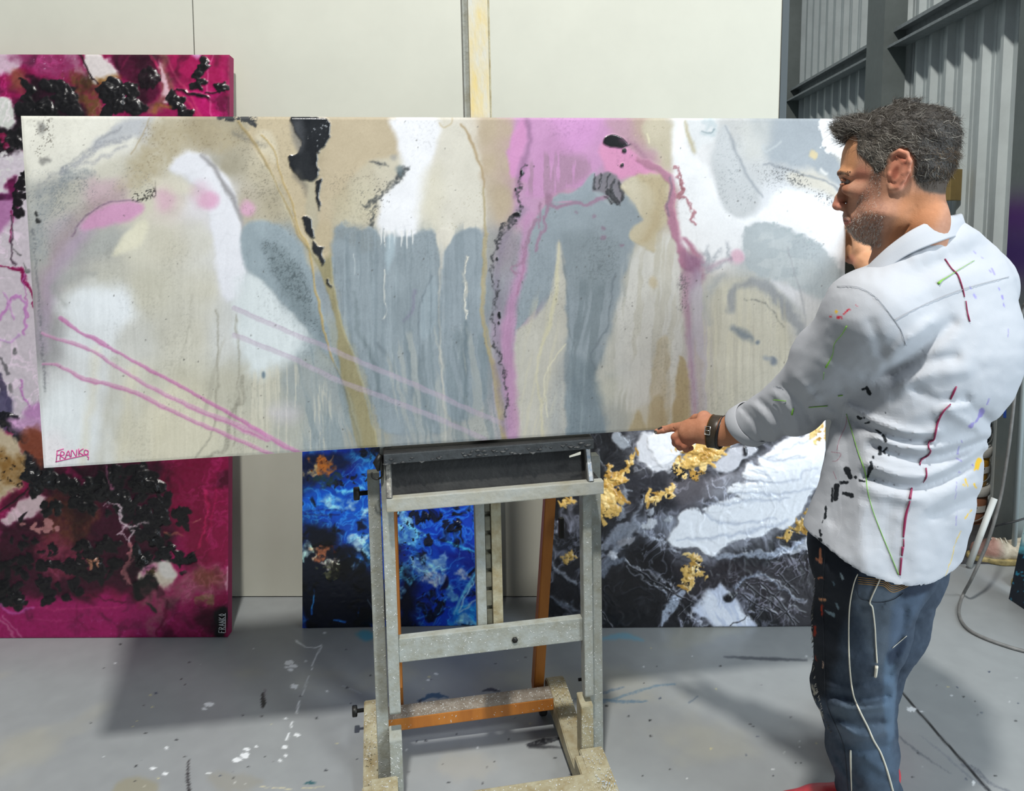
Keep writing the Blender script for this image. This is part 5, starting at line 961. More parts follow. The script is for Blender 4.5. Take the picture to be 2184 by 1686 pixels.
# ================================================================ studio easel
def build_easel():
    R = empty('studio_easel', (-.054, 2.03, 0), math.radians(10), 'paint-spattered grey wooden studio easel carrying the long painting', 'easel', ry=math.radians(-1.2))
    bpy.context.view_layer.update()
    A = np.array(R.matrix_world.inverted())
    def col_wood(name, base, gold, white, seed):
        return mat(name, base, .62, noise=gold, nscale=26, col2=white, bump=.35, bscale=90)
    grey = mat('easel_grey', (160, 165, 160), .62, noise=.1, nscale=34, col2=(140, 140, 126), bump=.3, bscale=120)
    ochre = mat('easel_ochre_grey', (170, 165, 140), .65, noise=.1, nscale=26, col2=(138, 122, 84), bump=.4, bscale=120)
    raw = mat('easel_orange_wood', (186, 118, 46), .5, noise=.1, nscale=10, col2=(150, 88, 32), stretch=(1, 1, .2))
    black = mat('black_tray', (20, 20, 20), .6, noise=.3, nscale=12, col2=(42, 42, 40), bump=.3)
    iron = mat('black_iron', (46, 46, 44), .45, .6)
    def speckle(o, seed, n, colr=(196, 198, 194), zmin=None, top=False, lo=None, hi=None, axis=1, val=0.):
        """spatter: little drops of paint standing on one face, joined as one part"""
        rs = np.random.RandomState(seed); V = []; F = []
        ax = [a for a in range(3) if a != axis]
        sg = -1 if axis == 1 else 1
        for k in range(n):
            c = np.zeros(3); c[axis] = val
            for a in ax: c[a] = rs.uniform(lo[a], hi[a])
            r = rs.uniform(.0004, .0014); L = rs.uniform(1, 3.5); th = rs.rand()*6.28; b = len(V); m = 6
            for q in range(m):
                w = 2*math.pi*q/m; u = r*L*math.cos(w); v = r*math.sin(w)
                p = c.copy(); p[ax[0]] += u*math.cos(th)-v*math.sin(th); p[ax[1]] += u*math.sin(th)+v*math.cos(th)
                for a in ax: p[a] = min(max(p[a], lo[a]), hi[a])
                V.append(p)
            t = c.copy(); t[axis] += sg*.0009; V.append(t)
            for q in range(m): F.append((b+q, b+(q+1) % m, b+m))
        s = mesh_obj('paint_spatter', V, F, mat('spatter_%d' % (sum(colr)), colr, .5), o); s['kind'] = 'stuff'
    # outer posts
    pl = prism('post', [(-.05, .03), (0, .03), (0, .875), (-.008, .886), (-.042, .886), (-.05, .875)], 'x', -.3115, -.2805, grey, R, .0015)
    speckle(pl, 1, 130, lo=(-.311, 0, .05), hi=(-.281, 0, .86), val=-.0502)
    pr = prism('post', [(-.05, .03), (0, .03), (0, .875), (-.008, .886), (-.042, .886), (-.05, .875)], 'x', .266, .306, grey, R, .0015)
    speckle(pr, 2, 130, lo=(.267, 0, .05), hi=(.305, 0, .86), val=-.0502)
    # inner sliding uprights with chamfered ends
    for x0, x1, s in ((-.277, -.2475, 3), (.2445, .2685, 4)):
        z0 = .255 if x0 < 0 else .232
        o = prism('sliding_upright', [(-.09, z0+.008), (-.084, z0), (-.062, z0), (-.052, z0+.045), (-.052, .97), (-.09, .97)], 'x', x0, x1, grey, R, .0012)
        speckle(o, s, 70, lo=(x0, 0, z0+.02), hi=(x1, 0, .8), val=-.0902)
        prism('wood_backing', [(-.052, z0+.05), (-.046, z0+.05), (-.046, .95), (-.052, .95)], 'x', x0+.002, x1+.006 if x0 < 0 else x1-.002, raw, R)
    # rear edge of the right upright is bare wood
    # cross rail
    b = box('cross_rail', (-.2475, -.074, .388), (.2445, -.05, .452), grey, R, .002); speckle(b, 5, 160, lo=(-.245, 0, .39), hi=(.243, 0, .45), val=-.0742)
    lathe('bolt', [(.0, 0), (.008, 0), (.008, .004), (.0, .004)], iron, b, 6).matrix_local = Matrix.Translation((.058, -.074, .414)) @ Matrix.Rotation(math.pi/2, 4, 'X')
    # mast: two laths with a toothed rack between, rising behind the canvas
    ml = box('mast_lath', (-.036, -.045, .415), (-.011, -.012, 2.6), grey, R, .0015); mr = box('mast_lath', (.006, -.045, .415), (.033, -.012, 2.6), ochre, R, .0015)
    rack = box('rack', (-.011, -.030, .42), (.006, -.014, 1.05), mat('rack_olive', (112, 110, 92), .6, noise=.3, nscale=40), R, .001)
    z = .44
    while z < .78:
        prism('tooth', [(-.030, z), (-.040, z+.006), (-.040, z+.044), (-.030, z+.046)], 'x', -.010, .005, MATS['rack_olive'], rack, .0008); z += .052
    for x in (-.024, .02):
        s = lathe('screw', [(0, 0), (.004, 0), (.004, .003), (0, .003)], iron, ml if x < 0 else mr, 8); s.matrix_local = Matrix.Translation((x, -.0452, .43)) @ Matrix.Rotation(math.pi/2, 4, 'X')
    # upper sliding sleeve of the mast, in front of the laths and behind the painting
    box('mast_front', (-.023, -.060, 1.05), (.026, -.045, 2.6), mat('mast_stained', (186, 184, 172), .6, noise=.1, nscale=16, col2=(196, 176, 118), bump=.3, stretch=(2, 2, .6)), R, .0012)
    # paint tray: lip, deep trough, end brackets and front rail
    box('tray_rail', (-.266, -.142, .818), (.288, -.118, .853), mat('tray_rail_paint', (168, 172, 168), .6, noise=.1, nscale=7, col2=(150, 144, 122), bump=.7, bscale=45), R, .003)
    box('tray_floor', (-.262, -.120, .846), (.280, -.055, .855), black, R, .002)
    trough = prism('tray_back', [(-.118, .854), (-.112, .852), (-.080, .962), (-.086, .964)], 'x', -.25, .246, black, R)
    box('tray_lip', (-.268, -.138, .953), (.262, -.082, .967), black, R, .003); box('tray_lip', (-.268, -.144, .940), (.262, -.138, .965), mat('black_slate_lip', (60, 64, 66), .5, noise=.3, nscale=30, bump=.4), R, .002)
    # crust of dried paint along the lip
    rs = np.random.RandomState(4); V = []; F = []
    for k in range(46):
        x = rs.uniform(-.268, .262); zc = rs.uniform(.940, .958); r = rs.uniform(.0015, .0045); b0 = len(V)
        v, f = tube_data([(x-r*1.8, -.1435, zc), (x, -.1435-r*.8, zc+rs.uniform(-.003, .003)), (x+r*2.4, -.1435, zc)], [r*.3, r*.7, r*.2], 6); V += v; F += [tuple(i+b0 for i in q) for q in f]
    c = mesh_obj('paint_crust', V, F, mat('dried_paint', (82, 84, 84), .6, noise=.5, nscale=60, col2=(30, 30, 32)), R, True); c['kind'] = 'stuff'
    for x0, x1 in ((-.266, -.250), (.246, .262)):
        br = prism('tray_bracket', [(-.142, .853), (-.06, .853), (-.06, .950), (-.104, .950)], 'x', x0, x1, mat('bracket_grey', (104, 104, 100), .65, noise=.2, nscale=30), R, .001)
        st = prism('paint_run', [(-.1435, .856), (-.1405, .856), (-.1050, .945), (-.1080, .945)], 'x', x0+.003, x1-.003, mat('pale_run' if x0 < 0 else 'blue_run', (176, 172, 160) if x0 < 0 else (96, 128, 160), .6, noise=.3, nscale=60, col2=(60, 58, 54) if x0 < 0 else (206, 206, 200), bump=.6), br)
    chip = prism('paint_chip', [(.196, .927), (.226, .936), (.2255, .929), (.196, .9235)], 'y', -.148, -.145, mat('chip_white', (196, 196, 184), .5), R)
    # knobs with their threaded stems
    def knob(x, y, z, ln, r, side=-1):
        k = lathe('clamp_knob', [(.001, 0), (r*.35, 0), (r*.35, ln*.55), (r*.9, ln*.58), (r, ln*.64), (r, ln*.94), (r*.9, ln), (.001, ln)], iron, R, 14)
        k.matrix_local = Matrix.Translation((x, y, z)) @ Matrix.Rotation(side*math.pi/2, 4, 'Y'); return k
    knob(-.3115, -.03, .832, .036, .017); knob(.306, .22, .085, .03, .014, 1); knob(-.352, .20, .09, .034, .016)
    # hook on the left bracket
    pts = [(-.27, -.1, .95), (-.272, -.1, .91)]+[(-.286+.013*math.cos(a), -.1, .903+.013*math.sin(a)) for a in np.linspace(.3, -3.6, 14)]
    tube('hook', pts, .0024, iron, R, 7)
    tube('bulldog_clip', [(-.276, -.11, .955), (-.285, -.11, .935), (-.281, -.11, .915)], [.006, .010, .004], iron, R, 8)
    # H base
    def side_rail(x0, x1, s):
        P = [(-.42, .02), (-.42, .085), (-.12, .098), (-.115, .06), (-.05, .06), (.06, .08), (.215, .098), (.245, .09), (.258, .07), (.258, .03), (.24, .02)]
        o = prism('base_rail', P, 'x', x0, x1, ochre, R, .003); return o
    rl = side_rail(-.352, -.3125, 1); rr = side_rail(.205, .262, 2)
    speckle(rl, 6, 160, lo=(-.35, -.4, 0), hi=(-.315, .22, 0), axis=2, val=.0985); speckle(rr, 7, 160, lo=(.208, .0, 0), hi=(.26, .22, 0), axis=2, val=.0985)
    for x0, x1 in ((-.28, -.2475), (.232, .2655)):
        zt = .19 if x0 < 0 else .215
        blk = prism('post_block', [(-.095, .03), (-.045, .03), (-.045, zt+.01), (-.095, zt)], 'x', x0, x1, ochre if x0 > 0 else grey, R, .0015)
        speckle(blk, 8+int(x0 > 0), 60, lo=(x0, 0, .05), hi=(x1, 0, zt-.01), val=-.0952)
    fr = prism('front_foot', [(-.46, .02), (-.46, .07), (-.13, .1), (-.1, .1), (-.1, .02)], 'x', .222, .287, ochre, R, .003)
    speckle(fr, 10, 150, lo=(.224, -.3, 0), hi=(.285, -.11, 0), axis=2, val=.1005); speckle(fr, 12, 30, (150, 176, 206), lo=(.24, -.27, 0), hi=(.28, -.2, 0), axis=2, val=.1005)
    fl = prism('front_foot', [(-.46, .02), (-.46, .07), (-.14, .1), (-.1, .1), (-.1, .02)], 'x', -.331, -.262, ochre, R, .003)
    speckle(fl, 13, 90, lo=(-.33, -.3, 0), hi=(-.264, -.11, 0), axis=2, val=.1005)
    sp = box('stretcher', (-.3125, .126, .062), (.205, .188, .098), raw, R, .002)
    box('stretcher_top', (-.3120, .1275, .098), (.2045, .187, .0992), mat('spattered_top', (146, 138, 126), .7, noise=.2, nscale=40, col2=(112, 100, 84)), sp, 0)
    speckle(sp, 14, 260, lo=(-.28, .128, 0), hi=(.2, .186, 0), axis=2, val=.0994); speckle(sp, 15, 30, lo=(-.28, 0, .065), hi=(.2, 0, .097), val=.1258)
    fb = box('stretcher', (-.262, -.245, .05), (.222, -.187, .096), ochre, R, .002); speckle(fb, 16, 160, lo=(-.25, -.243, 0), hi=(.22, -.19, 0), axis=2, val=.0962)
    # rear braces in bare varnished wood
    for x0, x1 in ((.176, .208), (-.268, -.236)):
        rb = prism('rear_brace', [(.095, .80), (.125, .80), (.262, .075), (.250, .058), (.228, .060), (.218, .08)], 'x', x0, x1, raw, R, .0025)
        for v in rb.data.vertices: v.co.x += (v.co.z-.42)*.036 if x0 > 0 else 0.
    box('hinge_clip', (.225, .1, .60), (.24, .115, .66), iron, R, .003)
    # castors
    for x in (.186, -.3):
        for y in (.2,):
            w = lathe('castor', [(.004, -.011), (.022, -.011), (.026, -.007), (.026, .007), (.022, .011), (.004, .011)], mat('castor_rubber', (26, 26, 28), .5), R, 20)
            w.matrix_local = Matrix.Translation((x, y, .026)) @ Matrix.Rotation(math.pi/2, 4, 'Y')
    for x in (.25, -.3):
        w = lathe('castor', [(.004, -.011), (.016, -.011), (.02, -.007), (.02, .007), (.016, .011), (.004, .011)], MATS['castor_rubber'], R, 20)
        w.matrix_local = Matrix.Translation((x, -.4, .02)) @ Matrix.Rotation(math.pi/2, 4, 'Y')
build_easel()
# ================================================================ modelling with distance fields (figure, shoes)
class Grid(tuple): pass
def lattice(lo, hi, h):
    lo = np.asarray(lo, np.float32); n = np.ceil((np.asarray(hi)-lo)/h).astype(int)+1
    ax = [lo[i]+h*np.arange(n[i], dtype=np.float32) for i in range(3)]
    G = Grid(g.astype(np.float32) for g in np.meshgrid(*ax, indexing='ij')); G.lo = lo; G.h = h; G.n = n
    return G, lo, h
class Prim:
    """a shape that is only worked out near itself"""
    def __init__(s, G, f, lo, hi, neg=False): s.G, s.f, s.lo, s.hi, s.neg = G, f, lo, hi, neg
    def __neg__(s): return Prim(s.G, s.f, s.lo, s.hi, not s.neg)
    def full(s): d = s.f(s.G); return -d if s.neg else d
    def near(s, pad):
        a = np.clip(np.floor((s.lo-pad-s.G.lo)/s.G.h).astype(int), 0, s.G.n); b = np.clip(np.ceil((s.hi+pad-s.G.lo)/s.G.h).astype(int)+1, 0, s.G.n)
        sl = tuple(slice(a[i], b[i]) for i in range(3))
        d = s.f(tuple(g[sl] for g in s.G)); return sl, (-d if s.neg else d)
    def __add__(s, o): return s.full()+o
    def __sub__(s, o): return s.full()-o
    def __lt__(s, o): return s.full() < o
def _smin(a, b, k):
    m = np.maximum(k-np.abs(a-b), 0)/k; return np.minimum(a, b)-m*m*k*.25
def smin(a, b, k):
    if isinstance(a, Prim): a = a.full()
    if isinstance(b, Prim):
        sl, d = b.near(k+.012); a[sl] = _smin(a[sl], d, k); return a
    return _smin(a, b, k)
def smax(a, b, k):
    if isinstance(a, Prim): a = a.full()
    if isinstance(b, Prim):
        sl, d = b.near(k+.012); a[sl] = -_smin(-a[sl], -d, k); return a
    return -_smin(-a, -b, k)
def _cone(G, a, b, ra, rb):
    X, Y, Z = G; a = np.asarray(a, np.float32); e = np.asarray(b, np.float32)-a
    x = X-a[0]; y = Y-a[1]; z = Z-a[2]
    t = np.clip((x*e[0]+y*e[1]+z*e[2])/(np.dot(e, e)+1e-9), 0, 1)
    return np.sqrt((x-e[0]*t)**2+(y-e[1]*t)**2+(z-e[2]*t)**2)-(ra+(rb-ra)*t)
def chain(G, P, R, k=.01):
    P = np.array(P, float); R = list(R)
    def f(g):
        d = None
        for i in range(len(P)-1):
            c = _cone(g, P[i], P[i+1], R[i], R[i+1]); d = c if d is None else _smin(d, c, k)
        return d.astype(np.float32)
    r = max(R); return Prim(G, f, P.min(0)-r, P.max(0)+r)
def ellipsoid(G, c, r, axes=None):
    c = np.asarray(c, float)
    def f(g):
        X, Y, Z = g; x, y, z = X-c[0], Y-c[1], Z-c[2]
        if axes is not None:
            A = np.asarray(axes, np.float32); x, y, z = (A[i][0]*x+A[i][1]*y+A[i][2]*z for i in range(3))
        k0 = np.sqrt((x/r[0])**2+(y/r[1])**2+(z/r[2])**2); k1 = np.sqrt((x/r[0]**2)**2+(y/r[1]**2)**2+(z/r[2]**2)**2)
        return (k0*(k0-1)/(k1+1e-6)).astype(np.float32)
    m = max(r)*1.15; return Prim(G, f, c-m, c+m)
def surface_nets(D, lo, h):
    """quads of the zero level of D"""
    nx, ny, nz = D.shape; S = D < 0
    cnt = np.zeros((nx-1, ny-1, nz-1), np.int16); acc = np.zeros((nx-1, ny-1, nz-1, 3), np.float32)
    cs = [(i, j, k) for i in (0, 1) for j in (0, 1) for k in (0, 1)]
    for c in cs:
        for ax in range(3):
            if c[ax]: continue
            e = list(c); e[ax] = 1
            s0 = tuple(slice(c[i], c[i]+D.shape[i]-1) for i in range(3)); s1 = tuple(slice(e[i], e[i]+D.shape[i]-1) for i in range(3))
            x = S[s0] != S[s1]
            if not x.any(): continue
            a = D[s0][x]; b = D[s1][x]; t = a/(a-b+1e-12)
            q = np.array(c, np.float32)[None].repeat(len(t), 0); q[:, ax] = t
            acc[x] += q; cnt[x] += 1
    act = cnt > 0; idx = np.full(act.shape, -1, np.int64); idx[act] = np.arange(act.sum())
    I = np.argwhere(act); V = lo+h*(I+acc[act]/cnt[act][:, None])
    Q = []
    for ax in range(3):
        b, c = [(1, 2), (2, 0), (0, 1)][ax]
        sl0 = [slice(None)]*3; sl1 = [slice(None)]*3; sl0[ax] = slice(0, -1); sl1[ax] = slice(1, None)
        x = S[tuple(sl0)] != S[tuple(sl1)]
        P = np.argwhere(x)
        ok = (P[:, b] > 0) & (P[:, c] > 0) & (P[:, b] < D.shape[b]-1) & (P[:, c] < D.shape[c]-1); P = P[ok]
        if len(P) == 0: continue
        ins = S[tuple(P.T)]
        def cell(db, dc):
            q = P.copy(); q[:, b] -= db; q[:, c] -= dc; return idx[tuple(q.T)]
        q = np.stack([cell(1, 1), cell(0, 1), cell(0, 0), cell(1, 0)], -1)
        q[~ins] = q[~ins][:, ::-1]; Q.append(q)
    return V, np.concatenate(Q)
def vnormals(V, Q):
    a = V[Q[:, 2]]-V[Q[:, 0]]; b = V[Q[:, 3]]-V[Q[:, 1]]; n = np.cross(a, b); N = np.zeros_like(V)
    for i in range(4): np.add.at(N, Q[:, i], n)
    return N/(np.linalg.norm(N, axis=1, keepdims=True)+1e-12)
class Skin1D(Painter):
    """painter on a list of vertices given by picture-like coordinates"""
    def __init__(s, x, y, base): Painter.__init__(s, x[None], y[None], base)

def refine(V, Q, mask):
    """split the masked quads into four"""
    M = Q[mask]; E = np.sort(np.stack([M, np.roll(M, -1, 1)], -1).reshape(-1, 2), 1)
    key = E[:, 0].astype(np.int64)*len(V)+E[:, 1]; uq, inv = np.unique(key, return_inverse=True)
    mid = (V[uq//len(V)]+V[uq % len(V)])/2; e = inv.reshape(-1, 4)+len(V); c = np.arange(len(M))+len(V)+len(mid)
    V2 = np.concatenate([V, mid, V[M].mean(1)])
    q = np.concatenate([np.stack([M[:, i], e[:, i], c, e[:, i-1]], -1) for i in range(4)])
    return V2, np.concatenate([Q[~mask], q])
def on_surface(V, facing, lift=.0012):
    """picture point -> point on the near side of a mesh"""
    F = V[facing]; fx, fy = project(F); dep = F[:, 1]*math.cos(PITCH)-(F[:, 2]-EYE)*math.sin(PITCH)
    def g(px, py):
        d2 = (fx-px)**2+(fy-py)**2; i = np.argpartition(d2, 5)[:5]
        return at_d(px, py, float(dep[i].min())-lift)
    return g
def paint_lines(name, g, lines, m, parent, base, step=4.):
    """dribbles of paint as thin raised cords lying on the cloth, one part each"""
    for P, w in lines:
        P = np.asarray(P, float); w = np.full(len(P), w, float) if np.isscalar(w) else np.asarray(w, float)
        Q = np.column_stack([P, w]); Q = smooth_poly(Q, 6, False) if len(P) > 2 else Q
        L = np.concatenate([[0], np.cumsum(np.hypot(*np.diff(Q[:, :2], axis=0).T))]); t = np.linspace(0, L[-1], max(4, int(L[-1]/step)+1))
        Q = np.column_stack([np.interp(t, L, Q[:, i]) for i in range(3)])
        pts = np.array([g(q[0], q[1]) for q in Q]); dep = np.linalg.norm(pts-CAM, axis=1)
        v, f = tube_data(pts-base, np.maximum(Q[:, 2], .9)*dep/FPX*.5, 5); mesh_obj(name, v, f, m, parent, True)
# ================================================================ the man
def build_person():
    az = lambda deg: np.array([math.sin(math.radians(deg)), math.cos(math.radians(deg)), 0.])
    UP = np.array([0, 0, 1.])
    root = empty('person', at_z(1850, 1735, 0), 0, 'man in a paint-marked white shirt and torn jeans steadying the long painting', 'person')
    bpy.context.view_layer.update(); base = np.array(root.matrix_world.translation)
    def put(name, V, Q, m, cols=None, parent=root, smooth=True, gloss=None): return big_mesh(name, V-base, Q, m, parent, smooth, cols, gloss)
    # ---------------------------------------------------------- head
    S = 1093.; SU = 1175.; hf = az(-58); hl = np.array([-hf[1], hf[0], 0.]); O = at_d(1925, 365, 1.51)
    U = lambda px: (1925-px)/SU
    Hh = lambda py: (365-py)/S
    def W3(px, py, v): return O+hf*U(px)+hl*v+UP*Hh(py)
    rows = np.array([  # y, front x, back x, half width
        (226, 1922, 1930, .004), (229, 1900, 1952, .026), (236, 1872, 1984, .044), (248, 1846, 2004, .058), (266, 1822, 2019, .0685), (290, 1804, 2028, .0745), (320, 1791, 2031, .0770), (350, 1787, 2028, .0765),
        (366, 1787, 2024, .0750), (376, 1788, 2020, .0735), (386, 1795, 2015, .0715), (400, 1802, 2008, .0700), (420, 1805, 1998, .0675), (440, 1804, 1980, .0640), (455, 1801, 1966, .0605), (468, 1803, 1950, .0570), (480, 1809, 1936, .0535),
        (492, 1816, 1922, .0490), (502, 1820, 1910, .0440), (510, 1826, 1898, .0370), (516, 1836, 1886, .0250), (520, 1852, 1870, .0080)])
    def head_field(G, grow=0.):
        X, Y, Z = G; x, y, z = X-O[0], Y-O[1], Z-O[2]
        u = hf[0]*x+hf[1]*y; v = hl[0]*x+hl[1]*y; hh = z
        hs = Hh(rows[:, 0])[::-1]; fr = U(rows[:, 1]+np.interp(rows[:, 0], [226, 300, 380, 440, 460, 490, 520], [0, 4, 6, 6, 3, 5, 4]))[::-1]; bk = U(rows[:, 2])[::-1]; wd = rows[::-1, 3]
        hd = np.linspace(hs[0], hs[-1], 240)
        sm = lambda q: np.convolve(np.pad(np.interp(hd, hs, q), 5, 'edge'), np.ones(11)/11, 'valid')
        f = np.interp(hh, hd, sm(fr)); b = np.interp(hh, hd, sm(bk)); w = np.interp(hh, hd, sm(wd))
        c = b+(f-b)*.42; A = np.where(u > c, f-c, c-b)+1e-4
        a = np.abs((u-c)/A); vv = np.abs(v)/w
        ex_ = 2.15-.42*sstep(0, .08, u-c)*sstep(.0, -.02, hh)*sstep(-.098, -.075, hh)
        q = (a**ex_+vv**ex_)**(1/ex_)
        d = (q-1)*np.minimum(A, w)*.92
        d = np.maximum(d, np.maximum(hh-Hh(226), Hh(520)-hh))
        return (d-grow).astype(np.float32), u, v, hh
    lo = np.min([W3(1760, 215, .11), W3(2070, 215, -.11), W3(1760, 600, -.11), W3(2070, 600, .11)], 0)-.012; hi = np.max([W3(1760, 205, .11), W3(2070, 205, -.11), W3(2070, 205, .11), W3(1760, 205, -.11)], 0)+.012
    lo[2] = W3(1900, 585, 0)[2]
    G, l0, h0 = lattice(lo, hi, .0024); 
    D, u, v, hh = head_field(G)
    D0 = D.copy()
    av = np.abs(v)
    # neck
    nk = chain(G, [W3(1950, 400, 0), W3(1962, 470, 0), W3(1975, 590, 0)], [.048, .0500, .052], .02); D = smin(D, nk, .022)
    D = smin(D, chain(G, [W3(1928, 412, .052), W3(1912, 470, .044), W3(1880, 560, .018)], [.012, .014, .014], .01), .02)   # strap muscle
    for k in range(5):                                                                                                          # creases of the turned neck
        a = W3(1948+11*k, 438+3*k, .056-.004*k); b = W3(1912+13*k, 480+6*k, .06-.004*k); c = W3(1890+14*k, 540, .05)
        D = smax(D, -chain(G, [a, b, c], [.0012, .0024, .0018], .002), .006)
    # jaw angle, cheekbone, brow, mouth mound
    for sg in (1, -1):
        D = smin(D, ellipsoid(G, W3(1896, 455, sg*.050), (.030, .030, .014)), .03)
        D = smin(D, ellipsoid(G, W3(1836, 405, sg*.045), (.026, .013, .012), (hf, hl, UP)), .022)
        D = smin(D, chain(G, [W3(1803, 375, sg*.012), W3(1803, 371, sg*.030), W3(1818, 373, sg*.050)], [.0085, .0085, .007], .01), .012)
        D = smax(D, -ellipsoid(G, W3(1800, 389, sg*.030), (.0125, .017, .0105), (hf, hl, UP)), .014)
        D = smin(D, ellipsoid(G, W3(1813, 399, sg*.036), (.007, .012, .0035), (hf, hl, UP)), .010)                              # bag under the eye
    D = smin(D, ellipsoid(G, W3(1822, 468, 0), (.012, .024, .020), (hf, hl, UP)), .016)
    # nose
    D = smin(D, chain(G, [W3(1806, 386, 0), W3(1800, 402, 0), W3(1793, 422, 0), W3(1789, 436, 0)], [.0062, .0072, .0090, .0098], .006), .010)
    D = smin(D, ellipsoid(G, W3(1789.5, 438, 0), (.0100, .0092, .0082), (hf, hl, UP)), .006)
    for sg in (1, -1):
        D = smin(D, ellipsoid(G, W3(1801, 441, sg*.0135), (.0105, .0070, .0075), (hf, hl, UP)), .006)
        D = smax(D, -ellipsoid(G, W3(1796, 449, sg*.0075), (.0065, .0035, .0040), (hf, hl, UP)), .002)
        D = smax(D, -chain(G, [W3(1812, 440, sg*.020), W3(1820, 456, sg*.030), W3(1826, 470, sg*.034)], [.001, .0016, .001], .002), .006)
    D = smax(D, -chain(G, [W3(1798, 456, -.003), W3(1798, 456, .003)], [.0022, .0022]), .004)
    # lips
    D = smin(D, chain(G, [W3(1811, 466, 0), W3(1813, 467, .012), W3(1822, 470, .024)], [.0034, .0032, .0012], .004), .004); D = smin(D, chain(G, [W3(1811, 466, 0), W3(1813, 467, -.012), W3(1822, 470, -.024)], [.0034, .0032, .0012], .004), .004)
    D = smin(D, chain(G, [W3(1815, 477, 0), W3(1817, 476.5, .010), W3(1825, 473, .022)], [.0036, .0034, .0012], .004), .005); D = smin(D, chain(G, [W3(1815, 477, 0), W3(1817, 476.5, -.010), W3(1825, 473, -.022)], [.0036, .0034, .0012], .004), .005)
    D = smax(D, -chain(G, [W3(1808, 471, 0), W3(1813, 471, .014), W3(1825, 471.5, .027)], [.0013, .0013, .0008], .002), .003)
    D = smax(D, -chain(G, [W3(1819, 485.5, -.014), W3(1819, 485.5, .014)], [.002, .002]), .008)
    # forehead lines and crow's feet
    for (a, b) in [((1788, 341), (1822, 331)), ((1787, 351), (1824, 343)), ((1788, 360), (1818, 355)), ((1792, 330), (1815, 322))]:
        P = [W3(a[0]-3, a[1], -.02), W3(a[0]-2.5, a[1], .018), W3((a[0]+b[0])/2, (a[1]+b[1])/2-2, .046), W3(b[0]+6, b[1]+4, .062)]
        D = smax(D, -chain(G, P, [.0011]*4, .002), .0045)
    for (a, b) in [((1828, 385), (1846, 380)), ((1828, 390), (1847, 392)), ((1820, 399), (1838, 406)), ((1826, 378), (1842, 370))]:
        P = [W3(a[0], a[1], .062), W3(b[0], b[1], .073)]; D = smax(D, -chain(G, P, [.0009, .0007]), .003)
    # ears
    tilt = [(1906, 362, .076), (1905, 347, .079), (1911, 335, .083), (1927, 328.5, .088), (1941, 334, .091), (1948, 350, .091), (1946, 369, .087), (1937, 387, .082), (1925, 401, .077), (1915, 403, .074), (1909, 394, .072)]
    for sg in (1, -1):
        E = [W3(a, b, sg*(c-.002)) for a, b, c in tilt]
        pl = ellipsoid(G, W3(1927, 363, sg*.0795), (.0170, .0050, .031), (hf+.12*UP, hl*sg-.26*hf*-1, UP-.12*hf))
        ear = smin(pl, chain(G, E, [.0032, .0036, .0040, .0042, .0042, .0040, .0036, .0036, .0060, .0066, .0045], .004), .004)
        ear = smin(ear, chain(G, [W3(1921, 340, sg*.085), W3(1936, 350, sg*.0865), W3(1935, 372, sg*.0835), W3(1921, 388, sg*.080)], [.0022, .0034, .0034, .003], .004), .003)
        ear = smin(ear, ellipsoid(G, W3(1909, 375, sg*.0765), (.0045, .0045, .0065), (hf, hl, UP)), .003)
        ear = smax(ear, -ellipsoid(G, W3(1920, 371, sg*.0885), (.0090, .0075, .0125), (hf, hl, UP)), .003)
        ear = smax(ear, -ellipsoid(G, W3(1924, 345, sg*.090), (.0085, .0050, .0060), (hf, hl, UP)), .003)
        D = smin(D, ear, .005)
    V, Q = surface_nets(D, l0, h0)
    # skin colours in profile coordinates, same on both sides
    x = V-O; uu = x@hf; vv = x@hl; hz = x[:, 2]; px = 1925-uu*SU; py = 365-hz*S
    sk = Skin1D(px, py, (180, 132, 106)); sk.tile(0, 0, 1)
    sk.C += (10*fbm(px, py, 26, 3, 2)+7*fbm(px, py, 5, 2, 4))[None, :, None]
    sk.blob([(1786, 300), (1830, 300), (1834, 360), (1790, 372)], (196, 138, 92), soft=12, wa=4, a=.7)
    sk.spot((1848, 372), (16, 12), (196, 118, 96), soft=12, a=.6); sk.spot((1790, 436), (14, 14), (196, 122, 102), soft=6, a=.6); sk.spot((1852, 412), (18, 10), (188, 118, 92), soft=10, a=.5)
    sk.blob([(1803, 380), (1818, 378), (1820, 408), (1806, 424), (1800, 404)], (150, 92, 66), soft=5, wa=2, a=.55)
    sk.spot((1928, 366), (24, 40), (204, 132, 106), soft=6, a=.8); sk.spot((1920, 370), (7, 11), (146, 80, 62), soft=4, a=.8); sk.stroke([(1917, 338), (1930, 342), (1940, 356)], 6, (150, 82, 62), soft=3, a=.6)  # shade in the ear hollow and fold painted into the skin colour
    sk.stroke([(1800, 467), (1812, 468), (1822, 471)], 4, (172, 98, 88), soft=2, wa=0); sk.stroke([(1804, 477), (1814, 476), (1824, 472)], 5, (176, 100, 90), soft=2, wa=0); sk.stroke([(1798, 471.3), (1812, 471), (1826, 471.5)], 1.6, (84, 40, 36), soft=.8, wa=0)
    beard = [(1797, 451), (1812, 452), (1824, 464), (1832, 452), (1838, 430), (1852, 405), (1866, 380), (1872, 362), (1886, 368), (1892, 388), (1893, 420), (1906, 440), (1900, 470), (1892, 500), (1888, 525), (1840, 530), (1812, 505), (1812, 484), (1826, 474), (1806, 463)]
    sk.blob(beard, (150, 108, 90), soft=5, wa=5, ws=10, a=.75, grain=.4, gs=2.2)
    sk.blob([(1812, 486), (1840, 486), (1890, 480), (1892, 525), (1836, 526), (1814, 505)], (146, 118, 102), soft=7, wa=4, a=.6, grain=.5, gs=2)
    sk.stroke([(1790, 370), (1800, 367), (1818, 371)], [7, 8, 4], (70, 54, 44), soft=2, wa=1, ws=4, a=.9, grain=.3)
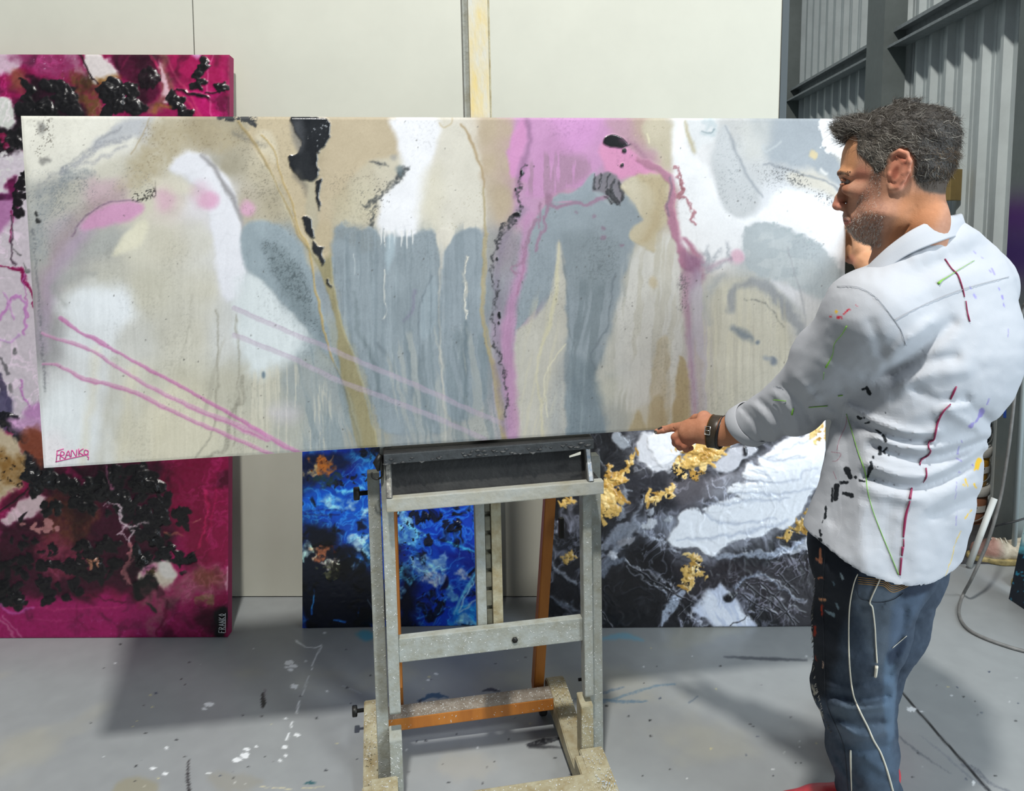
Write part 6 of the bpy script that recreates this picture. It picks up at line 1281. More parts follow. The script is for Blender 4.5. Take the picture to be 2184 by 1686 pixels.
    sk.blob([(1940, 420), (1990, 415), (2010, 430), (2000, 480), (1930, 520), (1900, 530)], (188, 122, 76), soft=12, a=.6)
    scalp = [(1800, 300), (1826, 284), (1836, 296), (1838, 326), (1864, 350), (1882, 372), (1896, 360), (1906, 340), (1930, 322), (1952, 340), (1956, 380), (1968, 402), (1990, 412), (2024, 408), (2050, 340), (2050, 200), (1780, 200), (1780, 290)]
    sk.blob(scalp, (74, 66, 58), soft=5, wa=3, a=.95)
    ms = mat('skin', rough=.62, attr=True, noise=.06, nscale=160, bump=.12, bscale=420, spec=.3)
    head_V, head_Q, head_C = V, Q, sk.linear().reshape(-1, 3)
    # eyes
    mw = mat('eye_white', (168, 156, 146), .25); mi = mat('iris', (66, 60, 48), .15); mp_ = mat('eyelid_skin', (164, 108, 80), .5)
    for sg in (1, -1):
        c = W3(1815.5, 386.0, sg*.0310)
        bm = bmesh.new(); bmesh.ops.create_uvsphere(bm, u_segments=20, v_segments=14, radius=.0112)
        eye = bm_obj('eyeball', bm, mw, root, True); eye.location = c-base
        g = hf+hl*sg*.05-UP*.12; g = g/np.linalg.norm(g)
        bm = bmesh.new(); bmesh.ops.create_uvsphere(bm, u_segments=16, v_segments=8, radius=.0068)
        ir = bm_obj('iris', bm, mi, eye, True); ir.location = g*.0062
        for up, z0, ang in (('upper', .0012, .45), ('lower', -.0052, -.2)):
            P = [c+hf*(.0125*math.cos(t))+hl*sg*(.0135*math.sin(t))+UP*(z0+(.0026 if up == 'upper' else -.0008)*math.cos(t)) for t in np.linspace(-1.25, 1.35, 12)]
            tube('eyelid', np.array(P)-base, [.0016]+[.0030]*10+[.0016], mp_, root, 7)
    # ---------------------------------------------------------- hair
    rs = np.random.RandomState(5)
    hp = smooth_poly(np.array(scalp[:13]+[(2020, 410), (2034, 378), (2046, 330), (2047, 290), (2032, 245), (2005, 219), (1930, 208), (1890, 213), (1844, 226), (1806, 243), (1778, 264), (1784, 282), (1793, 300)], float), 3)
    capG, cl0, ch = lattice(W3(1925, 420, 0)-np.array([.17, .17, 0.]), W3(1925, 195, 0)+np.array([.17, .17, 0.]), .0032)
    Dc, cu, cv, chh = head_field(capG)
    cpx = 1925-cu*SU; cpy = 365-chh*S
    thick = .0005+.006*sstep(330, 235, cpy)+.010*sstep(1860, 1800, cpx)*sstep(300, 270, cpy)+.003*sstep(400, 340, cpy)
    Dc = Dc-thick-.0035*fbm(cpx+cv*900, cpy+cv*300, 16, 3, 3)
    quiff = chain(capG, [W3(1806, 276, -.045), W3(1798, 268, 0), W3(1806, 276, .045)], [.011, .015, .011], .02); Dc = smin(Dc, quiff+.003*fbm(cpx, cpy, 9, 3, 6), .016)
    sd = poly_sd(cpx, cpy, hp)/S
    Dc = smax(Dc, sd.astype(np.float32), .006)
    HV, HQ = surface_nets(Dc, cl0, ch)
    hN = vnormals(HV, HQ)
    hx = HV-O; hpx = 1925-(hx@hf)*SU; hpy = 365-hx[:, 2]*S
    cb = np.empty((len(HV), 3), np.float32); cb[:] = (54, 48, 41); cb += (18*fbm(hpx, hpy*2.2, 7, 3, 4))[:, None]
    gy = sstep(.1, .9, (1-np.abs(hpy-330)/70))*sstep(1990, 1900, hpx); cb += gy[:, None]*np.array([40, 40, 38])
    sp = Skin1D(hpx, hpy, (0, 0, 0)); sp.C = cb[None]
    mh = mat('hair', rough=.55, attr=True, noise=.3, nscale=260, bump=.6, bscale=300)
    hair = put('hair', HV, HQ, mh, sp.linear())
    def strands(name, pts, nrm, flow, length, col, rad, m, parent, curl=.35):
        n = len(pts); seg = 4; Vs = np.zeros((n, seg+1, 3, 3), np.float32)
        t = flow; side = np.cross(nrm, t); side /= np.linalg.norm(side, axis=1, keepdims=True)+1e-9
        for j in range(seg+1):
            s = j/seg; L = length[:, None]
            c = pts-nrm*.001+t*L*s+nrm*L*(.5*s-.35*s*s)*curl*2+side*(L*.22*np.sin(s*2.4+pts[:, :1]*900))
            r = rad*(1-.8*s)
            for k in range(3):
                a = 2*math.pi*k/3; Vs[:, j, k] = c+r*(side*math.cos(a)+nrm*math.sin(a))
        b = (np.arange(n)*(seg+1)*3)[:, None, None, None]; q = []
        for j in range(seg):
            for k in range(3): q.append([j*3+k, j*3+(k+1) % 3, (j+1)*3+(k+1) % 3, (j+1)*3+k])
        Qs = (np.arange(n)*(seg+1)*3)[:, None, None]+np.array(q)[None]
        cols = np.repeat(col[:, None, :], (seg+1)*3, 1).reshape(-1, 3); pp = Skin1D(np.zeros(len(cols)), np.zeros(len(cols)), (0, 0, 0)); pp.C = cols[None].astype(np.float32)
        o = put(name, Vs.reshape(-1, 3), Qs.reshape(-1, 4), m, pp.linear(), parent); o.location = (0, 0, 0) if parent is root else o.location
        o['kind'] = 'stuff'; return o
    pick = rs.choice(len(HV), 8200); P = HV[pick]; N = hN[pick]; qx = hpx[pick]; qy = hpy[pick]
    back = -hf[None]*.8+UP[None]*(np.where(qy < 275, .25, -.45)[:, None]); front = (qx < 1850) & (qy < 300)
    back[front] = hf*.75+UP*.45
    nape = qy > 350; back[nape] = -UP*.9-hf*.2
    fl = back+rs.randn(len(P), 3)*.42; fl = fl-N*np.sum(fl*N, 1, keepdims=True)*.75; fl /= np.linalg.norm(fl, axis=1, keepdims=True)
    ln = .008+.010*rs.rand(len(P))+.010*front; ln[nape] = .009+.006*rs.rand(nape.sum())
    gmix = np.clip(.10+.45*sstep(.1, .9, (1-np.abs(qy-335)/80))*sstep(2010, 1900, qx), 0, 1); isg = rs.rand(len(P)) < gmix
    hc = np.where(isg[:, None], np.array([164, 159, 148])+rs.randn(len(P), 1)*22, np.array([54, 47, 39])+rs.randn(len(P), 1)*14)
    wm = (qx > 1985) & (qy > 320); hc[wm & ~isg] += np.array([26, 16, 4])
    ms_ = mat('hair_strand', rough=.42, attr=True)
    strands('hair_strands', P, N, fl, ln, hc, .00045, ms_, root, .5)
    # stubble
    hNn = vnormals(head_V, head_Q); insb = (poly_sd(px, py, smooth_poly(np.array(beard, float), 3)) < 0) & (hz < .02) & (uu > .02)
    cand = np.where(insb)[0]; pk = rs.choice(cand, 4200); P = head_V[pk]; N = hNn[pk]
    fl = -UP[None]*.8+hf[None]*.25+rs.randn(len(P), 3)*.35; fl = fl-N*np.sum(fl*N, 1, keepdims=True)*.5; fl /= np.linalg.norm(fl, axis=1, keepdims=True)
    low = sstep(450, 505, py[pk]); bc = np.where((rs.rand(len(P)) < .5+.3*low)[:, None], np.array([210, 205, 196])+rs.randn(len(P), 1)*18, np.array([112, 84, 66])+rs.randn(len(P), 1)*16)
    strands('stubble', P, N, fl, .0030+.0035*rs.rand(len(P))*(.6+low), bc, .00035, ms_, root, .6)
    br = (np.abs(py-369) < 5) & (px < 1822) & (uu > .07); cand = np.where(br)[0]; pk = rs.choice(cand, 420); P = head_V[pk]; N = hNn[pk]
    fl = -hf[None]*.5+hl[None]*np.sign((P-O)@hl)[:, None]*.6+UP[None]*.1+rs.randn(len(P), 3)*.25; fl -= N*np.sum(fl*N, 1, keepdims=True)*.7; fl /= np.linalg.norm(fl, axis=1, keepdims=True)
    strands('eyebrow', P, N, fl, np.full(len(P), .0045), np.array([[58, 44, 36]])+rs.randn(len(P), 1)*10, .0004, ms_, root, .4)
    # ---------------------------------------------------------- torso frame
    bf = az(-29); bl = np.array([-bf[1], bf[0], 0.])
    tor = np.array([  # picture row, centre x, depth, half width, half depth
        (520, 2004, 1.555, .060, .052), (545, 2002, 1.56, .105, .078), (580, 2000, 1.565, .160, .104), (620, 1992, 1.57, 0.183, 0.117), (670, 1989, 1.575, 0.197, 0.131), (720, 1990, 1.58, 0.201, 0.141), (780, 1984, 1.59, 0.199, 0.143), (830, 1974, 1.595, 0.195, 0.137),
        (870, 1962, 1.60, 0.184, 0.124), (900, 1943, 1.605, 0.182, 0.119), (950, 1933, 1.61, 0.183, 0.118), (1000, 1925, 1.615, 0.185, 0.120), (1060, 1910, 1.625, 0.189, 0.124), (1110, 1892, 1.63, 0.194, 0.127), (1170, 1872, 1.64, 0.200, 0.132), (1260, 1850, 1.65, 0.208, 0.140)])
    tc = np.array([at_d(a[1], a[0], a[2]) for a in tor]); tz = tc[:, 2]
    def torso_field(G, grow=0.):
        X, Y, Z = G; o = np.argsort(tz); zz = tz[o]; zd = np.linspace(zz[0], zz[-1], 300)
        sm = lambda q: np.convolve(np.pad(np.interp(zd, zz, q[o]), 9, 'edge'), np.ones(19)/19, 'valid')
        cx, cy, a, b = (np.interp(Z, zd, sm(q)).astype(np.float32) for q in (tc[:, 0], tc[:, 1], tor[:, 3], tor[:, 4]))
        x = X-cx; y = Y-cy; l = bl[0]*x+bl[1]*y; f = bf[0]*x+bf[1]*y
        q = (np.abs(l/a)**2.3+np.abs(f/b)**2.3)**(1/2.3)
        return ((q-1)*np.minimum(a, b)*.95-grow).astype(np.float32), l, f
    axc = at_d(1955, 480, 1.53)
    line = smooth_poly(np.array([at_d(*q) for q in [(1846, 572, 1.475), (1868, 549, 1.462), (1900, 520, 1.452), (1946, 488, 1.448), (1996, 466, 1.462), (2038, 457, 1.498), (2046, 455, 1.545), (2020, 462, 1.595), (1970, 482, 1.615), (1915, 520, 1.605), (1868, 556, 1.57)]]), 6, False)
    LS, LE, LW = at_d(1858, 668, 1.475), at_d(1694, 862, 1.70), at_d(1530, 922, 1.885)
    LM = at_d(1772, 770, 1.585); LC = at_d(1592, 907, 1.825)
    RS_, RE, RW = at_d(2072, 600, 1.66), at_d(2010, 800, 1.90), at_d(1852, 556, 2.03)
    neckb = at_d(1994, 516, 1.548)
    # ---------------------------------------------------------- shirt
    lo = np.array([.40, 1.28, .62]); hi = np.array([1.22, 2.02, 1.56])
    G, l0, h0 = lattice(lo, hi, .0060); X, Y, Z = G
    D, tl, tf = torso_field(G); D = smax(D, Z-at_d(1990, 498, 1.55)[2], .03)
    D = smin(D, chain(G, [neckb, at_d(1932, 586, 1.50), LS], [.050, .050, .080], .03), .05)
    D = smin(D, chain(G, [neckb, at_d(2066, 562, 1.60), RS_], [.040, .052, .070], .03), .05)
    D = smin(D, chain(G, line[::3]-UP*.060, [.014]*len(line[::3]), .01), .022)
    slv = chain(G, [LS, LM, LE, LC], [.083, .073, .060, .0475], .03)
    D = smin(D, slv, .028)
    D = smin(D, chain(G, [RS_, RE], [.080, .062], .03), .03)
    rsv = chain(G, [RE, RE*.55+RW*.45], [.062, .052], .02); D = smin(D, rsv, .03)
    Pp, Py = project(np.stack([X, Y, Z], -1)); Pp = Pp.astype(np.float32); Py = Py.astype(np.float32)
    near = np.abs(D) < .03
    fold = np.zeros_like(D); fx = Pp[near]; fy = Py[near]; acc = np.zeros(fx.shape, np.float32)
    def crease(P, w, amp):
        q = smooth_poly(np.array(P, float), 4, False); d = line_sd(fx, fy, q, np.zeros(len(q)))
        t = np.exp(-(d/w)**2); return amp*t
    for P, w, a in [([(1895, 800), (1935, 770), (1985, 728), (2030, 690)], 16, -.013), ([(1890, 770), (1930, 735), (1985, 690)], 18, .009), ([(1905, 800), (1960, 775), (2035, 760)], 14, -.008), ([(1925, 815), (1985, 800), (2060, 790)], 16, .006),
                    ([(1810, 868), (1850, 890), (1900, 912), (1960, 926), (2000, 920)], 11, .009), ([(1815, 890), (1850, 912), (1910, 935), (1975, 940)], 10, -.009), ([(1870, 930), (1940, 955), (2010, 953), (2090, 930)], 11, .009), ([(1860, 950), (1940, 975), (2010, 972), (2100, 940)], 11, -.010),
                    ([(1850, 990), (1920, 1014), (1985, 1012), (2050, 985), (2100, 950)], 12, .009), ([(1850, 1012), (1920, 1036), (1985, 1032), (2050, 1000), (2095, 965)], 11, -.009), ([(1840, 1040), (1920, 1062), (2000, 1055), (2070, 1010)], 14, .006), ([(1980, 1080), (2040, 1050), (2085, 1030)], 12, .006), ([(1990, 1100), (2050, 1072), (2080, 1060)], 10, -.005),
                    ([(1800, 905), (1812, 970), (1806, 1040), (1780, 1110)], 16, -.006), ([(1840, 1080), (1836, 1160), (1850, 1210)], 18, .004), ([(1960, 1080), (1955, 1160), (1960, 1230)], 22, .005), ([(2020, 1110), (2030, 1180), (2020, 1240)], 18, -.004), ([(1900, 1070), (1890, 1150), (1900, 1220)], 18, -.004),
                    ([(2060, 850), (2090, 880), (2110, 900)], 12, -.009), ([(2030, 880), (2070, 905), (2105, 925)], 11, .006), ([(1950, 830), (1990, 850), (2050, 855)], 12, -.005), ([(2000, 880), (2030, 868), (2080, 862)], 10, .005),
                    ([(1585, 872), (1612, 905), (1628, 945)], 6, -.007), ([(1605, 862), (1640, 902), (1652, 938)], 7, .007), ([(1622, 855), (1660, 895), (1675, 930)], 6, -.007), ([(1650, 838), (1690, 880), (1700, 915)], 8, .007), ([(1672, 826), (1712, 862), (1728, 896)], 7, -.007), ([(1700, 806), (1735, 850), (1770, 880)], 10, .006), ([(1720, 845), (1752, 830), (1800, 830)], 9, -.006),
                    ([(1745, 760), (1800, 800), (1850, 815)], 14, .004), ([(1780, 712), (1840, 740), (1890, 745)], 18, -.003), ([(1860, 690), (1875, 730), (1890, 780)], 12, -.005), ([(1955, 620), (2010, 600), (2080, 590)], 24, .003), ([(1940, 560), (1990, 575), (2060, 550)], 20, -.003)]:
        acc += crease(P, w, a)
    acc *= .8; acc += .0026*fbm(fx, fy*1.4, 60, 3, 5)+.0007*fbm(fx, fy, 14, 2, 7)
    fold[near] = acc; D = D-fold
    # neck hole, hem and cuff ends
    D = smax(D, -chain(G, [at_d(1972, 560, 1.54), at_d(1950, 440, 1.525)], [.040, .058], .01), .006)
    wl = np.array([math.cos(math.radians(29)), -math.sin(math.radians(29)), 0]); s = (X-tc[9, 0])*wl[0]+(Y-tc[9, 1])*wl[1]
    hemp = [(1722, 1160), (1760, 1168), (1800, 1182), (1850, 1203), (1920, 1227), (1990, 1241), (2046, 1236)]
    hs = []; hz_ = []
    for q in hemp:
        w = at_d(q[0], q[1], 1.53); hs.append((w-tc[9])@wl); hz_.append(w[2])
    hem = np.interp(s, hs, hz_).astype(np.float32); D = smax(D, hem-Z, .004)
    axs = (LC-LE)/np.linalg.norm(LC-LE); ends = ((X-LC[0])*axs[0]+(Y-LC[1])*axs[1]+(Z-LC[2])*axs[2]); D = np.where((ends > -.03) & (slv < .02), smax(D, ends-.004, .004), D)
    V, Q = surface_nets(D, l0, h0); N = vnormals(V, Q); V, Q = refine(V, Q, (np.sum(N*(V-CAM), 1) < .02)[Q].all(1)); N = vnormals(V, Q)
    qx, qy = project(V); V, Q = refine(V, Q, ((np.sum(N*(V-CAM), 1) < .0) & (qx > 1715) & (qx < 1925) & (qy > 800) & (qy < 1170))[Q].all(1)); N = vnormals(V, Q)
    px, py = project(V); vw = V-CAM; facing = np.sum(N*vw, 1) < 0
    sh = Skin1D(px, py, (176, 179, 184)); sh.tile(0, 0, 1)
    base_c = sh.C.copy()
    T2 = lambda L: [(a/2.4796+1350, b/2.4796+600) for a, b in L]; T1 = lambda L: [(a/3.2416+1650, b/3.2416+180) for a, b in L]
    mag_ = (134, 34, 74); cords = dict(magenta_dribble=[], green_dribble=[], seam=[])
    k = dict(soft=1.0, wa=1.2, ws=6)
    for P, w in [(T1([(1185, 1205), (1230, 1270), (1270, 1310), (1295, 1370), (1315, 1440), (1320, 1470)]), [3.4, 3, 3.4, 3.4, 3, 2]), (T1([(1330, 1495), (1340, 1570), (1352, 1620), (1358, 1640)]), [2.4, 3, 3.4, 2.4]),
                 (T2([(1715, 548), (1695, 590), (1680, 624)]), [3, 5, 3]), (T2([(1680, 648), (1640, 690), (1612, 745), (1600, 800), (1590, 838), (1566, 848), (1565, 880), (1575, 896), (1560, 920), (1526, 942), (1518, 970)]), [3, 4, 4.4, 4.4, 4, 4.4, 3.6, 3.4, 3.6, 4, 3]), (T2([(1550, 985), (1553, 1030), (1535, 1064)]), [3.4, 3.4, 1.5]), (T2([(1475, 1092), (1465, 1150)]), [4.4, 6.4]), (T2([(1466, 1160), (1445, 1230), (1435, 1300), (1430, 1352)]), [3, 5.6, 5.6, 4]), (T2([(1432, 1362), (1432, 1400)]), 3), (T2([(1428, 1402), (1422, 1450)]), [6, 4]), (T2([(1420, 1460), (1412, 1552)]), [4.6, 4])]:
        cords['magenta_dribble'].append((P, np.asarray(w)*.82))
    gr = (120, 176, 62)
    for P, w in [(T1([(1140, 1376), (1165, 1352), (1210, 1325), (1280, 1280), (1390, 1215)]), [6, 3, 1.6, 1.2, .8]), (T2([(1128, 700), (1160, 800), (1190, 900), (1228, 1010), (1240, 1100), (1265, 1200), (1310, 1320), (1360, 1440), (1405, 1550)]), [1.2, 1.4, 1.4, 2, 1.4, 1.4, 1.4, 1.4, 1.6]), (T2([(1130, 236), (1105, 280), (1065, 330), (1055, 390), (1020, 455)]), [2.4, 1.4, 1.4, 1.4, 4]), (T2([(740, 626), (810, 632)]), 1.8), (T2([(930, 666), (1030, 658)]), 1.8), (T2([(848, 670), (840, 704)]), [2, 4.4]), (T2([(1085, 606), (1110, 602)]), 2), (T2([(1010, 480), (1005, 520)]), .8)]:
        cords['green_dribble'].append((P, w))
    blk = (30, 34, 38)
    for P, w in [(T2([(1190, 718), (1205, 724)]), 6), (T2([(1222, 720), (1224, 722)]), 4), (T2([(1228, 750), (1248, 744)]), [3, 5]), (T2([(1285, 784), (1310, 800)]), [3, 5.6]), (T2([(1322, 812), (1338, 842)]), [5, 7]), (T2([(1306, 876), (1308, 910)]), [7, 9]), (T2([(1325, 898), (1342, 878)]), [5, 4]), (T2([(1330, 902), (1332, 906)]), 5), (T2([(1270, 928), (1272, 932)]), 5), (T2([(1260, 955), (1262, 985)]), [6, 8]), (T2([(1255, 986), (1240, 1035)]), [10, 5]), (T2([(1130, 992), (1150, 1035)]), [13, 10]), (T2([(1175, 1034), (1178, 1036)]), 6), (T2([(1198, 1052), (1226, 1058)]), [5, 4]), (T2([(1100, 1064), (1132, 1062)]), [8, 6]), (T2([(1055, 1090), (1052, 1160)]), [3, 5]), (T2([(1078, 1080), (1072, 1150)]), [12, 11]), (T2([(1112, 1120), (1155, 1130)]), [6, 11]), (T2([(1022, 1190), (1016, 1250)]), [4, 6]), (T2([(1006, 1262), (1002, 1275)]), 2), (T2([(988, 1312), (994, 1340)]), [3, 6]), (T2([(988, 1362), (992, 1370)]), 8), (T2([(1215, 570), (1235, 565)]), [5, 7]), (T2([(1235, 560), (1250, 590)]), [6, 9]), (T2([(1353, 916), (1354, 918)]), 3), (T2([(1333, 692), (1334, 693)]), 2), (T2([(1277, 1052), (1278, 1053)]), 2.4), (T2([(1292, 978), (1293, 980)]), 2.4)]:
        sh.stroke(P, w, blk, soft=1, wa=2, ws=5)
    for P, w in [(T2([(1128, 715), (1125, 760), (1090, 840), (1080, 890)]), 1), (T2([(1050, 900), (1100, 910), (1080, 945), (1055, 950)]), .9), (T2([(1060, 1005), (1075, 1045)]), .8)]: sh.stroke(P, w, (150, 60, 80), soft=.8, wa=1, a=.7)
    for P, w in [(T2([(1845, 685), (1838, 705)]), [13, 10]), (T2([(1838, 705), (1810, 745)]), [5, 3]), (T2([(1800, 750), (1786, 765)]), [5, 9]), (T2([(1885, 618), (1872, 650)]), [2, 3]), (T2([(1735, 840), (1740, 850)]), 2.4), (T2([(1725, 870), (1716, 910)]), [1.6, 3]), (T2([(1710, 935), (1740, 950)]), 2), (T2([(1795, 968), (1797, 970)]), 3.4), (T2([(1725, 1005), (1726, 1007)]), 3), (T2([(1935, 30), (1940, 45)]), 2), (T2([(1953, 75), (1955, 90)]), [4, 3]), (T2([(1960, 118), (1961, 128)]), 2), (T2([(1986, 250), (1984, 290)]), 1.4), (T2([(1712, 1060), (1705, 1150)]), .9), (T2([(1716, 1215), (1708, 1290)]), 1.2)]:
        sh.stroke(P, w, (132, 122, 180), soft=1.2, wa=1.6, ws=5, a=.85)
    for P, w in [([(2069, 612), (2071, 616)], 3), ([(2077, 628), (2080, 634)], 5), ([(2110, 576), (2113, 580)], 3), ([(2115, 573), (2121, 585)], 4), ([(2092, 548), (2097, 551)], 2), ([(2077, 536), (2081, 540)], 2.4), ([(2130, 614), (2132, 618)], 2.4), ([(2137, 633), (2139, 637)], 4), ([(2141, 650), (2142, 653)], 2.4)]: sh.stroke(P, w, (142, 136, 196), soft=1.2, wa=1, a=.8)
    yl = (226, 178, 40)
    for P, w in [(T2([(1830, 945), (1818, 985)]), [12, 9]), (T2([(1812, 975), (1806, 998)]), [4, 3]), (T2([(1758, 1045), (1770, 1085)]), [3, 1.4]), (T2([(1805, 1070), (1815, 1090)]), [4, 3]), (T2([(1748, 1076), (1752, 1078)]), 4), (T2([(1790, 1210), (1755, 1250)]), [2, 3]), (T2([(1735, 1320), (1700, 1390), (1690, 1450), (1650, 1560)]), 1), (T1([(430, 1568), (436, 1572)]), 5), (T1([(742, 1195), (752, 1180)]), [1, 2])]: sh.stroke(P, w, yl, soft=1.2, wa=2, ws=5, a=.9)
    for P, w in [(T1([(385, 1602), (402, 1602)]), 1.6), (T1([(445, 1610), (470, 1608)]), [7, 4]), (T1([(480, 1590), (525, 1552)]), [2.4, 5]), (T1([(570, 1525), (580, 1532)]), 1.4)]: sh.stroke(P, w, (196, 40, 62), soft=1, wa=2, ws=4)
    for P in [[(1785, 610), (1830, 612), (1870, 635), (1908, 682)], [(1908, 683), (1960, 655), (2050, 618), (2152, 590)], T2([(1385, 205), (1420, 260), (1445, 340)])]:
        cords['seam'].append((P, 1.1))
    sh.stroke(T2([(1180, 830), (1200, 900), (1240, 1000)]), 1.2, (190, 194, 200), soft=1, a=.5); sh.stroke(T2([(745, 555), (795, 572)]), 1.4, (60, 66, 76), soft=.8, wa=1)
    sh.stroke(T2([(1130, 620), (1100, 760), (1090, 900), (1100, 1250), (1080, 1350)]), 1.2, (196, 198, 204), soft=1, a=.5)
    sh.C = np.where(facing[None, :, None], sh.C, base_c)
    msh = mat('white_cotton', rough=.8, attr=True, bump=.10, bscale=650, spec=.2)
    # leave the shirt open at the hem
    zq = V[Q].mean(1); nq = N[Q].mean(1); sq = (zq-tc[9])@wl; keep = ~((nq[:, 2] < -.75) & (np.abs(zq[:, 2]-np.interp(sq, hs, hz_)) < .012) & (zq[:, 2] < .95))
    shirt = put('shirt', V, Q[keep], msh, sh.linear())
    gs = on_surface(V, facing)
    for nm, c in (('magenta_dribble', mag_), ('green_dribble', gr), ('seam', (150, 154, 160))):
        paint_lines(nm, gs, cords[nm], mat(nm, c, .5), shirt, base)
    mwhite = mat('white_cotton_plain', (178, 181, 186), .8, bump=.1, bscale=650, spec=.2)
    # collar: folded leaf round the neck, falling to the front
    Vc = []; Fc = []; nt = len(line)
    for i, c in enumerate(line):
        tg = line[min(i+1, nt-1)]-line[max(i-1, 0)]; tg /= np.linalg.norm(tg)
        o = np.cross(tg, UP); o[2] = 0; o /= np.linalg.norm(o)
        if np.dot(o, (c-axc)*np.array([1, 1, 0])) < 0: o = -o
        fl = .014+.004*math.sin(i*.35)
        for (off, dz) in [(-.002, -.040), (-.003, -.012), (-.001, -.002), (.002, .0), (.005, -.003), (.010, -.018), (fl, -.037), (fl+.001, -.040), (fl-.002, -.040), (.0075, -.020), (.003, -.012), (.001, -.040)]: Vc.append(c+o*off+UP*dz)
    kk = 12
    for i in range(nt-1):
        for j in range(kk): Fc.append((i*kk+j, i*kk+(j+1) % kk, (i+1)*kk+(j+1) % kk, (i+1)*kk+j))
    Fc += [tuple(range(kk)), tuple(range((nt-1)*kk, nt*kk))[::-1]]
    mesh_obj('collar', np.array(Vc)-base, Fc, mwhite, shirt, True)
    # turned-back cuff
    ring = []; Fr = []; e1 = np.cross(axs, UP); e1 /= np.linalg.norm(e1); e2 = np.cross(e1, axs); n = 44
    prof = [(-.036, .0500), (-.034, .0525), (-.004, .0525), (.001, .0505), (.001, .0440), (-.010, .0430)]
    for (dz, r) in prof:
        for q in range(n):
            a = 2*math.pi*q/n; rr = r*(1+.02*math.sin(3*a+dz*90)); ring.append(LC+axs*(dz+.006+.010*math.cos(a-2.))+rr*(e1*math.cos(a)+e2*math.sin(a)))
    for i in range(len(prof)-1):
        for q in range(n): Fr.append((i*n+q, i*n+(q+1) % n, (i+1)*n+(q+1) % n, (i+1)*n+q))
    mesh_obj('cuff', np.array(ring)-base, Fr, mwhite, shirt, True)
    # ---------------------------------------------------------- jeans
    G, l0, h0 = lattice((.50, 1.42, -.01), (1.20, 2.34, .98), .0066); X, Y, Z = G
    LH, LK, LA = at_d(1858, 1180, 1.615), at_d(1818, 1465, 1.755), at_d(1853, 1690, 1.945)
    RH, RK, RA = at_d(1905, 1200, 1.745), at_d(1846, 1440, 1.915), at_d(1838, 1650, 2.13)
    D = chain(G, [at_d(1890, 1090, 1.63), LH, at_d(1836, 1330, 1.68), LK, at_d(1838, 1590, 1.855), LA, LA+np.array([0, .01, -.045])], [.106, .108, .094, .0815, .0760, .0715, .074], .03)
    D = smin(D, chain(G, [at_d(1900, 1090, 1.68), RH, at_d(1884, 1330, 1.83), RK, at_d(1845, 1550, 2.02), RA, RA+np.array([0, .01, -.05])], [.106, .104, .090, .078, .072, .068, .072], .03), .02)
    D = smin(D, ellipsoid(G, at_d(1884, 1140, 1.64), (.172, .108, .15), (bl, bf, UP)), .05)
    Pp, Py = project(np.stack([X, Y, Z], -1)); near = np.abs(D) < .03; fx = Pp[near].astype(np.float32); fy = Py[near].astype(np.float32); acc = np.zeros(fx.shape, np.float32)
    for P, w, a in [([(1770, 1478), (1830, 1492), (1890, 1484)], 9, -.009), ([(1775, 1500), (1830, 1512), (1885, 1505)], 9, .008), ([(1770, 1520), (1820, 1545), (1880, 1540)], 9, -.008), ([(1790, 1540), (1840, 1572), (1890, 1560)], 9, .007), ([(1760, 1462), (1820, 1470), (1895, 1460)], 10, .006), ([(1790, 1580), (1840, 1600), (1895, 1590)], 9, -.007), ([(1785, 1610), (1810, 1650), (1830, 1670)], 8, -.006), ([(1830, 1290), (1870, 1290), (1920, 1270)], 7, -.006), ([(1930, 1300), (1915, 1380), (1895, 1440)], 9, -.006), ([(1745, 1380), (1760, 1450), (1790, 1500)], 12, .004), ([(1850, 1620), (1880, 1640), (1905, 1650)], 9, .005), ([(1836, 1258), (1838, 1300)], 3, -.003), ([(1760, 1200), (1765, 1350), (1770, 1500)], 4, .002)]:
        acc += crease(P, w, a)
    acc += .0035*fbm(fx, fy, 40, 3, 5)+.001*fbm(fx, fy, 10, 2, 8); D[near] -= acc
    D = smax(D, Z-.93, .01); D = smax(D, .055-Z, .006)
    V, Q = surface_nets(D, l0, h0); N = vnormals(V, Q); V, Q = refine(V, Q, (np.sum(N*(V-CAM), 1) < .02)[Q].all(1)); N = vnormals(V, Q); px, py = project(V); facing = np.sum(N*(V-CAM), 1) < 0
    jn = Skin1D(px, py, (62, 73, 87)); jn.tile(0, 0, 1); jn.C += (9*fbm(px, py*.5, 5, 3, 3)+8*fbm(px, py, 40, 3, 6))[None, :, None]
    b0 = jn.C.copy(); T3 = lambda L: [(a/2.8767+1600, b/2.8767+1100) for a, b in L]
    jn.blob(T3([(360, 130), (640, 150), (640, 480), (560, 760), (480, 1080), (360, 1080), (340, 600)]), (30, 34, 41), soft=16, wa=8, a=.9)  # shade down the front of the leg painted into the denim
    jn.blob(T3([(660, 430), (930, 450), (900, 640), (860, 800), (800, 1000), (740, 900), (680, 640)]), (104, 115, 126), soft=16, wa=10, a=.7)  # highlight on the back of the thigh painted into the faded denim
    jn.blob(T3([(500, 1160), (850, 1120), (830, 1220), (560, 1250)]), (92, 105, 117), soft=10, wa=8, a=.7); jn.blob(T3([(520, 1290), (840, 1270), (850, 1350), (620, 1390)]), (98, 112, 126), soft=10, wa=8, a=.6)
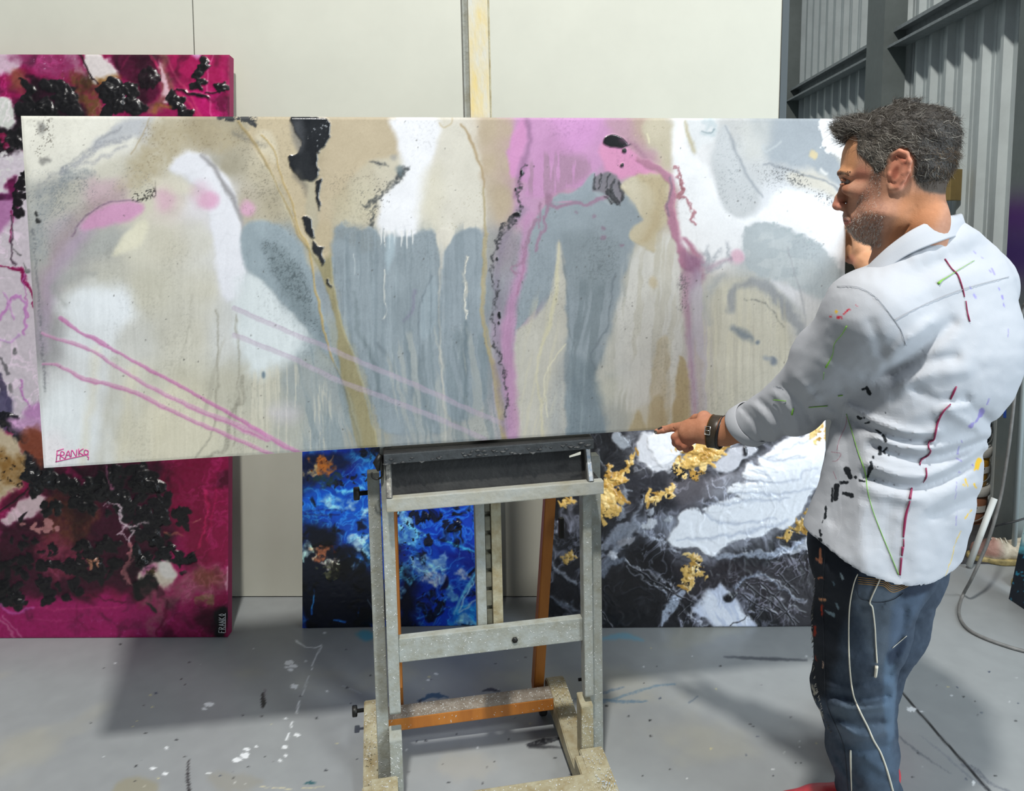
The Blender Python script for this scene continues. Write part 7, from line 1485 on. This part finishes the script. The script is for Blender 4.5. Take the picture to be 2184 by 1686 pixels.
    jn.blob(T3([(900, 480), (1080, 470), (1000, 640), (900, 760), (850, 860)]), (82, 98, 118), soft=9, wa=6, a=.8); jn.blob(T3([(820, 900), (890, 920), (890, 1300), (840, 1400)]), (90, 110, 130), soft=6, wa=4, a=.85); jn.blob(T3([(940, 410), (1120, 410), (1080, 470), (940, 500)]), (36, 44, 58), soft=6, a=.8); jn.blob(T3([(850, 840), (960, 740), (930, 840), (860, 910)]), (40, 50, 66), soft=6, a=.8)
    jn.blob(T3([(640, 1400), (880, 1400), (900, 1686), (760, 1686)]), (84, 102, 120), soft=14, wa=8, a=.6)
    cream = (214, 208, 190); crl = []
    for P, w in [([(660, 355), (635, 420), (610, 560), (605, 760), (612, 940), (632, 1090), (670, 1190), (720, 1290), (755, 1370), (800, 1450), (840, 1560), (875, 1686)], [2, 2, 2.4, 2.4, 3, 3, 3.4, 3.4, 3.4, 3.4, 3.6, 3.6]), ([(820, 330), (790, 400), (735, 525), (750, 560), (765, 680), (770, 780), (778, 900)], [4, 3, 3, 3, 2.6, 2.6, 3]), ([(775, 920), (768, 985)], [6, 5]), ([(615, 1435), (616, 1500), (622, 1686)], [3, 3.4, 1.6]), ([(872, 810), (960, 735)], 1.4)]: jn.stroke(T3(P), w, cream, soft=1, wa=1.5, ws=9) if False else crl.append((T3(P), w))
    for P, w, c in [([(430, 200), (432, 280)], [4, 7], (196, 128, 96)), ([(405, 265), (440, 275)], 4, (190, 120, 90)), ([(415, 380), (440, 378)], 4, (180, 110, 80)), ([(430, 510), (460, 515)], [6, 6], (206, 148, 110)), ([(442, 545), (440, 605)], 4, (176, 60, 40)), ([(398, 680), (394, 730)], [4, 6], (150, 52, 34)), ([(402, 860), (408, 885)], 2.4, (150, 60, 40)), ([(555, 350), (570, 385)], [2, 5], (150, 166, 172)), ([(455, 580), (510, 605)], [3, 8], (120, 140, 150)), ([(530, 540), (540, 570)], [5, 3], (110, 130, 140)), ([(510, 400), (515, 430)], 3, (90, 110, 122)), ([(448, 890), (445, 930)], [2, 3], (200, 170, 150))]: jn.stroke(T3(P), w, c, soft=1, wa=2.4, ws=5)
    stl = [(T3([(662, 375+o*1.6), (760, 385+o*1.6), (820, 390+o*1.6), (880, 428+o*1.6), (990, 390+o*1.2)]), 1.3) for o in (0, 8, 16, 24)]
    pkl = [(T3([(665, 290), (660, 480), (720, 520), (800, 530), (880, 510), (940, 470)]), 1.4), (T3([(460, 200), (445, 500), (455, 900), (470, 1150), (570, 1400), (600, 1686)]), 1.0)]
    for yy in (540, 770, 860, 930, 1060, 1130, 1200, 1280): jn.stroke(T3([(348+(yy > 1000)*30+(yy > 1150)*40, yy-20), (360+(yy > 1000)*34+(yy > 1150)*44, yy+24)]), [5, 8], (176, 172, 156), soft=1.4, wa=5, ws=4, a=.85)
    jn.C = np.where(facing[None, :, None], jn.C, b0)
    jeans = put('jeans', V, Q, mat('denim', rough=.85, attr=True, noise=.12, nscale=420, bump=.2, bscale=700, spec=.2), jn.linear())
    gj = on_surface(V, facing); paint_lines('cream_dribble', gj, crl, mat('cream_dribble', cream, .5), jeans, base); paint_lines('pocket_stitching', gj, stl, mat('gold_stitch', (160, 118, 58), .7), jeans, base); paint_lines('denim_seam', gj, pkl, mat('dark_seam', (30, 36, 46), .8), jeans, base)
    # frayed threads down the front seam
    Vt = []; Ft = []
    for k in range(90):
        yy = rs.uniform(1220, 1560); xx = np.interp(yy, [1160, 1330, 1450, 1530, 1560], [1736, 1724, 1730, 1750, 1765]); p0 = gj(xx+9, yy); dv = np.array([-.8, -.4, rs.uniform(-1, .6)])*rs.uniform(.003, .008)
        v, f = tube_data([p0, p0+dv*.6, p0+dv+np.array([0, 0, -.002])], [.0006, .0005, .0003], 4); Ft += [tuple(i+len(Vt) for i in q) for q in f]; Vt += list(np.array(v)-base)
    fr = mesh_obj('frayed_threads', Vt, Ft, mat('thread', (120, 120, 114), .9), jeans, True); fr['kind'] = 'stuff'
    # ---------------------------------------------------------- hands and the rest of the body
    G, l0, h0 = lattice(np.minimum(at_d(1390, 1000, 2.05), at_d(1640, 1000, 1.74))-.03, np.maximum(at_d(1640, 850, 1.74), at_d(1390, 850, 2.06))+np.array([.03, .03, .0]), .0017); 
    a = at_d
    D = chain(G, [a(1640, 885, 1.76), a(1585, 908, 1.83), a(1545, 920, 1.872), a(1520, 920, 1.892)], [.042, .0345, .0305, .0285], .02)
    D = smin(D, chain(G, [a(1520, 912, 1.892), a(1470, 908, 1.938)], [.024, .0165], .01), .018)
    D = smin(D, chain(G, [a(1520, 926, 1.89), a(1468, 930, 1.93)], [.024, .0155], .01), .018)
    D = smin(D, chain(G, [a(1505, 918, 1.90), a(1462, 920, 1.938)], [.026, .0165], .01), .016)
    fing = [([(1466, 906, 1.940), (1436, 911, 1.968), (1415, 916, 1.984), (1401, 920, 1.992)], [.0118, .0100, .0088, .0072]), ([(1462, 920, 1.942), (1440, 932, 1.955), (1441, 944, 1.972), (1456, 942, 1.984)], [.0116, .0102, .0092, .0080]), ([(1466, 932, 1.938), (1448, 944, 1.948), (1450, 953, 1.964), (1464, 950, 1.975)], [.0108, .0096, .0086, .0074]), ([(1474, 940, 1.928), (1460, 951, 1.936), (1463, 958, 1.950), (1474, 955, 1.960)], [.0096, .0086, .0076, .0066])]
    for P, R in fing: D = smin(D, chain(G, [a(*q) for q in P], R, .004), .006)
    D = smin(D, chain(G, [a(1522, 902, 1.90), a(1502, 888, 1.935), a(1484, 892, 1.968), a(1470, 899, 1.988)], [.0175, .0128, .0105, .0085], .006), .012)
    D = smin(D, ellipsoid(G, a(1502, 889, 1.935), (.0155, .0135, .0125)), .008)
    for q in [(1436, 906, 1.962), (1415, 911, 1.978)]: D = smax(D, -chain(G, [a(q[0]-1, q[1], q[2]), a(q[0]+1, q[1]+8, q[2]-.006)], [.0008, .0008]), .003)
    for k_ in range(3): D = smin(D, chain(G, [a(1468+k_, 908+9*k_, 1.926), a(1510, 914+5*k_, 1.868)], [.0022, .0016]), .010)
    LV, LQ = surface_nets(D, l0, h0); lx, ly = project(LV)
    hs_ = Skin1D(lx, ly, (186, 128, 98)); hs_.tile(0, 0, 1); hs_.C += (8*fbm(lx, ly, 12, 3, 2)+5*fbm(lx, ly, 3, 2, 5))[None, :, None]
    hs_.blob([(1425, 925), (1480, 935), (1500, 955), (1450, 962), (1430, 950)], (158, 92, 70), soft=6, a=.6); hs_.spot((1502, 884), (14, 9), (210, 150, 124), soft=6, a=.6); hs_.spot((1412, 914), (16, 6), (206, 140, 116), soft=5, a=.5)
    hs_.blob([(1545, 880), (1640, 860), (1640, 950), (1545, 950)], (160, 108, 74), soft=12, a=.6)
    hs_.stroke([(1404, 914), (1411, 911)], [4, 4], (40, 40, 40), soft=1, wa=.6); hs_.spot((1397.5, 922.5), (4, 5), (70, 66, 58), soft=1.2, wa=0); hs_.spot((1398, 922), (2, 2.4), (150, 146, 136), soft=1)
    # right hand: wraps the far end of the canvas
    G, l0, h0 = lattice(np.minimum(a(1790, 640, 2.0), a(1900, 640, 1.9))-.04, np.maximum(a(1900, 450, 2.15), a(1790, 440, 2.18))+.04, .002); 
    eg = a(1803, 520, 2.105); cb = np.cross(ez, ex); cb = -cb if cb[1] < 0 else cb
    kn = [a(1814, 492, 2.095), a(1813, 512, 2.10), a(1813, 533, 2.10), a(1815, 552, 2.095)]
    wr = a(1850, 562, 2.02)
    D = chain(G, [a(1895, 600, 1.955), a(1872, 582, 1.985), wr, a(1838, 545, 2.05)], [.036, .0315, .0275, .0285], .02)
    for q, r in zip(kn, (.0150, .0155, .0150, .0135)): D = smin(D, chain(G, [a(1842, 548, 2.045), q], [.022, r], .01), .016)
    for i, q in enumerate(kn):
        p1 = q+cb*.030-ex*.004; p2 = p1-ex*.030+cb*.010; p3 = p2-ex*.022-cb*.002
        r = (.0100, .0102, .0098, .0088)[i]; D = smin(D, chain(G, [q, p1, p2, p3], [r+.0015, r, r-.001, r-.002], .004), .006)
    D = smin(D, chain(G, [a(1836, 530, 2.03), a(1826, 500, 2.045), a(1812, 482, 2.055), a(1808, 470, 2.06)], [.0185, .0135, .0110, .0085], .006), .012)
    D = smin(D, chain(G, [a(1820, 535, 2.06), a(1842, 556, 2.0)], [.0030, .0025]), .008); D = smin(D, chain(G, [a(1820, 548, 2.06), a(1846, 568, 2.0)], [.0028, .0025]), .008)
    RV, RQ = surface_nets(D, l0, h0); rx, ry = project(RV)
    rh_ = Skin1D(rx, ry, (198, 146, 110)); rh_.tile(0, 0, 1); rh_.C += (9*fbm(rx, ry, 14, 3, 2))[None, :, None]; rh_.spot((1812, 555), (14, 12), (206, 132, 112), soft=6, a=.6)
    # inner body under the clothes
    G, l0, h0 = lattice((.45, 1.30, .04), (1.2, 2.32, 1.56), .013); 
    D, _, _ = torso_field(G, -.022); D = smax(D, .93-G[2], .02); D = smax(D, G[2]-at_d(1990, 548, 1.55)[2], .03)
    D = smin(D, chain(G, [neckb-UP*.04, LS, LE, a(1600, 905, 1.80)], [.050, .056, .038, .034], .03), .05); D = smin(D, chain(G, [neckb-UP*.04, RS_, RE, a(1880, 590, 1.97)], [.050, .054, .036, .032], .03), .05)
    D = smin(D, chain(G, [at_d(1905, 1090, 1.63), LH, at_d(1836, 1330, 1.68), LK, LA], [.10, .095, .072, .056, .045], .03), .04); D = smin(D, chain(G, [at_d(1915, 1090, 1.68), RH, at_d(1884, 1330, 1.83), RK, RA], [.10, .092, .070, .054, .043], .03), .04)
    BV, BQ = surface_nets(D, l0, h0); bc_ = np.tile(np.array([[.49, .22, .12]]), (len(BV), 1))
    parts = [(head_V, head_Q, head_C), (LV, LQ, hs_.linear().reshape(-1, 3)), (RV, RQ, rh_.linear().reshape(-1, 3)), (BV, BQ, bc_)]
    AV = np.concatenate([q[0] for q in parts]); AC = np.concatenate([q[2] for q in parts]); AQ = []; o = 0
    for q in parts: AQ.append(q[1]+o); o += len(q[0])
    put('body', AV, np.concatenate(AQ), ms, AC)
    # ---------------------------------------------------------- wristband
    wa, wb = a(1546, 921, 1.871), a(1512, 917, 1.898); ax = (wb-wa)/np.linalg.norm(wb-wa); e1 = np.cross(ax, UP); e1 /= np.linalg.norm(e1); e2 = np.cross(e1, ax)
    def band(name, c, w, r, m, parent, tilt=0., n=48):
        Vb = []; Fb = []
        for (dz, dr) in [(-w/2, 0), (-w/2, .0022), (-w/2+.001, .003), (w/2-.001, .003), (w/2, .0022), (w/2, 0)]:
            for q in range(n):
                t = 2*math.pi*q/n; Vb.append(c+ax*(dz+tilt*math.sin(t)+.004*math.cos(t))+(r+dr)*(e1*math.cos(t)*1.02+e2*math.sin(t)*1.06))
        for i in range(5):
            for q in range(n): Fb.append((i*n+q, i*n+(q+1) % n, (i+1)*n+(q+1) % n, (i+1)*n+q))
        for q in range(n): Fb.append((5*n+q, 5*n+(q+1) % n, (q+1) % n, q))
        return mesh_obj(name, np.array(Vb)-base, Fb, m, parent, True)
    wc = a(1527, 920, 1.887)
    wband = band('wristband', wc, .024, .0352, mat('dark_leather', (58, 48, 34), .4, noise=.2, nscale=60), root, -.006)
    band('strap_edge', wc+ax*.0128, .002, .0362, mat('tan_leather', (140, 98, 48), .5), wband, -.006)
    band('under_band', wc-ax*.016, .006, .0368, mat('black_rubber', (24, 24, 26), .4), wband, -.008)
    bk = bmesh.new()
    toc = CAM-wc; toc -= ax*np.dot(toc, ax); toc /= np.linalg.norm(toc); tan_ = np.cross(ax, toc)
    bc0 = wc+toc*.0398+ax*.003
    loop = [bc0+ax*p*.0065+tan_*q*.0095 for p, q in ((-1, -1), (1, -1), (1, 1), (-1, 1), (-1, -1))]
    bk.free(); tube('buckle', np.array(loop)-base, .0013, mat('bright_steel', (206, 208, 206), .25, .9), wband, 6)
    tube('buckle_pin', np.array([bc0-ax*.006, bc0+ax*.006])-base, .0009, MATS['bright_steel'], wband, 6)
    # ---------------------------------------------------------- shoes
    def shoe(name, heel, d, parent, red):
        d = d/np.linalg.norm(d); s_ = np.cross(UP, d)
        G, l0, h0 = lattice(np.minimum(heel-.16, heel+d*.30-.12)*np.array([1, 1, 0])+np.array([0, 0, -.006]), np.maximum(heel+.16, heel+d*.30+.12)*np.array([1, 1, 0])+np.array([0, 0, .17]), .0042); 
        P = lambda x, y, z: np.array([heel[0], heel[1], 0])+d*x+s_*y+UP*z
        D = chain(G, [P(0, 0, .05), P(.09, 0, .052), P(.17, .004, .050), P(.235, .006, .046)], [.040, .042, .046, .040], .03)
        D = smin(D, ellipsoid(G, P(.232, .006, .046), (.048, .044, .036), (d, s_, UP)), .02)
        D = smin(D, chain(G, [P(.02, 0, .07), P(.01, 0, .14)], [.042, .044], .02), .03)
        D = smin(D, chain(G, [P(.055, 0, .10), P(.15, 0, .082)], [.024, .020], .02), .02)
        D = smax(D, .012-G[2], .004)
        V, Q = surface_nets(D, l0, h0); o = put(name, V, Q, mat('red_leather', (196, 52, 62), .4, noise=.15, nscale=40, col2=(170, 40, 52)), None, parent)
        Ds = chain(G, [P(-.005, 0, .012), P(.10, 0, .012), P(.17, .006, .012), P(.245, .006, .012)], [.040, .036, .047, .036], .03); Ds = smax(smax(Ds, G[2]-.020, .004), .001-G[2], .003)
        V, Q = surface_nets(Ds, l0, h0); put('sole', V, Q, mat('shoe_sole', (150, 60, 60), .6), None, o)
        for i in range(4):
            x = .075+.022*i; z = .122-.010*i; tube('lace', np.array([P(x, -.022, z-.008), P(x+.006, 0, z+.003), P(x, .022, z-.008)])-base, .0022, mat('red_lace', (150, 30, 44), .7), o, 6)
        return o
    lf = LA.copy(); shoe('shoe', np.array([LA[0]+.045, LA[1]+.01, 0]), np.array([-.93, -.02, 0]), root, True)
    shoe('shoe', np.array([RA[0]+.0, RA[1], 0]), np.array([.44, .9, 0]), root, True)
build_person()
# ================================================================ things at the right-hand wall
def build_clutter():
    # stack of paint pails beside the column
    cx, cy = 2.285, 3.79
    z = 0.
    for i, (c, lab) in enumerate([((176, 122, 92), 'clay-brown paint pail at the bottom of the stack by the steel column'), ((214, 156, 44), 'yellow paint pail second from the bottom of the stack'), ((70, 86, 108), 'slate-blue paint pail above the yellow pail in the stack'), ((56, 60, 92), 'dark blue paint pail on top of the stack')]):
        t = empty('paint_pail', (cx, cy, z), .3*i, lab, 'paint pail', 'stacked paint pails')
        lathe('body', [(.085, 0), (.088, .004), (.098, .152), (.098, .156)], mat('pail_%d' % i, c, .45, noise=.06, nscale=20), t, 40)
        lathe('lid', [(.1035, .150), (.106, .153), (.106, .190), (.102, .194), (.02, .194)], mat('pail_lid', (196, 196, 190), .5, noise=.1, nscale=16), t, 40)
        V = []; F = []; n = 26
        for k in range(n+1):
            a = -2.9+1.9*k/n
            for zz in (.070, .104): r = .0905+.011*(zz-.004)/.15; V.append(((r+.0022)*math.cos(a), (r+.0022)*math.sin(a), zz))
        for k in range(n): F.append((2*k, 2*k+2, 2*k+3, 2*k+1))
        lb = mesh_obj('label', V, F, mat('paper_label', (206, 206, 200), .7), t, True)
        for j, (a0, a1, z0, z1) in enumerate([(-2.5, -2.1, .093, .101), (-1.95, -1.55, .093, .1), (-2.3, -2.25, .074, .09)]):
            V = []; F = []
            for k in range(9):
                a = a0+(a1-a0)*k/8
                for zz in (z0, z1): r = .0905+.011*(zz-.004)/.15; V.append(((r+.0034)*math.cos(a), (r+.0034)*math.sin(a), zz))
            for k in range(8): F.append((2*k, 2*k+2, 2*k+3, 2*k+1))
            mesh_obj('print_mark', V, F, mat('label_ink', (30, 32, 34), .6), lb)
        tube('handle', [(.101*math.cos(a), .101*math.sin(a), .06-.035*math.sin((a+2.9)/1.9*math.pi)) for a in np.linspace(-2.9, -1.0, 16)], .0028, mat('wire_handle', (170, 174, 172), .4, .7), t, 6)
        z += .196
    # white pipe leaning across the pails
    a = at_d(2068, 1172, 3.36); a[2] = .012; b = at_d(2121, 1062, 3.36)
    tg = tube('plastic_pipe', [a, b], .013, mat('white_plastic', (190, 192, 188), .5), None, 14); tag(tg, 'short white plastic pipe leaning against the stacked pails', 'pipe')
    # worn trainers caked with paint
    def worn_shoe(name, lab, toe, heel, red, w=.045):
        d = heel-toe; L = np.linalg.norm(d); d = d/L; s = np.cross([0, 0, 1.], d)
        t = empty(name, tuple(toe*np.array([1, 1, 0])), math.atan2(d[1], d[0]), lab, 'shoe', 'old studio shoes')
        G, l0, h0 = lattice((-.06, -.09, -.006), (L+.08, .09, .16), .004)
        D = chain(G, [(.04, 0, .045), (.10, 0, .05), (.20, 0, .055), (L-.03, 0, .055)], [.036, .045, .040, .038], .03)
        D = smin(D, chain(G, [(L-.06, 0, .08), (L-.03, 0, .11)], [.038, .036], .02), .03)
        D = smax(D, -ellipsoid(G, (L-.065, 0, .135), (.062, .026, .058)), .01)
        D = D-.003*fbm(G[0]*1000, G[2]*1000+G[1]*700, 16, 3, 4); D = smax(D, .016-G[2], .004)
        V, Q = surface_nets(D, l0, h0); c = np.empty((len(V), 3), np.float32); c[:] = (176, 166, 146); c += 24*fbm(V[:, 0]*1000, V[:, 2]*1000, 14, 3, 3)[:, None]
        if red: m = sstep(.14, .08, V[:, 0])*sstep(.02, .05, V[:, 2]); c = c*(1-m[:, None])+np.array([140, 104, 92])*m[:, None]
        ins = sstep(.016, .006, np.abs(V[:, 1]))*sstep(.09, .10, V[:, 2])*0
        pp = Skin1D(np.zeros(len(V)), np.zeros(len(V)), (0, 0, 0)); pp.C = c[None]
        big_mesh('upper', V, Q, mat('caked_leather', rough=.7, attr=True, bump=.4, bscale=200), t, True, pp.linear())
        Ds = chain(G, [(.03, 0, .012), (.12, 0, .012), (L-.03, 0, .012)], [.040, .049, .041], .03); Ds = smax(smax(Ds, G[2]-.026, .004), .001-G[2], .003)
        V, Q = surface_nets(Ds, l0, h0); big_mesh('sole', V, Q, mat('yellowed_sole', (176, 158, 104), .7, noise=.3, nscale=40), t)
        box('lining', (L-.12, -.028, .075), (L-.03, .028, .080), mat('dark_lining', (34, 20, 22), .9), t, .004)
        for i in range(4): tube('lace', [(L-.15-.018*i, -.024, .094-.002*i), (L-.15-.018*i, 0, .106-.002*i), (L-.15-.018*i, .024, .094-.002*i)], .003, mat('old_lace', (190, 182, 164), .8), t, 6)
    worn_shoe('old_shoe', 'worn paint-caked shoe with a reddish toe near the steel column', at_z(2066, 1190, 0), at_z(2066, 1190, 0)+np.array([.285, -.06, 0]), True)
    worn_shoe('old_shoe', 'pale paint-caked shoe partly behind the dark teal canvas', at_z(2150, 1252, 0)+np.array([.03, .0, 0]), at_z(2150, 1252, 0)+np.array([.31, .02, 0]), False)
    # dark mat under the shoes
    m0 = at_z(2040, 1198, 0); o = box('floor_mat', (m0[0]-.25, m0[1]-.02, 0), (m0[0]+1.0, m0[1]+.55, .006), mat('mat_rubber', (58, 58, 60), .8, noise=.2, nscale=40), None, .002); tag(o, 'dark rubber mat on the floor under the old shoes', 'mat')
    # dark teal canvas at the edge of the picture
    def paint_teal(X, Y):
        p = Painter(X, Y, (16, 24, 36)); p.tile(0, 0, 1)
        p.blob([(2150, 1080), (2260, 1060), (2280, 1170), (2200, 1180), (2168, 1180), (2160, 1220), (2150, 1190)], (92, 170, 186), soft=7, wa=22, ws=26, grain=.3, gs=8); p.blob([(2165, 1060), (2230, 1050), (2230, 1140), (2180, 1160)], (186, 214, 214), soft=8, wa=14)
        p.specks([(2150, 1150), (2200, 1150), (2200, 1300), (2140, 1280)], (40, 120, 150), dens=.22, size=12, soft=14); p.H += .001*np.abs(fbm(p.X, p.Y, 10, 3, 2)); return p
    c0 = at_z(2151, 1277, 0); c1 = at_z(2184, 1299, 0); e = (c1-c0); e /= np.linalg.norm(e)
    exx, ezz = frame_from(math.atan2(e[1], e[0]), math.radians(-9), 0)
    canvas_thing('teal_painting', 'dark navy and teal canvas leaning at the right edge of the picture', c0+np.array([0, 0, .002]), exx, ezz, .6, .75, .04, 160, 190, paint_teal, .4, (20, 60, 74))
    # hose that hangs from above and loops over the floor
    P = [np.array([2.10, 2.84, 4.3]), np.array([2.09, 2.84, 3.2]), np.array([2.06, 2.82, 2.1]), at_d(2205, 590, 2.8), at_d(2181, 660, 2.84), at_d(2172, 750, 2.88), at_d(2160, 880, 2.92), at_d(2149, 970, 2.95), at_d(2134, 1060, 2.97), at_d(2112, 1140, 2.98)]
    a2 = at_z(2054, 1268, .007); P += [at_d(2094, 1186, 3.0), at_d(2072, 1234, 3.03), a2]+[at_z(x, y, .007) for x, y in [(2045, 1298), (2050, 1322), (2066, 1342), (2100, 1360), (2150, 1378), (2200, 1392), (2300, 1420)]]
    h = tube('rubber_hose', smooth_poly(np.array(P), 6, False), .0062, mat('grey_hose', (128, 128, 126), .45, noise=.2, nscale=30), None, 8); tag(h, 'thin grey hose hanging down and looping across the floor', 'hose')
    # conduit on the column and the thin black lead
    q = at_d(2183, 820, 3.34); o = tube('conduit', [(q[0], q[1], .0), (q[0], q[1], 3.0)], .011, mat('pvc_grey', (176, 186, 186), .45), None, 10); tag(o, 'pale grey conduit pipe running up beside the steel column', 'pipe')
    P = [at_d(2200, 1100, 3.2), at_d(2170, 1110, 3.2), at_d(2140, 1117, 3.22), at_d(2122, 1122, 3.24), at_d(2113, 1132, 3.27), at_d(2112, 1150, 3.32)]
    o = tube('cable', smooth_poly(np.array(P), 5, False), .004, mat('black_cable', (34, 36, 38), .5), None, 8); tag(o, 'thin black cable bent down behind the hose', 'cable')
    # blue tape on the near column
    dd = np.array([.0875, 1., 0]); dd /= np.linalg.norm(dd); nn = np.array([dd[1], -dd[0], 0]); r_ = ray(2143, 880); q = CAM+r_*(np.dot(np.array([2.4, 3.34, 0])-nn*.1348-CAM*np.array([1, 1, 0]), nn)/np.dot(r_, nn))
    o = prism('masking_tape', [(-.012, -.021), (.010, -.025), (.012, .020), (-.009, .024)], 'y', -.0006, .0006, mat('blue_tape', (28, 78, 178), .6), None); o.location = q; o.rotation_euler = (0, 0, math.atan2(dd[1], dd[0])); tag(o, 'small strip of blue masking tape on the steel column', 'tape')
    # timber and dark boards stored against the ribbed wall
    def board(name, lab, cat, x, y, w, hh, t, rz, lean, m):
        o = box(name, (-w/2, 0, 0), (w/2, t, hh), m, None, .004); o.matrix_world = Matrix.Translation((x, y, 0)) @ Matrix.Rotation(rz, 4, 'Z') @ Matrix.Rotation(lean, 4, 'X'); tag(o, lab, cat); return o
    dk = mat('dark_board', (34, 38, 42), .6, noise=.5, nscale=9, col2=(70, 72, 70)); kh = mat('khaki_board', (150, 128, 78), .7, noise=.1, nscale=12)
    q = at_d(2034, 430, 4.25)
    board('storage_board', 'dark paint-stained board standing against the ribbed wall behind the man', 'board', q[0]-.13, q[1]-.10, .42, q[2], .03, math.radians(62), math.radians(-2), dk)
    o = box('timber_block', (-.05, -.04, 0), (.05, .04, .17), kh, None, .004); o.location = (q[0]-.04, q[1]-.02, q[2]+.006); o.rotation_euler = (0, 0, .5); tag(o, 'khaki timber block standing on top of the dark board', 'timber')
    q = at_d(1812, 640, 4.9)
    board('storage_board', 'olive-edged dark board seen between the painting and the man\'s shoulder', 'board', q[0]+.12, q[1], .34, 1.62, .03, .35, math.radians(-3), mat('olive_board', (60, 60, 44), .7, noise=.4, nscale=5, col2=(30, 32, 34)))
build_clutter()
